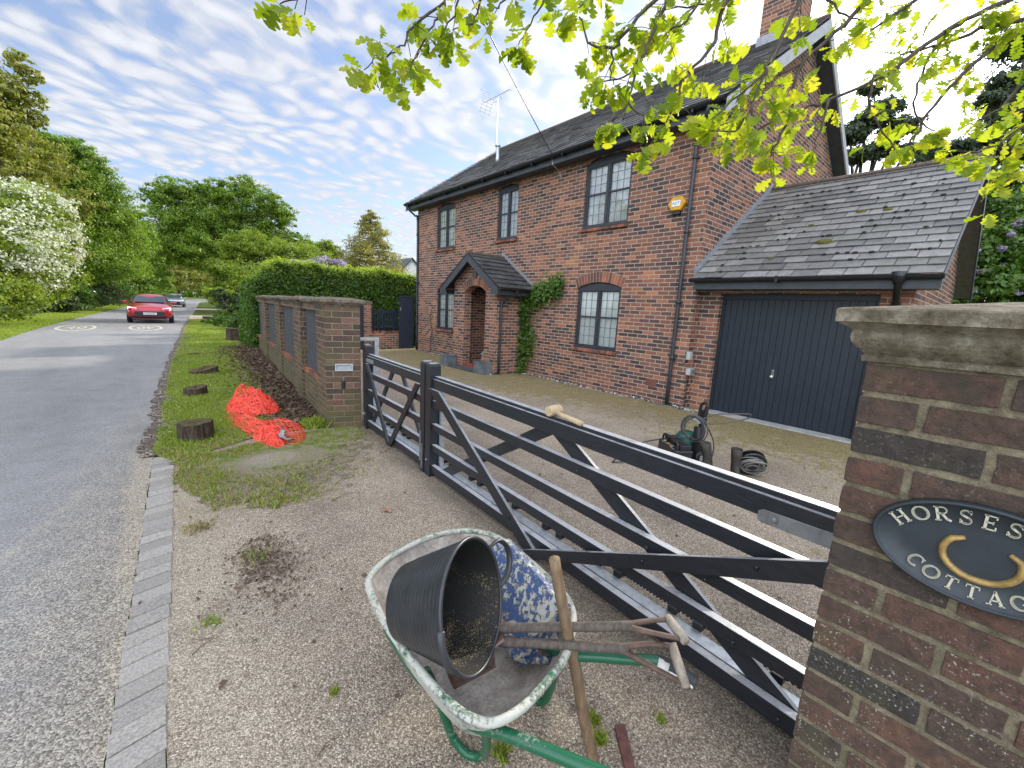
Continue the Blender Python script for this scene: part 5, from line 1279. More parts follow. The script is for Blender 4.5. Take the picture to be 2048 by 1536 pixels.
# ================================================================ YARD OBJECTS
for lab, cx, cy, full in (('square grey lead planter with dead twiggy plant right of the porch step', 6.19, 8.36, True), ('square grey lead planter, empty, left of the porch step', 6.17, 9.95, False)):
    t = thing('planter', lab, 'planter', (cx, cy, 0), group='planters beside the porch step')
    mb = MB(); a = .165; h = .31
    mb.loft([[(cx+sx*q, cy+sy*q, z) for sx, sy in ((-1,-1),(1,-1),(1,1),(-1,1))] for q, z in ((a*.93, 0), (a*.95, .02), (a*.97, h-.03), (a*1.04, h-.03), (a*1.04, h), (a*.92, h), (a*.90, h-.06))], True, True, True)
    mb.build('box', M['planter'], t, bevel=.003)
    mb = MB(); mb.box(cx-a*.9, cx+a*.9, cy-a*.9, cy+a*.9, h-.10, h-.05); mb.build('soil', M['soil'], t)
    if full:
        mb = MB(); r = random.Random(4)
        for k in range(60):
            p = Vector((cx+r.uniform(-.13, .13), cy+r.uniform(-.13, .13), h-.05)); q = p+Vector((r.gauss(0, .05), r.gauss(0, .05), r.uniform(.06, .16)))
            mb.tube([p, p.lerp(q, .5)+Vector((r.gauss(0, .01), 0, 0)), q], [.003, .002, .001], 4)
        mb.build('dead_plant', plain('dead_stems', (.17, .10, .07), .9, var=.4), t)
# stone dog in the porch
mb = MB(); c = Vector((6.62, 8.86, .125))
def ell(mb, c, r, n=10, rot=None):
    L = []
    for k in range(1, n):
        a = math.pi*k/n; L.append([(Vector(c)+((rot or Matrix.Identity(3)) @ Vector((math.sin(a)*math.cos(2*math.pi*j/12)*r[0], math.sin(a)*math.sin(2*math.pi*j/12)*r[1], -math.cos(a)*r[2])))) for j in range(12)])
    mb.loft(L, True, True, True)
ell(mb, c+Vector((0, -.03, .10)), (.08, .10, .11)); ell(mb, c+Vector((0, .02, .19)), (.065, .07, .12)); ell(mb, c+Vector((0, .055, .30)), (.055, .06, .07)); ell(mb, c+Vector((-.005, .12, .285)), (.03, .05, .028))
for s in (-1, 1):
    ell(mb, c+Vector((s*.055, .04, .30)), (.014, .025, .05)); mb.tube([c+Vector((s*.035, .06, .2)), c+Vector((s*.04, .08, .08)), c+Vector((s*.04, .09, .015))], [.03, .022, .02], 8); ell(mb, c+Vector((s*.04, .11, .015)), (.022, .04, .018)); ell(mb, c+Vector((s*.07, -.02, .06)), (.035, .07, .06))
dg = mb.build('dog_statue', plain('statue_stone', (.26, .24, .21), .9, var=.3, nscale=30, bump=.003), smooth=True)
md = dg.modifiers.new('merge', 'REMESH'); md.mode = 'VOXEL'; md.voxel_size = .007; md.use_smooth_shade = True
tag(dg, 'grey stone statue of a sitting dog inside the porch', 'statue')
# low yard wall, fence and side gate at the far end of the drive
bw = thing('yard_wall', 'low red brick wall with square capped pier at the far end of the drive', 'wall', (5.6, 14.3, 0))
mb = MB(); mb.box(5.72, 7.2, 14.32, 14.54, 0, .56); mb.box(5.46, 5.74, 14.28, 14.56, 0, 1.58); mb.box(2.75, 5.46, 14.34, 14.54, 0, .50); mb.build('brickwork', M['brick'], bw)
mb = MB(); cap(mb, [(5.46, 14.28), (5.74, 14.28), (5.74, 14.56), (5.46, 14.56)], 1.58, [(0, 0), (.03, .02), (.03, .06)], .01); mb.build('coping', M['coping'], bw)
mb = MB(); r = random.Random(6); y = 14.43; x = 5.76
while x < 7.2: mb.box(x, x+.068, y, y+.09, .56, .635); x += .078
mb.build('brick_on_edge_course', M['brick_solid'], bw)
pf = thing('paling_fence', 'dark stained paling fence standing on the low yard wall', 'fence', (6.4, 14.6, 0))
mb = MB(); x = 5.78
while x < 7.25: mb.box(x, x+.055, 14.60, 14.62, .56, 1.40); x += .095
mb.build('paling', M['navy'], pf)
mb = MB(); mb.box(5.74, 7.3, 14.62, 14.66, 1.28, 1.35); mb.box(5.74, 7.3, 14.57, 14.6, .74, .79); mb.build('rail', M['navy'], pf)
sg_ = thing('side_gate', 'tall solid navy boarded side gate against the house corner', 'gate', (6.93, 14.0, 0))
mb = MB(); x = 6.63
while x < 7.19: mb.box(x, x+.092, 14.0, 14.02, .05, 1.87); x += .094
mb.build('board', M['navy'], sg_, bevel=.002)
mb = MB(); mb.box(6.62, 7.2, 13.985, 14.0, 1.84, 1.9); mb.box(6.62, 7.2, 13.99, 14.0, 1.0, 1.02); mb.box(6.62, 7.2, 13.985, 14.0, .05, .1); mb.build('ledge', M['navy'], sg_, bevel=.002)
mb = MB(); mb.box(6.665, 6.69, 13.97, 13.985, 1.38, 1.5); mb.build('latch', M['galv'], sg_)
ng = thing('navy_gate_leaf', 'narrow navy gate leaf just visible beside the yard pier', 'gate', (5.38, 14.25, 0))
mb = MB(); mb.box(5.18, 5.45, 14.22, 14.26, .05, 1.52); mb.build('board', M['navy'], ng, bevel=.003); mb = MB(); mb.box(5.18, 5.45, 14.205, 14.22, 1.2, 1.26); mb.build('ledge', M['navy'], ng)

# pressure washer
pw = thing('pressure_washer', 'green and black pressure washer with coiled hoses on its handle', 'pressure washer', (4.6, 2.1, 0))
BL, = (M['black'],)
wgreen = plain('washer_green', (.012, .075, .055), .4, var=.2)
mb = MB(); mb.lathe([(.06, .06), (.12, .08), (.13, .18), (.12, .27), (.08, .32), (.03, .335)], (4.68, 2.25, 0), 18); mb.build('motor_cover', wgreen, pw, smooth=True)
mb = MB(); mb.box(4.55, 4.79, 2.1, 2.36, .03, .08); mb.tube([(4.62, 2.08, .05), (4.64, 2.10, .3), (4.66, 2.12, .42)], .05, 10); mb.build('chassis', BL, pw, bevel=.01)
mb = MB(); mb.tube([(4.66, 2.10, .30), (4.69, 2.09, .42), (4.71, 2.07, .66)], .024, 8); mb.tube(smoothpath([(4.69, 2.10, .40), (4.72, 2.15, .50), (4.735, 2.15, .66), (4.72, 2.08, .69)], 4), .018, 8); mb.cbox((4.71, 2.10, .50), (.035, .075, .22)); mb.build('handle', BL, pw, bevel=.006)
mb = MB(); mb.cbox((4.66, 2.15, .475), (.06, .10, .02), Matrix.Rotation(.3, 3, 'X')); mb.build('hose_hook', M['grey_plastic'], pw, bevel=.004)
for dy in (-.0, .26):
    mb = MB(); mb.lathe([(.03, -.02), (.075, -.02), (.085, -.01), (.085, .01), (.075, .02), (.03, .02)], (4.56, 2.02+dy, .085), 20, axis=(0, 1, 0)); w_ = mb.build('wheel', BL, pw, smooth=True)
    mb = MB(); mb.lathe([(.01, -.022), (.04, -.022), (.04, .022), (.01, .022)], (4.56, 2.02+dy, .085), 12, axis=(0, 1, 0)); mb.build('rim', M['grey_plastic'], w_)
mb = MB(); r = random.Random(9); hosem = plain('grey_hose', (.075, .075, .075), .5)
for k in range(6):
    c = Vector((4.62+r.uniform(-.02, .03), 2.14+r.uniform(-.03, .03), .40+r.uniform(-.015, .02))); ra = r.uniform(.10, .15); ti = r.uniform(-.35, .35)
    pts = [c+Vector((math.cos(a)*.3*ra*math.sin(ti)-.02, math.cos(a)*ra, math.sin(a)*ra*1.1)) for a in [2*math.pi*i/22 for i in range(24)]]; mb.tube(pts, .0065, 6)
mb.tube(smoothpath([(4.66, 2.1, .50), (4.75, 1.98, .58), (4.92, 1.82, .60), (5.08, 1.74, .59), (5.10, 1.80, .52), (4.92, 1.98, .45), (4.7, 2.1, .45)], 5), .0075, 6)
mb.build('coiled_hose', hosem, pw, smooth=True)
mb = MB(); mb.tube(smoothpath([(4.62, 2.1, .3), (4.35, 2.35, .26), (4.05, 2.5, .2), (3.95, 2.45, .06), (3.75, 2.6, .02)], 5), .0065, 6)
mb.tube(smoothpath([(3.75, 2.6, .02), (3.95, 2.68, .02), (4.05, 2.72, .10), (4.15, 2.9, .17), (4.3, 3.1, .14), (4.2, 3.3, .03), (3.9, 3.35, .015)], 5), .0065, 6)
mb.tube(smoothpath([(4.7, 2.05, .45), (4.72, 1.95, .25), (4.62, 1.93, .06), (4.45, 2.0, .02)], 4), .007, 6); mb.build('supply_hose', BL, pw, smooth=True)
# black machine body beside it
tb = thing('tool_case', 'open black plastic tool case with silver catches beside the pressure washer', 'tool case', (4.25, 2.15, 0))
Rz = Matrix.Rotation(R_(-38), 3, 'Z')
mb = MB(); mb.cbox((4.33, 2.20, .12), (.20, .46, .24), Rz); mb.build('body', BL, tb, bevel=.015)
mb = MB()
for q, s in ((-.17, 1), (.02, .8), (.16, 1)): mb.cbox(Vector((4.33, 2.20, .265))+Rz @ Vector((.02, q, 0)), (.12, .09, .05*s), Rz)
mb.tube(smoothpath([Vector((4.33, 2.20, .24))+Rz @ Vector((-.06, q, h)) for q, h in ((-.2, 0), (-.17, .07), (0, .085), (.17, .07), (.2, 0))], 3), .012, 8); mb.build('lid_handle', BL, tb, bevel=.01)
for q in (-.11, .10):
    mb = MB(); mb.cbox(Vector((4.33, 2.20, .25))+Rz @ Vector((-.085, q, 0)), (.03, .06, .03), Rz); mb.build('catch', M['chrome'], tb, bevel=.003)
mb = MB(); mb.cbox(Vector((4.33, 2.20, .242))+Rz @ Vector((-.07, .02, 0)), (.04, .07, .004), Rz); mb.build('label_plate', M['gold'], tb)
# boots
bootm = plain('dusty_black_rubber', (.026, .022, .017), .6, var=.45, nscale=25, bump=.002)
def boot(lab, base, lean, toe):
    b = Vector(base); le = Vector(lean); to = Vector(toe).normalized(); sd = Vector((-to.y, to.x, 0))
    mb = MB(); loops = []
    for z, r1, r2, fw in ((0, .042, .036, .10), (.03, .044, .038, .095), (.06, .044, .040, .06), (.10, .045, .042, .02), (.16, .048, .044, 0), (.24, .056, .050, 0), (.32, .062, .055, 0)):
        c = b+Vector((0, 0, z))+le*max(0, z-.08); L = []
        for k in range(16):
            a = 2*math.pi*k/16; f = math.cos(a)*r1+(fw if math.cos(a) > 0 else 0)*max(0, math.cos(a)); L.append(c+to*f+sd*math.sin(a)*r2)
        loops.append(L)
    inn = [[(p-(b+Vector((0, 0, p.z-b.z))+le*.24))*.92+(b+Vector((0, 0, p.z-b.z))+le*.24) for p in loops[-1]], [p-Vector((0, 0, .2)) for p in loops[-1]]]
    mb.loft(loops+[inn[0]]+[[q*.0+ (b+Vector((0,0,.14))+le*.06)+(q-(b+Vector((0,0,.32))+le*.24))*.7 for q in loops[-1]]], True, True, True)
    return tag(mb.build('rubber_boot', bootm, smooth=True), lab, 'boot', 'pair of dusty rubber boots')
boot('dusty black rubber boot leaning left, next to the pressure washer', (4.45, 1.86, 0), (.0, .30, 0), (-.8, .5, 0))
boot('dusty black rubber boot upright, next to the cable reel', (4.52, 1.62, 0), (.05, .05, 0), (-.6, -.6, 0))
# cable reel
cr = thing('cable_reel', 'round black cable reel with tangled grey flex beside the boots', 'cable reel', (4.75, 1.56, 0))
ax = Vector((.75, .6, .35)).normalized(); c = Vector((4.73, 1.55, .15))
mb = MB(); mb.lathe([(.03, -.045), (.14, -.04), (.15, -.03), (.14, -.025), (.05, -.025), (.05, .025), (.14, .025), (.15, .03), (.14, .04), (.03, .045)], c, 26, axis=ax); mb.build('drum', BL, cr, smooth=False)
mb = MB(); a1 = ax.cross(Vector((0, 0, 1))).normalized(); a2 = ax.cross(a1)
for k in range(22):
    o = r.uniform(-.03, .04); ra = r.uniform(.05, .14); cc = c-ax*.05+ax*o+a1*r.uniform(-.03, .03)+a2*r.uniform(-.03, .03); t1 = r.uniform(-.5, .5)
    mb.tube([cc+a1*math.cos(a)*ra+a2*math.sin(a)*ra*.8+ax*math.sin(a+t1)*.03 for a in [2*math.pi*i/16 for i in range(15)]], .0045, 5)
mb.build('flex', plain('grey_flex', (.24, .23, .21), .6, var=.4), cr, smooth=True)
mb = MB(); mb.tube([c-ax*.06, c-ax*.08], .035, 14); mb.build('hub', BL, cr)

# ================================================================ ORANGE NETTING
def net_sheet(mb, fn, nu, nv, wd=.0031):
    G = [[Vector(fn(i/nu, j/nv)) for j in range(nv+1)] for i in range(nu+1)]
    def rib(a, b):
        d = (b-a)
        if d.length < 1e-5: return
        s = d.cross(Vector((0.1, .2, 1))).normalized()*wd; u = s.cross(d).normalized()*wd
        mb.add([a-s-u*.6, a+u, a+s-u*.6, b-s-u*.6, b+u, b+s-u*.6], [(0, 1, 4, 3), (1, 2, 5, 4), (2, 0, 3, 5)])
    for i in range(nu+1):
        for j in range(nv+1):
            if i < nu: rib(G[i][j], G[i+1][j])
            if j < nv: rib(G[i][j], G[i][j+1])
mb = MB()
def mound(cx, cy, rx, ry, h, amp, seed, sq=1.0):
    def fn(u, v):
        a, b = (u*2-1), (v*2-1)
        r = math.sqrt(a*a+b*b); q = noise.noise_vector(Vector((u*3.2+seed*7, v*3.2, seed)))
        q2 = noise.noise_vector(Vector((u*9+seed*3, v*9, seed*2)))
        x = cx+a*rx*(1+.15*q.x)+q.x*amp+q2.x*amp*.5; y = cy+b*ry*(1+.15*q.y)+q.y*amp+q2.y*amp*.5
        rr_ = math.hypot((x-cx)/rx, (y-cy)/ry)
        z = .03+h*max(0, math.cos(min(rr_, 1.25)/1.25*math.pi/2))**1.1+abs(q.z)*amp*.8*(.3+max(0, 1-rr_))+abs(q2.z)*amp*.4
        return (x, y, z)
    return fn
def crumple(cx, cy, rx, ry, h, amp, seed, rot=0.0, dome=.8):
    cr, sr = math.cos(rot), math.sin(rot)
    def fn(u, v):
        a, b = u*2-1, v*2-1
        q = noise.noise_vector(Vector((a*1.5+seed*5, b*1.5, seed))); q2 = noise.noise_vector(Vector((a*3.6+seed, b*3.6, seed*2.3))); q3 = noise.noise_vector(Vector((a*8+seed, b*8, seed*1.3)))
        lx = a*rx*(1-.25*b*b)*(1+.25*q.x)+q2.x*amp+q3.x*amp*.5; ly = b*ry*(1-.25*a*a)*(1+.25*q.y)+q2.y*amp+q3.y*amp*.5
        r2 = min(1.0, (lx/rx)**2+(ly/ry)**2)
        z = .022+h*(1-r2)**dome*(1+.5*q.z)+max(-.02, q2.z*amp*1.1+q3.z*amp*.6)*(.35+.65*(1-r2))
        return (cx+lx*cr-ly*sr, cy+lx*sr+ly*cr, max(.018, z))
    return fn
for s_ in range(3): net_sheet(mb, crumple(1.0+.015*s_, 6.98-.06*s_, .27, .52, .27-.05*s_, .06, 1.3+s_*2.7, .1*s_, .7), 15, 26)
net_sheet(mb, crumple(.84, 6.75, .17, .62, .09, .05, 21.5, -.1), 7, 20); net_sheet(mb, crumple(1.17, 6.9, .16, .5, .13, .05, 23.5), 9, 22)
net_sheet(mb, crumple(.84, 5.95, .15, .62, .07, .035, 25.5, .10), 8, 26); net_sheet(mb, crumple(.90, 5.55, .12, .55, .10, .045, 27.5, .12), 8, 22)
net_sheet(mb, crumple(1.11, 5.62, .24, .62, .05, .014, 31.5, -.05), 9, 22)
for s_ in range(2): net_sheet(mb, crumple(.93+.04*s_, 5.32, .11, .34, .12, .05, 35.5+s_), 9, 16)
M['orange'] = plain('orange_netting', (.90, .085, .05), .45, var=.1)
tag(mb.build('orange_netting', M['orange']), 'crumpled pile of bright orange plastic safety netting on the verge', 'netting')
mb = MB(); q = smoothpath([(1.02, 5.30, .10), (1.05, 5.2, .14), (1.0, 5.1, .10), (1.06, 5.0, .07), (1.10, 5.05, .05)], 3)
vs = []
for i, p in enumerate(q): vs += [p+Vector((-.03, .0, .01*math.sin(i))), p+Vector((.03, .015, .012*math.cos(i*1.3)))]
mb.add(vs, [(2*k, 2*k+2, 2*k+3, 2*k+1) for k in range(len(q)-1)]); tag(mb.build('torn_wrapper', M['lead'], solid=.002), 'scrap of silvery torn wrapper caught in the orange netting', 'wrapper')

# ================================================================ STUMPS
def stump(lab, cx, cy, r, h, seed, tilt=(0, 0), sq=1.0):
    mb = MB(); n = 26; rn = random.Random(seed); loops = []
    ph = [rn.uniform(0, 6) for _ in range(4)]
    def rad(a): return 1+.07*math.sin(3*a+ph[0])+.05*math.sin(7*a+ph[1])+.03*math.sin(13*a+ph[2])
    for t in (0, .1, .35, .7, .95, 1.0):
        fl = 1.12-.14*min(1, t*2.5)
        L = []
        for k in range(n):
            a = 2*math.pi*k/n; x = math.cos(a)*r*rad(a)*fl; y = math.sin(a)*r*rad(a)*fl*sq
            z = t*h*(1+rn.uniform(-.02, .02))+(tilt[0]*x+tilt[1]*y)*t-.02
            L.append((cx+x, cy+y, z))
        loops.append(L)
    c = Vector((cx, cy, h-.02)); loops.append([(cx+(p[0]-cx)*.6, cy+(p[1]-cy)*.6, p[2]+.008) for p in loops[-1]]); loops.append([(cx+(p[0]-cx)*.1, cy+(p[1]-cy)*.1, p[2]-.01) for p in loops[-1]])
    mb.loft(loops, True, False, True); return tag(mb.build('tree_stump', M['stump'], bevel=.0), lab, 'stump', 'tree stumps along the verge')
stump('round dark tree stump nearest the entrance, standing clear of the grass', .27, 5.78, .165, .22, 1)
stump('low mossy stump, second from the entrance, cut almost to the turf', .44, 8.35, .155, .16, 2, (.1, .1), .8)
stump('wide flat slanted stump, third along the verge, sliver above the grass', .70, 10.6, .25, .13, 3, (.2, .15), .6)
stump('thin sliver of rotten stump lying farthest up the mown verge', .62, 14.0, .24, .05, 4, (.1, .0), .5)
stump('tall black stump beside the far end of the brick wall', 2.22, 18.2, .24, .47, 5)
stump('short black stump tucked between the tall stump and the wall end', 2.62, 17.9, .17, .28, 6)

# ================================================================ LEAVES AND TREES
def basis(N, rg):
    N = N/np.linalg.norm(N, axis=1, keepdims=True); r = rg.normal(size=N.shape); A = np.cross(N, r); A /= np.linalg.norm(A, axis=1, keepdims=True)+1e-9
    return N, A, np.cross(N, A)
def leaf_object(name, P, N, size, m, parent=None, seed=0, asp=.55, off=None):
    """diamond leaves at points P facing N"""
    rg = np.random.default_rng(seed); n = len(P); N, A, B = basis(N, rg)
    s = (size*rg.uniform(.65, 1.55, n))[:, None]
    fold = N*s*.12
    V = np.stack([P-A*s*.5, P+B*s*asp*.5+fold, P+A*s*.5, P-B*s*asp*.5+fold], 1).reshape(-1, 3)
    me = bpy.data.meshes.new(name); me.vertices.add(4*n); me.loops.add(4*n); me.polygons.add(n)
    me.vertices.foreach_set('co', V.astype(np.float32).ravel()); me.loops.foreach_set('vertex_index', np.arange(4*n, dtype=np.int32))
    me.polygons.foreach_set('loop_start', np.arange(0, 4*n, 4, dtype=np.int32)); me.polygons.foreach_set('loop_total', np.full(n, 4, np.int32))
    me.materials.append(m); me.update(calc_edges=True)
    o = bpy.data.objects.new(name, me); COL.objects.link(o)
    if parent is not None: o.parent = parent; o.location = -Vector(parent.location)
    return o
def crown_points(blobs, n, rg, clump=.22, shell=(.35, 1.05), per=55, squash=.9):
    n = int(n*.8)
    B = np.array(blobs); w_ = B[:, 3]**2; w_ /= w_.sum(); P = []; N = []
    for b, ww in zip(B, w_):
        k = max(3, int(n*ww/per)); d = rg.normal(size=(k, 3)); d /= np.linalg.norm(d, axis=1, keepdims=True)
        rr_ = b[3]*rg.uniform(shell[0], shell[1], k)[:, None]; c = b[:3]+d*rr_*np.array([1, 1, squash])
        cr = b[3]*clump*rg.uniform(.55, 1.3, k)
        g = rg.normal(size=(k, per, 3))*np.array([1, 1, .6]); L = np.linalg.norm(g, axis=2, keepdims=True); g = g/L*np.minimum(L, 2.0)
        p = c[:, None, :]+g*cr[:, None, None]*.62
        nn = g*.5+d[:, None, :]*.6+rg.normal(size=(k, per, 3))*.7+np.array([0, 0, .45])
        P.append(p.reshape(-1, 3)); N.append(nn.reshape(-1, 3))
    return np.concatenate(P), np.concatenate(N)
def limbs(mb, base, blobs, r0, seed, trunk_h=None, fine=2):
    rn = random.Random(seed); base = Vector(base); top = max(b[2] for b in blobs)
    cen = Vector((sum(b[0] for b in blobs)/len(blobs), sum(b[1] for b in blobs)/len(blobs), 0)); th = trunk_h or top*.35
    fork = Vector((base.x*.6+cen.x*.4, base.y*.6+cen.y*.4, th))
    mb.tube(smoothpath([base-Vector((0, 0, .2)), base.lerp(fork, .5)+Vector((rn.uniform(-.1, .1), rn.uniform(-.1, .1), 0))*th*.2, fork], 4), [r0*1.25, r0*1.1, r0, r0*.95, r0*.9, r0*.85, r0*.8, r0*.78, r0*.75][:9], 9)
    for b in blobs:
        e = Vector(b[:3]); mid = fork.lerp(e, .5)+Vector((rn.uniform(-1, 1), rn.uniform(-1, 1), rn.uniform(-.2, .6)))*b[3]*.25
        P = smoothpath([fork, mid, e], 4); k = len(P); mb.tube(P, [r0*.5*(1-i/k)+r0*.07 for i in range(k)], 6)
        for q in range(fine*2):
            d = Vector((rn.gauss(0, 1), rn.gauss(0, 1), rn.gauss(.3, .7))).normalized()*b[3]*.95; s = P[int(k*rn.uniform(.5, .95))]
            mb.tube([s, s.lerp(e+d, .5)+d*.1, e+d], [r0*.12, r0*.07, r0*.02], 4)
def tree(name, label, cat, blobs, base, n, size, m, seed, r0=.2, bark='bark', group=None, **kw):
    t = thing(name, label, cat, tuple(base), group); rg = np.random.default_rng(seed)
    P, N = crown_points(blobs, n, rg, **kw); k = P[:, 2] > .05; P, N = P[k], N[k]
    leaf_object('crown', P, N, size, M[m], t, seed)
    mb = MB(); limbs(mb, base, blobs, r0, seed); mb.build('trunk', M[bark], t, smooth=True)
    return t
BL_ = {
'hawthorn':[[-4.41,28.0,4.46,1.57],[-3.59,29.0,4.83,1.3],[-3.21,30.0,3.56,0.95],[-4.03,27.0,2.62,1.45],[-5.05,26.0,3.37,1.7],[-3.5,29.0,1.9,1.15],[-4.27,26.0,1.39,1.2],[-5.07,25.0,1.33,1.29]],
'sparse':[[-4.81,34.0,11.0,1.11],[-4.01,34.0,10.82,0.66],[-3.8,34.0,12.03,0.55],[-4.24,34.0,12.54,0.59],[-4.69,34.0,9.8,0.87],[-3.75,34.0,9.97,0.51],[-5.9,34.0,10.2,1.44]],
'olive_back':[[-5.26,38.0,8.82,1.7],[-4.14,40.0,8.98,1.39],[-6.88,38.0,8.66,2.17],[-3.32,41.0,7.25,1.31],[-4.88,38.0,7.03,1.74]],
'left_oak':[[-4.66,46.0,11.09,1.42],[-3.69,46.0,11.01,1.52],[-2.82,47.0,10.05,1.82],[-2.05,48.0,8.56,1.79],[-1.69,49.0,6.45,1.86],[-3.36,47.0,7.08,2.29],[-2.83,47.0,3.82,2.35],[-1.25,51.0,5.05,1.75],[-4.06,46.0,4.35,2.24],[-4.17,46.0,8.53,1.82]],
'left_dark':[[-3.99,42.0,1.09,1.17],[-3.26,46.0,1.3,1.23],[-2.75,50.0,1.73,1.44],[-1.89,56.0,1.35,1.16],[-1.18,60.0,2.16,1.47],[-4.28,38.0,0.8,0.92],[-0.71,68.0,1.69,1.2]],
'mid_left':[[-0.43,68.0,8.04,2.12],[0.02,70.0,5.35,2.09],[-0.66,65.0,9.85,1.45],[-1.33,64.0,3.81,1.67],[0.58,74.0,3.08,1.72]],
'bend':[[2.58,112.0,5.92,3.43],[4.43,112.0,4.1,2.87],[6.37,115.0,6.39,3.19],[7.88,114.0,4.42,2.35],[0.85,108.0,3.74,2.31],[4.54,116.0,9.31,3.58],[7.26,118.0,10.8,3.7]],
'bend2':[[9.64,128.0,9.49,4.07],[11.31,128.0,4.96,2.93],[13.48,128.0,7.54,4.43],[6.71,128.0,14.79,4.66],[10.99,128.0,15.42,4.78],[15.83,128.0,12.57,4.46]],
'big_oak':[[1.91,75.0,13.76,1.97],[3.52,75.0,14.71,2.27],[6.39,77.0,15.29,2.4],[8.54,75.0,15.74,2.11],[11.9,77.0,17.1,2.23],[14.08,75.0,15.46,2.54],[16.01,75.0,13.66,2.3],[18.35,75.0,10.68,1.74],[10.57,78.0,13.47,3.75],[6.0,75.0,11.63,3.47],[2.7,74.0,10.96,2.77],[14.92,77.0,11.13,3.43],[9.93,75.0,8.82,3.65],[5.04,73.0,7.37,3.38],[1.87,73.0,6.98,2.35],[19.75,75.0,8.56,1.29]],
'yellow_bush':[[6.07,46.0,5.61,1.43],[7.64,46.0,6.16,1.56],[9.88,47.0,5.68,1.75],[12.38,48.0,5.54,1.75],[14.64,49.0,5.58,1.4],[5.66,44.0,2.92,1.9],[8.31,46.0,3.17,2.12],[11.34,46.0,3.42,1.97],[4.63,44.0,3.66,1.1],[3.87,41.0,1.56,0.87],[4.56,40.0,1.23,0.94]],
'green_small':[[16.66,62.0,8.04,1.6],[18.57,62.0,8.41,1.5],[19.87,62.0,7.78,1.24],[15.4,62.0,7.25,1.32]],
'lilac':[[5.34,22.0,3.16,0.3],[5.89,22.0,3.15,0.33],[6.57,22.0,3.29,0.39],[7.16,22.0,3.23,0.37],[6.33,22.0,2.91,0.44],[7.39,22.0,3.01,0.25],[5.65,22.0,2.78,0.33]],
'shrubs_under':[[3.95,36.0,1.09,0.56],[4.86,36.0,1.31,0.79],[3.69,36.0,1.59,0.49],[3.88,32.0,0.7,0.38],[3.99,28.0,0.84,0.62],[3.6,24.0,0.48,0.59]],
'hedge_end':[[2.29,17.0,1.48,0.37],[2.4,17.0,0.81,0.38]],
'pine':[[40.25,9.01,16.21,1.22],[39.08,9.76,15.09,1.07],[41.14,8.47,17.15,1.0],[41.85,7.54,15.79,1.07],[39.52,9.06,13.71,0.93],[40.64,8.2,14.14,1.07],[38.4,9.92,13.29,0.79],[41.99,7.01,14.05,0.93],[40.42,9.37,18.33,0.72],[43.1,6.12,14.3,0.79],[37.9,10.5,13.96,0.5],[42.74,6.17,13.22,0.79]],
'cedar':[[25.19,2.81,8.86,0.73],[26.15,2.08,9.22,0.73],[26.99,1.58,10.17,0.69],[26.59,2.11,10.93,0.61],[27.42,1.59,11.78,0.81],[25.63,2.36,8.49,0.61],[27.36,0.98,9.0,1.01],[24.84,2.98,8.24,0.45],[28.01,1.46,13.41,1.22],[26.51,1.47,7.95,0.61],[28.29,0.67,11.04,1.62]],
'backtree':[[21.36,1.34,5.66,0.67],[22.05,0.91,6.36,0.75],[21.03,1.39,4.66,0.67],[21.64,0.99,5.19,1.0],[22.62,0.24,5.58,1.17],[20.74,1.33,3.33,0.67]],
'lilac_bush':[[14.15,0.94,3.23,0.45],[14.64,0.58,3.49,0.57],[15.14,0.21,3.74,0.57],[14.37,0.63,2.69,0.57],[14.88,0.19,2.73,0.68],[14.0,0.88,2.45,0.34],[15.52,-0.27,3.1,0.79],[13.73,1.06,2.21,0.23]],
}
def ext(blobs, dy, k=1.0, dx=0): return [[b[0]+dx, b[1]+dy, b[2], b[3]*k] for b in blobs]
# left of the road
BL_['olive_back'] += [[-5.0, 33, 8.6, 1.3], [-4.3, 33.5, 7.9, 1.1], [-5.9, 33, 9.2, 1.5], [-5.2, 33, 6.6, 1.5], [-5.6, 38, 9.6, 1.6], [-4.6, 39, 9.4, 1.3], [-7.5, 37, 9.5, 2.2], [-5.6, 37, 5.0, 2.0], [-4.3, 40, 4.6, 1.8]]
BL_['mid_left'] += [[-1.0, 60, 2.0, 1.8], [-1.6, 58, 4.2, 2.0], [.6, 78, 5.5, 2.4], [1.0, 84, 3.0, 2.4], [.2, 76, 8.6, 2.0], [-1.2, 62, 7.0, 2.2]]
T1 = tree('hawthorn', 'rounded hawthorn covered in white blossom at the left edge of the road', 'tree', BL_['hawthorn'], (-5.2, 27.5, 0), 52000, .105, 'l_bright', 11, .13)
rg = np.random.default_rng(5); P, N = crown_points([b for b in BL_['hawthorn'][:5]], 19000, rg, clump=.20, shell=(.8, 1.12), per=26); 
kk = (P[:, 2] > 2.2+rg.uniform(-1.6, .8, len(P))); leaf_object('blossom', P[kk], N[kk], .10, M['blossom'], T1, 6, asp=.8)
tree('young_alder', 'tall thin sparsely leaved tree rising behind the hawthorn blossom', 'tree', BL_['sparse'], (-6.2, 34, 0), 6500, .19, 'l_olive', 12, .07, 'bark_light', clump=.25, per=9)
tree('field_maple', 'olive green bushy tree between the hawthorn and the dark oak', 'tree', BL_['olive_back'], (-6.5, 39, 0), 42000, .15, 'l_olive', 13, .2)
tree('roadside_oak', 'tall fresh green oak overhanging the left side of the road', 'tree', BL_['left_oak'], (-4.8, 46, 0), 95000, .155, 'l_oak', 14, .28)
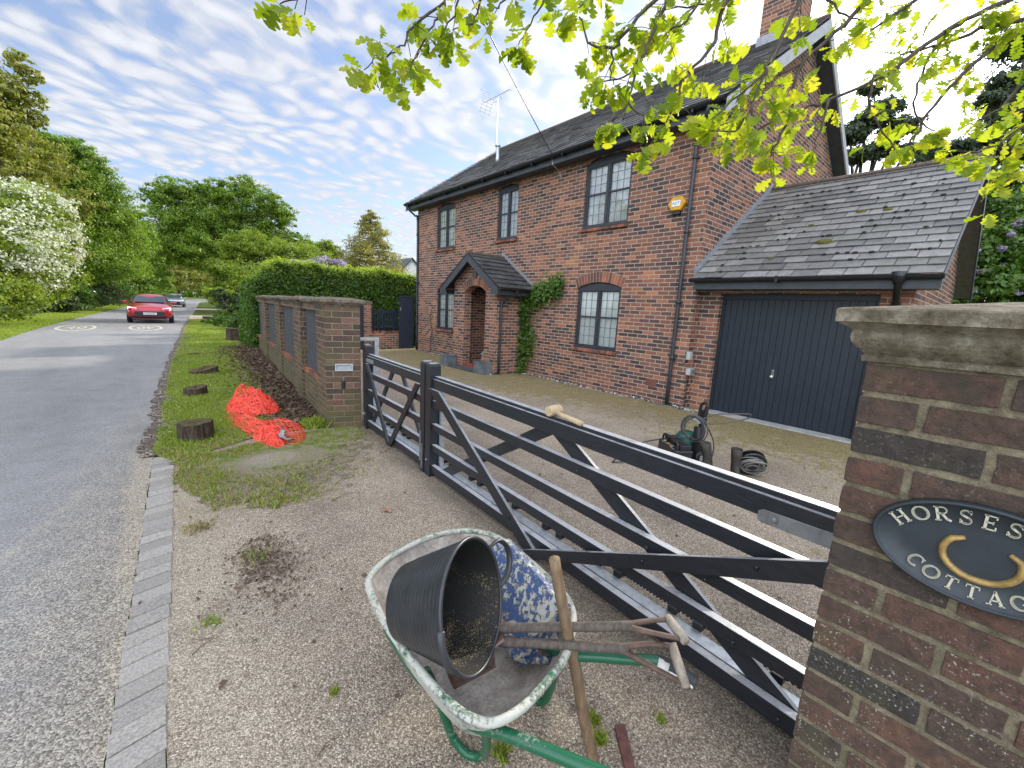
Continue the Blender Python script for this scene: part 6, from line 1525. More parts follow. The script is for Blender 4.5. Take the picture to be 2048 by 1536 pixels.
for i, b in enumerate(BL_['left_dark']):
    bb = [b, [b[0]-.9*b[3], b[1]+.6, b[2]*.9, b[3]*.9], [b[0]-.2, b[1]+b[3], b[2]*.8, b[3]*.9]]
    labs = ['dark ivy clad bush, second nearest along the left verge', 'dark ivy clad bush, third along the left verge behind the hawthorn', 'dark ivy clad bush, fourth along the left verge', 'dark ivy clad bush, fifth along the left verge near the red car', 'dark ivy clad bush rising above the red car roof', 'low dark ivy bush nearest the viewer at the foot of the hawthorn', 'dark ivy clad bush just left of the silver car']
    tree('ivy_bush', labs[i], 'bush', bb, (b[0]-.5, b[1], 0), 9000, .13, 'l_dark' if i % 3 else 'l_hedge', 30+i, .06, group='dark bushes along the left verge')
tree('hazel', 'mid green hazel where the left treeline meets the bend', 'tree', BL_['mid_left'], (-1.9, 69, 0), 42000, .20, 'l_oak', 15, .22)
tree('beech', 'light olive tree closing the view at the bend of the road', 'tree', BL_['bend'], (4.6, 116, 0), 42000, .30, 'l_olive', 16, .35)
tree('distant_oak', 'dark green tree filling the gap beyond the bend of the road', 'tree', BL_['bend2'], (12.5, 130, 0), 46000, .36, 'l_oak', 17, .4)
rgw = np.random.default_rng(77); fbl = [[x_, 205+rgw.uniform(-8, 8), rgw.uniform(1, 9), rgw.uniform(4, 6)] for x_ in np.arange(-70, 90, 4.5)]
Pw, Nw = crown_points(fbl, 60000, rgw); kw_ = Pw[:, 2] > 0; wd_ = leaf_object('distant_woodland', Pw[kw_], Nw[kw_], .7, M['l_oak'], None, 78); wd_['kind'] = 'stuff'
# right of the road
tree('large_oak', 'large spreading oak standing behind the hedge, tallest on the skyline', 'tree', BL_['big_oak'], (10.4, 76, 0), 120000, .24, 'l_oak', 18, .5, shell=(.3, 1.05), clump=.20)
tree('yellow_bush', 'rounded yellow green tree in front of the large oak', 'tree', BL_['yellow_bush'], (8.6, 46.5, 0), 90000, .14, 'l_bright', 19, .2)
tree('ash_tree', 'small bright green tree peeping above the hedge right of the yellow green one', 'tree', BL_['green_small'], (17.6, 62, 0), 15000, .22, 'l_bright', 20, .22)
L1 = tree('lilac', 'mauve flowering lilac showing above the clipped hedge', 'shrub', BL_['lilac'], (6.3, 22.3, 0), 9000, .08, 'l_hedge', 21, .06)
P, N = crown_points(BL_['lilac'], 13000, np.random.default_rng(7), clump=.3, shell=(.7, 1.15), per=30); leaf_object('blossom', P, N, .06, M['lilac_flower'], L1, 8, asp=.9)
tree('bramble_thicket', 'tangle of dark shrubs behind the post and rail fence', 'shrub', BL_['shrubs_under'], (4.2, 33, 0), 16000, .12, 'l_dark', 22, .06)
# feathery cone-shaped conifer
def conifer(name, label, base, h, r, n, size, m, seed, lean=0, droop=.15, gaps=.75):
    t = thing(name, label, 'tree', tuple(base)); rg = np.random.default_rng(seed); P = []; N = []; mb = MB(); rn = random.Random(seed)
    b = Vector(base); mb.tube([b, b+Vector((0, 0, h*.5)), b+Vector((0, 0, h*.97))], [r*.06, r*.04, r*.008], 7)
    nb_ = 95
    for k in range(nb_):
        u = (k/nb_)**.85; z = h*(.12+.88*u); L = r*(1-u)**.8*rn.uniform(.7, 1.12)+.12; a = rn.uniform(0, 6.283)
        d = Vector((math.cos(a), math.sin(a), 0)); s = b+Vector((0, 0, z)); e = s+d*L+Vector((0, 0, L*rn.uniform(.02, .28)-droop*L))
        mb.tube([s, s.lerp(e, .5)+Vector((0, 0, L*.08)), e], [r*.014, r*.009, .004], 4)
        c = max(8, int(n/nb_*(L/r)*1.6)); t_ = rg.uniform(.2, 1.0, c)**.8; q = rg.normal(size=(c, 3))*np.array([1, 1, .5])*(.05+.10*L)
        P.append(np.array(s)+(np.array(e)-np.array(s))*t_[:, None]+q-np.array([0, 0, 1])*np.abs(rg.normal(size=(c, 1)))*.07*L); N.append(rg.normal(size=(c, 3))+np.array([0, 0, .5]))
    P = np.concatenate(P); N = np.concatenate(N); leaf_object('crown', P, N, size, M[m], t, seed, asp=.35); mb.build('trunk', M['bark_light'], t, smooth=True)
conifer('dawn_redwood', 'bronze green cone shaped conifer behind the hedge', (12.9, 32, 0), 8.35, 4.1, 26000, .17, 'l_gold', 23)
T = BL_['pine']
tree('scots_pine', 'dark open crowned pine behind the garage roof', 'tree', BL_['pine'], (39.8, 9.3, 0), 26000, .24, 'l_conifer', 24, .32, clump=.34, per=30, squash=.45)
tree('cedar', 'dark layered cedar at the right edge behind the oak leaves', 'tree', BL_['cedar'], (27.2, 1.3, 0), 34000, .14, 'l_conifer', 25, .35, clump=.34, per=40, squash=.4)
tree('holly', 'dense green tree right of the garage', 'tree', BL_['backtree'], (22.2, 1.2, 0), 26000, .12, 'l_hedge', 26, .18)
L2 = tree('lilac_bush', 'lilac bush with pale mauve flower heads right of the garage', 'shrub', BL_['lilac_bush'], (15.2, .1, 0), 34000, .095, 'l_hedge', 27, .08)
fb = []
rn = random.Random(3)
for b in BL_['lilac_bush']:
    for q in range(3):
        d = Vector((-1, rn.uniform(-.6, .6), rn.uniform(-.4, .8))).normalized(); fb.append([b[0]+d.x*b[3], b[1]+d.y*b[3], b[2]+d.z*b[3], .085])
P, N = crown_points(fb, 5000, np.random.default_rng(9), clump=.5, shell=(0, .9), per=40); leaf_object('blossom', P, N, .035, M['lilac_flower'], L2, 10, asp=.9)
# trees across the road, only seen mirrored in the windows
for i, (x, y) in enumerate(((-9, 7.5), (-10, 17))):
    bb = [[x+rn.uniform(-1.5, 1.5), y+rn.uniform(-2.4, 2.4), rn.uniform(1.5, 7.5), 1.6] for _ in range(9)]
    tree('verge_tree', ['bushy tree across the road opposite the porch', 'bushy tree across the road opposite the hedge'][i], 'tree', bb, (x, y, 0), 16000, .22, 'l_oak', 60+i, .2)

# clipped laurel hedge
hd_ = thing('hedge', 'long clipped laurel hedge with yellow green new growth on top', 'hedge', (5, 16, 0))
rg = np.random.default_rng(31); n = 95000; HX0, HX1, HYa, HYb, HZ = 2.35, 9.0, 15.3, 17.4, 2.6
def hedge_pts(n):
    u = rg.uniform(0, 1, n); f = rg.uniform(0, 1, n); P = np.zeros((n, 3)); N = np.zeros((n, 3))
    fr = f < .52; tp = (f >= .52) & (f < .86); ls = f >= .86
    P[fr] = np.stack([HX0+u[fr]*(HX1-HX0), np.full(fr.sum(), HYa), rg.uniform(0.1, HZ, fr.sum())], 1); N[fr] = (0, -1, .25)
    P[tp] = np.stack([HX0+u[tp]*(HX1-HX0), HYa+rg.uniform(0, 1, tp.sum())**1.3*(HYb-HYa), np.full(tp.sum(), HZ)], 1); N[tp] = (0, -.2, 1)
    P[ls] = np.stack([np.full(ls.sum(), HX0), HYa+u[ls]*(HYb-HYa), rg.uniform(.1, HZ, ls.sum())], 1); N[ls] = (-1, 0, .25)
    # round the left shoulder and sag the ends
    dxl = np.clip((HX0+1.0-P[:, 0])/1.0, 0, 1); P[:, 2] -= dxl**2*.55*(P[:, 2]/HZ); P[:, 0] += dxl**2*.25*(P[:, 2]/HZ)**2
    P[:, 2] -= np.clip(P[:, 0]-6.5, 0, 3)*.035
    w_ = .06*np.sin(P[:, 0]*2.1)+.05*np.sin(P[:, 0]*5.3+P[:, 2]*4)+.04*np.sin(P[:, 2]*9+P[:, 0]*11)
    P[:, 1] += w_*(fr*1.0); P[:, 2] += (w_*.7+.03*np.sin(P[:, 1]*13+P[:, 0]*17))*(tp*1.0)
    P += rg.normal(size=P.shape)*.055; return P, N*.7+rg.normal(size=P.shape)*.75, tp
P, N, tp = hedge_pts(n); leaf_object('foliage', P, N, .075, M['l_hedge'], hd_, 3, asp=.5)
P, N, tp = hedge_pts(60000); k = tp | (P[:, 2] > 2.32); P = P[k]; P[:, 2] += np.abs(rg.normal(size=len(P)))*.085; leaf_object('new_growth', P, N[k]+[0, 0, .3], .07, M['l_hedge_top'], hd_, 4, asp=.45)
mb = MB(); mb.box(HX0+.25, HX1-.2, HYa+.2, HYb-.2, .1, HZ-.45)
for k in range(14): x = HX0+.3+k*.48; mb.tube([(x, HYa+.15, 0), (x+.05, HYa+.12, 1.0), (x, HYa+.2, 2.0)], [.03, .022, .012], 6)
mb.build('stems', M['bark'], hd_)
# wild growth at the hedge foot by the rail fence
tree('elder_bush', 'leafy wild growth at the left end of the clipped hedge', 'bush', [[3.15, 17.4, 1.6, .55], [3.2, 18.8, 1.3, .6], [3.35, 19.8, 1.5, .6], [3.5, 20.5, 1.0, .6], [3.25, 18.6, .6, .5]], (3.3, 18.9, 0), 11000, .085, 'l_hedge', 41, .05)
tree('nettle_patch', 'low dark green weeds beside the sleeper over the ditch', 'plant', [[2.6, 26, .2, .5], [2.9, 24.5, .25, .6], [3.3, 27.5, .3, .6], [2.3, 28.5, .15, .4], [3.2, 30, .2, .6]], (2.8, 26, 0), 7000, .09, 'l_hedge', 42, .02)
# post and rail fence, larch panel fence
pf2 = thing('post_and_rail_fence', 'old silvered post and rail fence running beside the ditch', 'fence', (3.2, 24, 0))
for x, y, h in ((2.62, 17.9, 1.05), (3.05, 20.8, 1.15), (3.55, 25, 1.15), (4.1, 30, 1.15), (4.6, 35, 1.2)):
    mb = MB(); mb.cbox((x, y, h/2), (.12, .12, h), Matrix.Rotation(.04, 3, 'Y')); mb.build('post', M['grey_wood'], pf2, bevel=.01)
for h in (.45, .9):
    mb = MB(); mb.tube([(2.62, 17.9, h), (3.05, 20.8, h+.05), (3.55, 25, h), (4.1, 30, h), (4.6, 35, h)], .035, 6, squash=.6); mb.build('rail', M['grey_wood'], pf2)
pn = thing('panel_fence', 'pale larch panel fence beyond the rail fence', 'fence', (6.5, 60, 0))
for k in range(6):
    x0, y0 = 5.7+k*.30, 47+k*3.2; mb = MB()
    for j in range(16):
        a = j/16; mb.cbox((x0+.30*a, y0+3.1*a, .95), (.03, .185, 1.8), Matrix.Rotation(-.095, 3, 'Z'))
    mb.build('fence_panel', M['fence_wood'], pn); mb = MB(); mb.cbox((x0, y0, 1.0), (.12, .12, 2.0)); mb.build('post', M['grey_wood'], pn)
# distant neighbours
def neighbour(lab, x, y, w_, d, eave, ridge, wm, hip=False):
    t = thing('neighbour_house', lab, 'house', (x, y, 0)); mb = MB()
    mb.box(x, x+w_, y, y+d, 0, eave); mb.add([(x, y, eave), (x+w_, y, eave), (x+w_/2, y, ridge)], [(0, 1, 2)]); mb.build('wall', wm, t)
    mb = MB(); o = .4
    for s in (-1, 1): mb.prism([(x+w_/2, y-o, ridge+.1), (x+w_/2+s*(w_/2+o), y-o, eave-.2), (x+w_/2+s*(w_/2+o), y-o, eave-.45), (x+w_/2, y-o, ridge-.15)], (0, 0, 0), (0, d+2*o, 0))
    mb.build('roof', M['slate_dark'], t)
    mb = MB(); mb.box(x+w_*.35, x+w_*.65, y-.05, y, eave-2, eave-.6); mb.build('window', M['dark_paint'], t)
M['render'] = plain('white_render', (.72, .73, .74), .8, var=.04)
neighbour('white rendered neighbouring house gable between conifer and cottage', 28.3, 60, 4.2, 8, 6.2, 8.4, M['render'])
neighbour('low dark roofed neighbour house in front of the white gable', 25.5, 48, 5.5, 5, 3.9, 5.5, M['brick_old'])
neighbour('neighbouring house whose dark roof shows above the lilac', 19.2, 62, 4.5, 8, 5.0, 7.2, M['brick_old'])
# climbing plant on the front wall
cl_ = thing('climbing_plant', 'leafy green climber trained up the brick wall beside the porch', 'climber', (7.2, 8.0, 0))
rg = np.random.default_rng(8); rn = random.Random(8); mb = MB()
path = smoothpath([(7.21, 8.0, 0), (7.2, 7.98, .45), (7.19, 7.95, .9), (7.2, 8.08, 1.4), (7.19, 8.0, 1.75), (7.19, 7.6, 1.98), (7.18, 7.2, 2.1), (7.2, 6.85, 2.22)], 5)
mb.tube(path, [.016]*10+[.010]*(len(path)-10), 6)
wts = [(0, .05), (.10, .14), (.2, .28), (.32, .32), (.45, .20), (.6, .32), (.72, .30), (.85, .22), (1, .08)]
P = []; N = []
for k in range(5200):
    u = rn.random(); q = path[min(len(path)-1, int(u*len(path)))]; w_ = np.interp(u, [a for a, b in wts], [b for a, b in wts])
    if u < .08 and rn.random() < .8: continue
    P.append((q.x-abs(rn.gauss(0, .06)), q.y+rn.gauss(0, w_*.62), q.z+rn.gauss(0, .09 if u < .5 else .12))); N.append((-1+rn.gauss(0, .5), rn.gauss(0, .6), .5+rn.gauss(0, .5)))
for k in range(300): P.append((7.2-abs(rn.gauss(0, .08)), 8.2+rn.gauss(0, .12), .05+abs(rn.gauss(0, .07)))); N.append((-1, rn.gauss(0, .6), .8))
P = np.array(P); P[:, 2] = np.maximum(P[:, 2], .02); leaf_object('foliage', P, np.array(N), .075, M['l_hedge'], cl_, 5, asp=.5)
for k in range(10): 
    s = path[rn.randint(6, len(path)-1)]; mb.tube([s, s+Vector((-.02, rn.gauss(0, .15), rn.uniform(-.05, .2)))], [.006, .002], 4)
mb.build('stem', M['bark'], cl_)
w2 = thing('wisteria_stem', 'bare twining stem on the wall left of the porch with a tuft above it', 'climber', (7.2, 11.1, 0)); mb = MB()
mb.tube(smoothpath([(7.21, 12.75, 0), (7.19, 12.78, .4), (7.21, 12.7, .8), (7.19, 12.8, 1.2), (7.21, 12.74, 1.5)], 5), .012, 6); mb.build('stem', M['bark'], w2)
rgp = np.random.default_rng(2).normal(size=(260, 3))*[.05, .16, .10]+[7.12, 10.55, 2.42]; leaf_object('foliage', rgp, np.random.default_rng(3).normal(size=(260, 3))+[-1, 0, .5], .07, M['l_bright'], w2, 5)

# ---- overhanging oak: real twigs and lobed leaves
ok = thing('oak_tree', 'overhanging oak with bright young lobed leaves hanging into the top of the view', 'tree', (6.2, -3.6, 0))
mb = MB(); mb.tube(smoothpath([(6.2, -3.6, -.2), (6.15, -3.5, 1.2), (6.0, -3.2, 2.6), (5.6, -2.8, 4.2), (5.2, -2.3, 6.0)], 4), [.30, .28, .27, .26, .25, .24, .23, .22, .21, .20, .19, .18, .17, .15, .13, .11, .10], 14); mb.build('trunk', M['bark'], ok, smooth=True)
TW = {
'A':[[0.789,1.297,2.625],[0.759,1.301,2.532],[0.73,1.315,2.483],[0.696,1.328,2.418],[0.671,1.335,2.355],[0.639,1.351,2.306]],
'A2':[[0.767,1.3,2.558],[0.685,1.353,2.48],[0.647,1.368,2.405],[0.605,1.397,2.378],[0.558,1.428,2.337]],
'B':[[0.918,1.264,2.669],[0.881,1.278,2.596],[0.858,1.283,2.532],[0.807,1.321,2.505]],
'B2':[[0.817,1.27,2.611],[0.781,1.279,2.518],[0.746,1.293,2.448]],
'C':[[1.039,1.09,2.656],[1.003,1.102,2.578],[0.962,1.119,2.499],[0.93,1.132,2.437]],
'N':[[0.441,1.447,2.558],[0.392,1.472,2.484],[0.346,1.504,2.456]],
'D':[[1.511,0.989,2.817],[1.492,0.989,2.746],[1.458,0.998,2.659],[1.408,1.015,2.548],[1.378,1.022,2.469],[1.358,1.018,2.378],[1.31,1.043,2.308]],
'E':[[1.488,1.001,2.78],[1.383,1.06,2.649],[1.326,1.09,2.567],[1.266,1.145,2.582],[1.246,1.183,2.67]],
'F':[[1.326,1.09,2.567],[1.317,1.075,2.472],[1.323,1.062,2.437]],
'D2':[[1.312,0.984,2.353],[1.351,0.937,2.296],[1.365,0.908,2.221]],
'D3':[[1.408,1.015,2.548],[1.356,1.043,2.474],[1.278,1.102,2.443]],
'E2':[[1.666,0.93,2.845],[1.601,0.959,2.732],[1.541,0.998,2.674],[1.48,1.036,2.616]],
'E3':[[1.809,0.889,2.909],[1.74,0.916,2.774],[1.717,0.91,2.66],[1.621,0.964,2.542],[1.584,0.973,2.446],[1.548,0.982,2.35]],
'G':[[2.115,0.781,3.001],[2.092,0.776,2.893],[2.016,0.805,2.739],[1.973,0.817,2.629],[1.926,0.827,2.503],[1.911,0.814,2.395]],
'G2':[[1.973,0.817,2.629],[1.886,0.867,2.53],[1.786,0.929,2.424]],
'G3':[[1.869,0.803,2.477],[1.805,0.832,2.367],[1.73,0.895,2.358]],
'H':[[2.494,0.613,3.098],[2.441,0.637,3.011],[2.329,0.699,2.861],[2.22,0.764,2.738],[2.179,0.775,2.637],[2.165,0.763,2.535],[2.105,0.782,2.394],[2.077,0.79,2.328]],
'H2':[[2.22,0.764,2.738],[2.135,0.822,2.676],[2.086,0.864,2.673]],
'I':[[3.479,0.222,3.331],[3.395,0.282,3.277],[3.217,0.409,3.165],[3.009,0.545,2.984],[2.904,0.612,2.884],[2.667,0.781,2.737],[2.524,0.888,2.669],[2.326,1.027,2.538]],
'J':[[3.717,0.148,3.314],[3.61,0.228,3.263],[3.435,0.363,3.198],[3.267,0.487,3.108],[3.098,0.616,3.043]],
'K':[[3.37,0.428,3.238],[3.252,0.497,3.099],[3.154,0.533,2.892],[3.146,0.497,2.715],[3.21,0.43,2.66]],
'L':[[3.715,0.143,3.288],[3.605,0.219,3.209],[3.46,0.315,3.087],[3.312,0.403,2.918],[3.195,0.465,2.754],[3.102,0.504,2.581]],
'M':[[2.413,0.707,2.631],[2.373,0.709,2.498],[2.34,0.716,2.407]],
'O':[[3.383,0.032,2.741],[3.246,0.12,2.615],[3.13,0.197,2.514],[3.017,0.281,2.46]],
'O2':[[3.197,-0.007,2.463],[3.086,0.066,2.367],[2.977,0.142,2.293]],
'P':[[2.582,0.59,2.755],[2.553,0.578,2.598],[2.626,0.475,2.425]],
'Q':[[3.434,0.18,2.985],[3.361,0.195,2.784],[3.238,0.276,2.678]],
'R':[[3.438,0.571,3.523],[3.258,0.685,3.35],[3.124,0.773,3.234]],
'S':[[2.514,0.892,3.222],[2.614,0.78,3.111],[2.684,0.711,3.069]],
'T':[[1.841,0.871,2.948],[1.759,0.914,2.831],[1.678,0.978,2.807],[1.582,1.055,2.782]],
'U':[[1.313,1.157,2.804],[1.281,1.168,2.732],[1.208,1.217,2.675]],
'W':[[1.023,1.255,2.729],[0.978,1.273,2.644],[0.944,1.294,2.609]],
}
OUT = [(.0, .0), (.10, .03), (.18, .11), (.25, .15), (.30, .06), (.37, .17), (.45, .29), (.51, .28), (.55, .11), (.62, .27), (.70, .38), (.77, .34), (.80, .15), (.86, .26), (.93, .24), (.97, .12), (1.0, .0)]
rn = random.Random(77); lv = []; lf = []
def oakleaf(base, d, up, size):
    d = d.normalized(); s = d.cross(up).normalized(); u = s.cross(d).normalized(); o = len(lv); n = len(OUT); curl = rn.uniform(-.25, .45); cup = rn.uniform(.05, .5); wd = rn.uniform(.85, 1.15)
    tw_ = rn.uniform(-.5, .5)
    for t, w_ in OUT:
        c = base+d*t*size+u*(-curl*t*t*size)
        ss = s*math.cos(tw_*t)+u*math.sin(tw_*t); uu = u*math.cos(tw_*t)-s*math.sin(tw_*t)
        wv = rn.uniform(-.015, .015)
        lv.append(c-ss*w_*size*wd+uu*(w_*cup+wv)*size); lv.append(c); lv.append(c+ss*w_*size*wd+uu*(w_*cup-wv)*size)
    for i in range(n-1):
        a = o+3*i; lf.append((a, a+1, a+4, a+3)); lf.append((a+1, a+2, a+5, a+4))
tm = MB()
def cluster(c, d, k, size):
    for q in range(k):
        a = 2*math.pi*q/k+rn.uniform(-.4, .4); p1 = d.orthogonal().normalized(); p2 = d.cross(p1)
        dd = (d*rn.uniform(.15, .8)+(p1*math.cos(a)+p2*math.sin(a))*rn.uniform(.5, 1)+Vector((0, 0, -.42))).normalized()
        up = (Vector((0, 0, 1))+Vector((rn.gauss(0, .55), rn.gauss(0, .55), 0))+d*.2).normalized()
        if abs(dd.dot(up)) > .95: up = Vector((1, 0, .2))
        st = c+dd*.006; oakleaf(st, dd, up, size*rn.uniform(.6, 1.2))
main = {'G', 'H', 'I', 'J', 'D', 'E', 'R', 'L', 'E3'}
dense = {'A': 1.15, 'A2': 1.2, 'D2': 1.5, 'D3': 1.5, 'G2': 1.3, 'G3': 1.4, 'E': 1.1, 'E2': 1.2, 'F': .9, 'H': 1.1, 'O': 1.5, 'O2': 1.5, 'N': .9}
allp = []
for key, P in TW.items():
    P = [Vector(p) for p in P]; pts = smoothpath(P, 4); n = len(pts)
    for i in range(1, n-1): pts[i] = pts[i]+Vector((rn.gauss(0, .004), rn.gauss(0, .004), rn.gauss(0, .004)))
    r0 = .0055 if key in main else .0035; dist = (P[0]-Vector((0, 0, 1.63))).length
    r0 *= dist/1.5; tm.tube(pts, [r0*(1-.7*i/n) for i in range(n)], 6); allp.append((key, pts))
    L = sum((b-a).length for a, b in zip(pts, pts[1:])); sz = .062+.004*(dist-1.3); dn = dense.get(key, 1.0)
    kN = max(2, int(L/.064*dn))
    for q in range(kN):
        t = (q+rn.random()*.7)/kN; t = .08+.92*t if key in ('C', 'F', 'W') else t
        if key in ('A', 'D', 'C') and t < .35 and rn.random() < .5: continue
        j = min(n-2, int(t*(n-1))); c = pts[j]; d = (pts[j+1]-pts[j]).normalized()
        sd = (d*.6+Vector((rn.gauss(0, .7), rn.gauss(0, .7), rn.gauss(-.15, .5)))).normalized(); ln = rn.uniform(.02, .085)*(1+.25*(dist-1.3)); e = c+sd*ln+Vector((0, 0, -.01))
        tm.tube([c, c.lerp(e, .5)+Vector((0, 0, .004)), e], [.0018, .0014, .0012], 4)
        cluster(e, sd, rn.randint(3, 6), sz)
    cluster(pts[-1], (pts[-1]-pts[-2]).normalized(), 7, sz*1.05)
# limb that carries the twigs, out of the frame above
for a, b, r in (((5.2, -2.3, 6.0), (1.9, .2, 3.9), .035), ((5.6, -2.8, 4.2), (2.6, .1, 3.5), .03), ((5.2, -2.3, 6.0), (1.0, 1.2, 3.4), .03)):
    a, b = Vector(a), Vector(b); tm.tube(smoothpath([a, a.lerp(b, .5)+Vector((0, 0, .25)), b], 6), [r*(1-.6*i/13) for i in range(13)], 8)
tm.build('branches', M['bark'], ok, smooth=True)
me = bpy.data.meshes.new('foliage'); me.from_pydata(lv, [], lf); me.materials.append(M['oakleaf']); me.polygons.foreach_set('use_smooth', [True]*len(me.polygons)); me.update()
fo = bpy.data.objects.new('foliage', me); COL.objects.link(fo); fo.parent = ok; fo.location = -Vector(ok.location)

# ================================================================ GRASS, LITTER
def blades(name, X, Y, Z, h, m, seed, wd=.12, kind='stuff'):
    rg = np.random.default_rng(seed); n = len(X); a = rg.uniform(0, 6.283, n); hh = h*rg.uniform(.5, 1.4, n); le = rg.normal(size=(n, 2))*hh[:, None]*.55
    B = np.stack([X, Y, Z], 1); W_ = np.stack([np.cos(a), np.sin(a), np.zeros(n)], 1)*(hh*wd)[:, None]
    Tp = B+np.stack([le[:, 0], le[:, 1], hh], 1); V = np.stack([B-W_, B+W_, Tp], 1).reshape(-1, 3)
    me = bpy.data.meshes.new(name); me.vertices.add(3*n); me.loops.add(3*n); me.polygons.add(n)
    me.vertices.foreach_set('co', V.astype(np.float32).ravel()); me.loops.foreach_set('vertex_index', np.arange(3*n, dtype=np.int32))
    me.polygons.foreach_set('loop_start', np.arange(0, 3*n, 3, dtype=np.int32)); me.polygons.foreach_set('loop_total', np.full(n, 3, np.int32))
    me.materials.append(m); me.update(calc_edges=True); o = bpy.data.objects.new(name, me); COL.objects.link(o); o['kind'] = kind; return o
rg = np.random.default_rng(1)
def field(X, Y, s): return (np.sin(X*s*1.7+np.sin(Y*s*1.1)*1.5)+np.sin(Y*s*1.3+np.sin(X*s*2.1)*1.2)+.6*np.sin(X*s*4.1+Y*s*3.7))/2.6
n = 420000; Y = 3.3+(33-3.3)*rg.random(n)**2.6; X = rg.uniform(-.1, 4.3, n)
k = inside(VERGE, X, Y); X, Y = X[k], Y[k]
wlx = 1.13+.0873*Y-X; bare = np.hypot((X-.83)*1.9, (Y-4.62)*2.6)+.3*field(X, Y, 6)
fy = np.clip((Y-3.6)/2.0, 0, 1); prob = .22+.78*fy; prob *= np.clip((bare-.75)/.6, .02, 1); prob *= np.clip((wlx-.30)/.35+.25*field(X, Y, 5), .06, 1)**1.0
prob *= np.clip(.75+.5*field(X, Y, 3.3), .15, 1); k = rg.random(len(X)) < prob; X, Y = X[k], Y[k]
near = Y < 5.4+.5*field(X, Y, 3); dry = near & (rg.random(len(X)) < .55)
blades('verge_grass', X[~dry], Y[~dry], np.full((~dry).sum(), .014), .034, M['grass'], 2, .19)
blades('dry_verge_grass', X[dry], Y[dry], np.full(dry.sum(), .014), .026, M['dry_grass'], 3, .20)
# coarse far verges
n = 60000; Y = rg.uniform(16, 62, n); xr = np.interp(Y, [p[1] for p in RL], [p[0] for p in RL]); X = xr-np.abs(rg.uniform(0, 1.9, n))
blades('far_verge_grass', X, Y, np.full(n, 0.0), .07, M['grass'], 4, .12)
# thin moss and dead grass over the drive edge
n = 150000; X = rg.uniform(3.0, 7.2, n); Y = rg.uniform(-1.5, 13.8, n); e = X-2.35*np.clip((7.5-Y)/7.5, 0, 1)*-1*-1
edge = np.clip((X-2.35*(1-np.clip((7.5-Y)/7.5, 0, 1))*0-3.0)/4.0, 0, 1)
xb = np.interp(Y, [-1.5, 1.5, 4, 8, 14], [3.2, 4.6, 5.5, 5.4, 6.0]); pr_ = np.clip((X-xb)/.9+.35*field(X, Y, 2.3)+.1, 0, 1)*np.clip(.55+.6*field(X, Y, 5), .05, 1)
k = (rg.random(n) < pr_) & (X < 7.15) & ~((X > 5.95) & (Y > 8.0) & (Y < 10.2)); X, Y = X[k], Y[k]
blades('moss_and_dead_grass', X, Y, np.full(len(X), .009), .011, M['dry_grass'], 5, .22)
def flat_leaves(name, X, Y, Z, size, m, seed, tilt=.5):
    n = len(X); rg = np.random.default_rng(seed); o = leaf_object(name, np.stack([X, Y, Z], 1), rg.normal(size=(n, 3))*tilt+np.array([0, 0, 1]), size, m, None, seed, asp=.6); o['kind'] = 'stuff'; return o
n = 9000; s = rg.uniform(.2, 10.5, n); o_ = -np.abs(rg.normal(size=n))*(.30+.015*s)-.01
X = 1.61+WL.x*s+WN.x*o_; Y = 5.47+WL.y*s+WN.y*o_
flat_leaves('leaf_litter', X, Y, .022+np.abs(rg.normal(size=n))*.016, .055, M['l_litter'], 7, .7)
n = 1500; X = rg.uniform(-.2, 7, n); Y = rg.uniform(.2, 5.2, n); k = rg.random(n) < np.where(np.hypot(X-1.9, Y-4.6) < .7, 1, .12); X, Y = X[k], Y[k]
flat_leaves('scattered_leaves', X, Y, np.full(len(X), .017), .028, M['l_litter'], 8, .35)
n = 900; X = .42+rg.normal(size=n)*.10; Y = 2.72+rg.normal(size=n)*.22; flat_leaves('debris', X, Y, np.full(n, .014)+rg.random(n)*.006, .018, M['l_litter'], 9, .5)
n = 5200; X = rg.uniform(-.02, 2.0, n); Y = rg.uniform(3.1, 5.6, n); k = (rg.random(n) < np.clip(.55+.6*field(X, Y, 4), .05, 1)*np.clip((Y-3.05-np.maximum(0, X-1.2)*.9)/.5, 0, 1)); X, Y = X[k], Y[k]
o_ = leaf_object('straw', np.stack([X, Y, np.full(len(X), .021)], 1), rg.normal(size=(len(X), 3))*.25+np.array([0, 0, 1]), .035, M['dry_grass'], None, 19, asp=.14); o_['kind'] = 'stuff'
# daisies
n = 260; X = rg.uniform(0, 1.6, n); Y = rg.uniform(6, 17, n); k = inside(VERGE, X, Y); flat_leaves('daisies', X[k], Y[k], np.full(k.sum(), .045), .022, M['blossom'], 10, .2)
# weeds and moss tufts
def tuft(lab, x, y, r, n, m='grass', h=.03, z=.01):
    rg = np.random.default_rng(int(x*1000+y*77) % 9999); X = x+rg.normal(size=n)*r; Y = y+rg.normal(size=n)*r; o = blades('weed_tuft', X, Y, np.full(n, z), h, M[m], int(n+x*10), .2, 'thing'); del o['kind']
    return tag(o, lab, 'weed', 'small weeds on the gravel')
tuft('tiny moss tuft on the gravel left of the barrow', .46, 1.58, .012, 120, 'grass', .012)
tuft('small grass tuft right of the barrow rim under the green handle', 1.23, .83, .012, 120, 'grass', .03)
tuft('small grass tuft below the wheelbarrow body', .86, .96, .016, 120, 'grass', .025)
tuft('small weed beside the foot of the wooden pole', 1.19, .76, .010, 80, 'grass', .03)
tuft('small weed in the gravel between barrow grip and gate pier', 1.46, .66, .010, 60, 'grass', .02)
tuft('moss tuft between kerb setts and dirt patch', .10, 2.35, .03, 160, 'grass', .015)
tuft('dark weed growing from the dirt patch beside the kerb', .38, 2.85, .05, 260, 'grass', .015)
tuft('leafy weed at the foot of the entrance pillar corner', 1.50, 5.62, .06, 500, 'grass', .09)
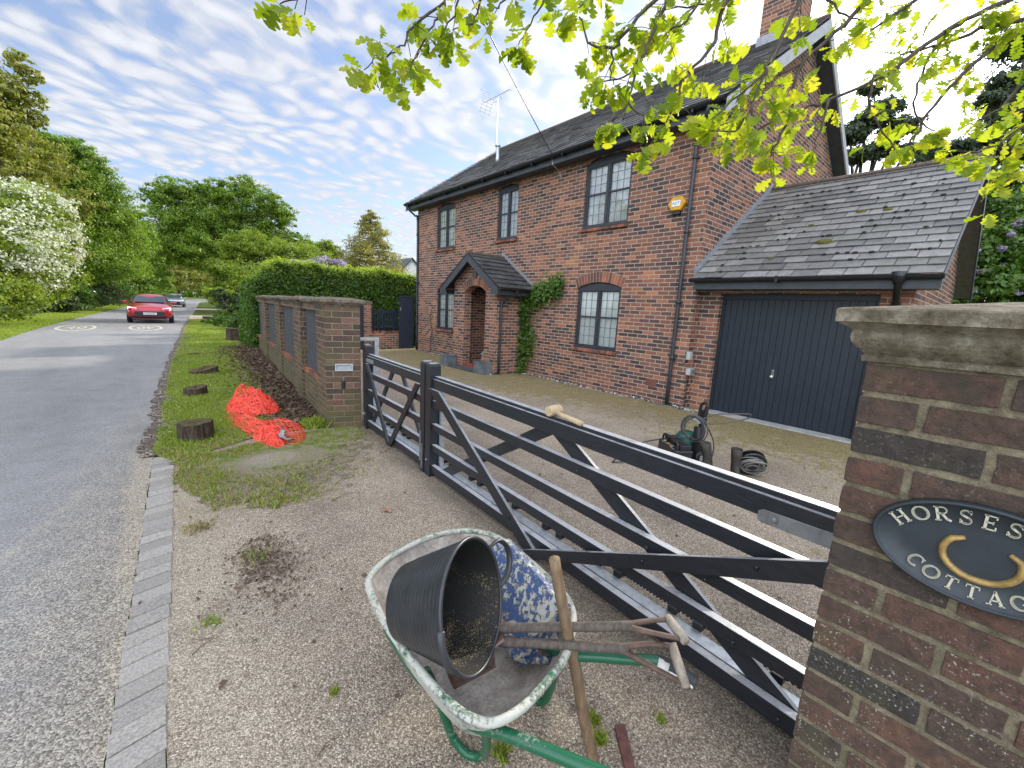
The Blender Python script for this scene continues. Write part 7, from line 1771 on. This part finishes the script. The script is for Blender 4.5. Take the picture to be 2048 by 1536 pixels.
tuft('mossy tuft by the kerb end', .14, 3.45, .05, 260, 'dry_grass', .02)
rn = random.Random(41); 
for k, (x, y, L, a, lab) in enumerate(((.08, 3.35, .16, .7, 'short twig lying beside the kerb setts'), (.02, 2.15, .12, .5, 'dark twig at the kerb below the dirt patch'), (.10, 2.22, .10, 2.6, 'curved twig among debris by the kerb'), (.33, 1.35, .09, .4, 'thin twig on the gravel left of the barrow leg'), (1.0, 3.35, .25, .15, 'long pale stem across the front of the grass'), (.95, 1.30, .08, 1.0, 'thin twig under the tub end of the barrow'))):
    mb = MB(); p = Vector((x, y, .016)); d = Vector((math.cos(a), math.sin(a), 0)); q = p+d*L; mb.tube(smoothpath([p, p.lerp(q, .5)+Vector((-d.y, d.x, .1))*L*.12, q], 3), [.0035, .003, .0028, .0025, .002, .0018, .0015], 5)
    tag(mb.build('twig', M['pole_wood']), lab, 'twig', 'twigs on the ground')
mb = MB(); c = Vector((1.66, 2.9, .012)); rg2 = random.Random(5)
lp_ = [(c.x+.035*math.cos(a)*(1+.3*math.sin(3*a)), c.y+.05*math.sin(a), .014+.018*abs(math.sin(2*a))) for a in [2*math.pi*k/12 for k in range(12)]]
mb.add(lp_+[(c.x, c.y, .012)], [(k, (k+1) % 12, 12) for k in range(12)])
bx_ = mb.build('fallen_leaf', plain('pinkish_leaf', (.32, .20, .14), .8, var=.3)); bx_.location = (-.36, .05, 0); tag(bx_, 'curled pinkish brown leaf on the gravel in front of the gate', 'leaf')

# ================================================================ CARS
def carpaint(name, col, metal=.3):
    m, t = mat(name); fin(t, col, .28, None, metal, .5, 1.0); return m
def car(label, loc, rot, paint, white=False):
    t = thing('saloon_car', label, 'car', loc, rot=rot)
    # local frame: nose towards -Y, centred on x, wheels on z=0
    def loop(y, prof): return [(x, y, z) for x, z in prof]+[(-x, y, z) for x, z in reversed(prof)]
    st = [(-2.18, .42, .62, .42, .62, .70), (-2.12, .62, .80, .30, .66, .76), (-2.0, .78, .87, .24, .70, .82), (-1.75, .84, .90, .22, .74, .88), (-1.2, .86, .915, .22, .80, .98), (-.85, .86, .92, .22, .84, 1.02), (0, .86, .925, .22, .86, 1.03), (1.0, .86, .925, .22, .88, 1.05), (1.7, .84, .91, .24, .90, 1.06), (2.05, .78, .88, .30, .88, 1.02), (2.16, .66, .80, .42, .84, .94)]
    loops = []
    for y, wb_, wm_, zb, zm, zt in st: loops.append(loop(y, [(0, zb), (wb_*.9, zb), (wm_*.98, zb+.10), (wm_, (zb+zm)/2+.05), (wm_*.985, zm), (wm_*.90, zt-.03), (wm_*.55, zt), (0, zt+.015)]))
    for L in loops: # drop doubled centre points
        L.pop(8); L.pop(-1) if False else None
    mb = MB(); mb.loft(loops, True, True, True); body = mb.build('body', paint, t, smooth=True, local=True, sub=2)
    # cabin
    gl = [(-.95, .74, 1.0, .70, 1.01), (-.5, .76, 1.02, .64, 1.24), (-.15, .77, 1.03, .60, 1.41), (.35, .77, 1.04, .59, 1.47), (.95, .76, 1.04, .57, 1.44), (1.45, .74, 1.05, .60, 1.22), (1.85, .72, 1.05, .68, 1.07)]
    mb = MB(); mb.loft([[(-wb_, y, zb-.05), (-wb_, y, zb), (-wt*1.0, y, zt-.03), (-wt*.8, y, zt), (0, y, zt+.02), (wt*.8, y, zt), (wt*1.0, y, zt-.03), (wb_, y, zb), (wb_, y, zb-.05)] for y, wb_, zb, wt, zt in gl], True, True, True); mb.build('roof', paint, t, smooth=True, local=True, sub=1)
    gm_, tt = mat('car_glass'); fin(tt, (.05, .075, .095), .06, None, 0, .9)
    mb = MB(); mb.add([(-.66, -.97, 1.045), (.66, -.97, 1.045), (.56, -.26, 1.345), (-.56, -.26, 1.345)], [(0, 1, 2, 3)]); ws = mb.build('windscreen', gm_, t, local=True, solid=.01)
    for s in (-1, 1):
        mb = MB(); mb.add([(s*.775, -.72, 1.07), (s*.785, 1.25, 1.09), (s*.615, .95, 1.37), (s*.63, -.10, 1.35)], [(0, 1, 2, 3)]); mb.build('side_window', gm_, t, local=True, solid=.015)
        mb = MB(); mb.cbox((s*1.0, -.62, 1.02), (.20, .10, .13)); mb.cbox((s*.90, -.60, .98), (.12, .05, .04)); mb.build('mirror', paint, t, local=True, bevel=.03)
        mb = MB(); mb.prism([(s*.50, -2.10, .74), (s*.84, -1.93, .80), (s*.85, -1.93, .70), (s*.52, -2.12, .67)], (0, 0, 0), (0, .10, 0)); hl = mb.build('headlight', M['black'], t, local=True, bevel=.008)
        em, te = mat('lamp_lit'); e_ = te.new('ShaderNodeEmission'); e_.inputs[0].default_value = (.9, .95, 1, 1); e_.inputs[1].default_value = 1.6; oo = te.new('ShaderNodeOutputMaterial'); te.l.new(e_.outputs[0], oo.inputs[0])
        mb = MB(); mb.prism([(s*.50, -2.125, .755), (s*.84, -1.955, .815), (s*.86, -1.955, .60), (s*.80, -1.99, .60), (s*.79, -1.995, .765), (s*.50, -2.13, .725)], (0, 0, 0), (0, .02, 0)); mb.build('lamp_strip', em, hl, local=True)
        mb = MB(); mb.prism([(s*.62, -2.11, .50), (s*.80, -2.02, .50), (s*.78, -2.03, .34), (s*.62, -2.11, .34)], (0, 0, 0), (0, .05, 0)); mb.build('fog_recess', paint if 0 else M['black'], t, local=True, bevel=.01)
        for y in (-1.38, 1.33):
            mb = MB(); mb.lathe([(.20, -.10), (.31, -.10), (.335, -.07), (.335, .07), (.31, .10), (.20, .10)], (s*.82, y, .335), 24, axis=(1, 0, 0)); ty = mb.build('wheel', M['black'], t, smooth=True, local=True)
            mb = MB(); mb.lathe([(.03, .09), (.21, .10), (.21, .112), (.03, .112)] if s > 0 else [(.03, -.112), (.21, -.112), (.21, -.10), (.03, -.09)], (s*.82, y, .335), 16, axis=(1, 0, 0)); mb.build('rim', M['galv'], ty, local=True)
    mb = MB(); mb.prism([(-.56, -2.19, .60), (.56, -2.19, .60), (.62, -2.20, .34), (-.62, -2.20, .34)], (0, 0, 0), (0, .06, 0)); mb.prism([(-.5, -2.155, .705), (.5, -2.155, .705), (.48, -2.17, .66), (-.48, -2.17, .66)], (0, 0, 0), (0, .05, 0)); mb.prism([(-.74, -2.12, .25), (.74, -2.12, .25), (.66, -2.14, .20), (-.66, -2.14, .20)], (0, 0, 0), (0, .1, 0)); mb.build('grille', M['black'], t, local=True, bevel=.006)
    mb = MB(); mb.box(-.26, .26, -2.225, -2.21, .44, .55); pl = mb.build('number_plate', M['white'], t, local=True)
    v, f = text_mesh('KU25 EZT' if not white else 'RK22 LVN', .095); mb = MB(); mb.add([(x, -2.228, .495+y) for x, y, z in v], f); mb.build('plate_lettering', M['black'], pl, local=True)
    return t
car('red saloon car with lit white daytime lamps driving towards the viewer', (-.04+.0, 30.4, .005), R_(-1.5), carpaint('red_car_paint', (.52, .012, .03)))
car('silver white car following behind the red one', (2.05, 62.5, .005), R_(-5), carpaint('silver_car_paint', (.50, .54, .56), .5), True)
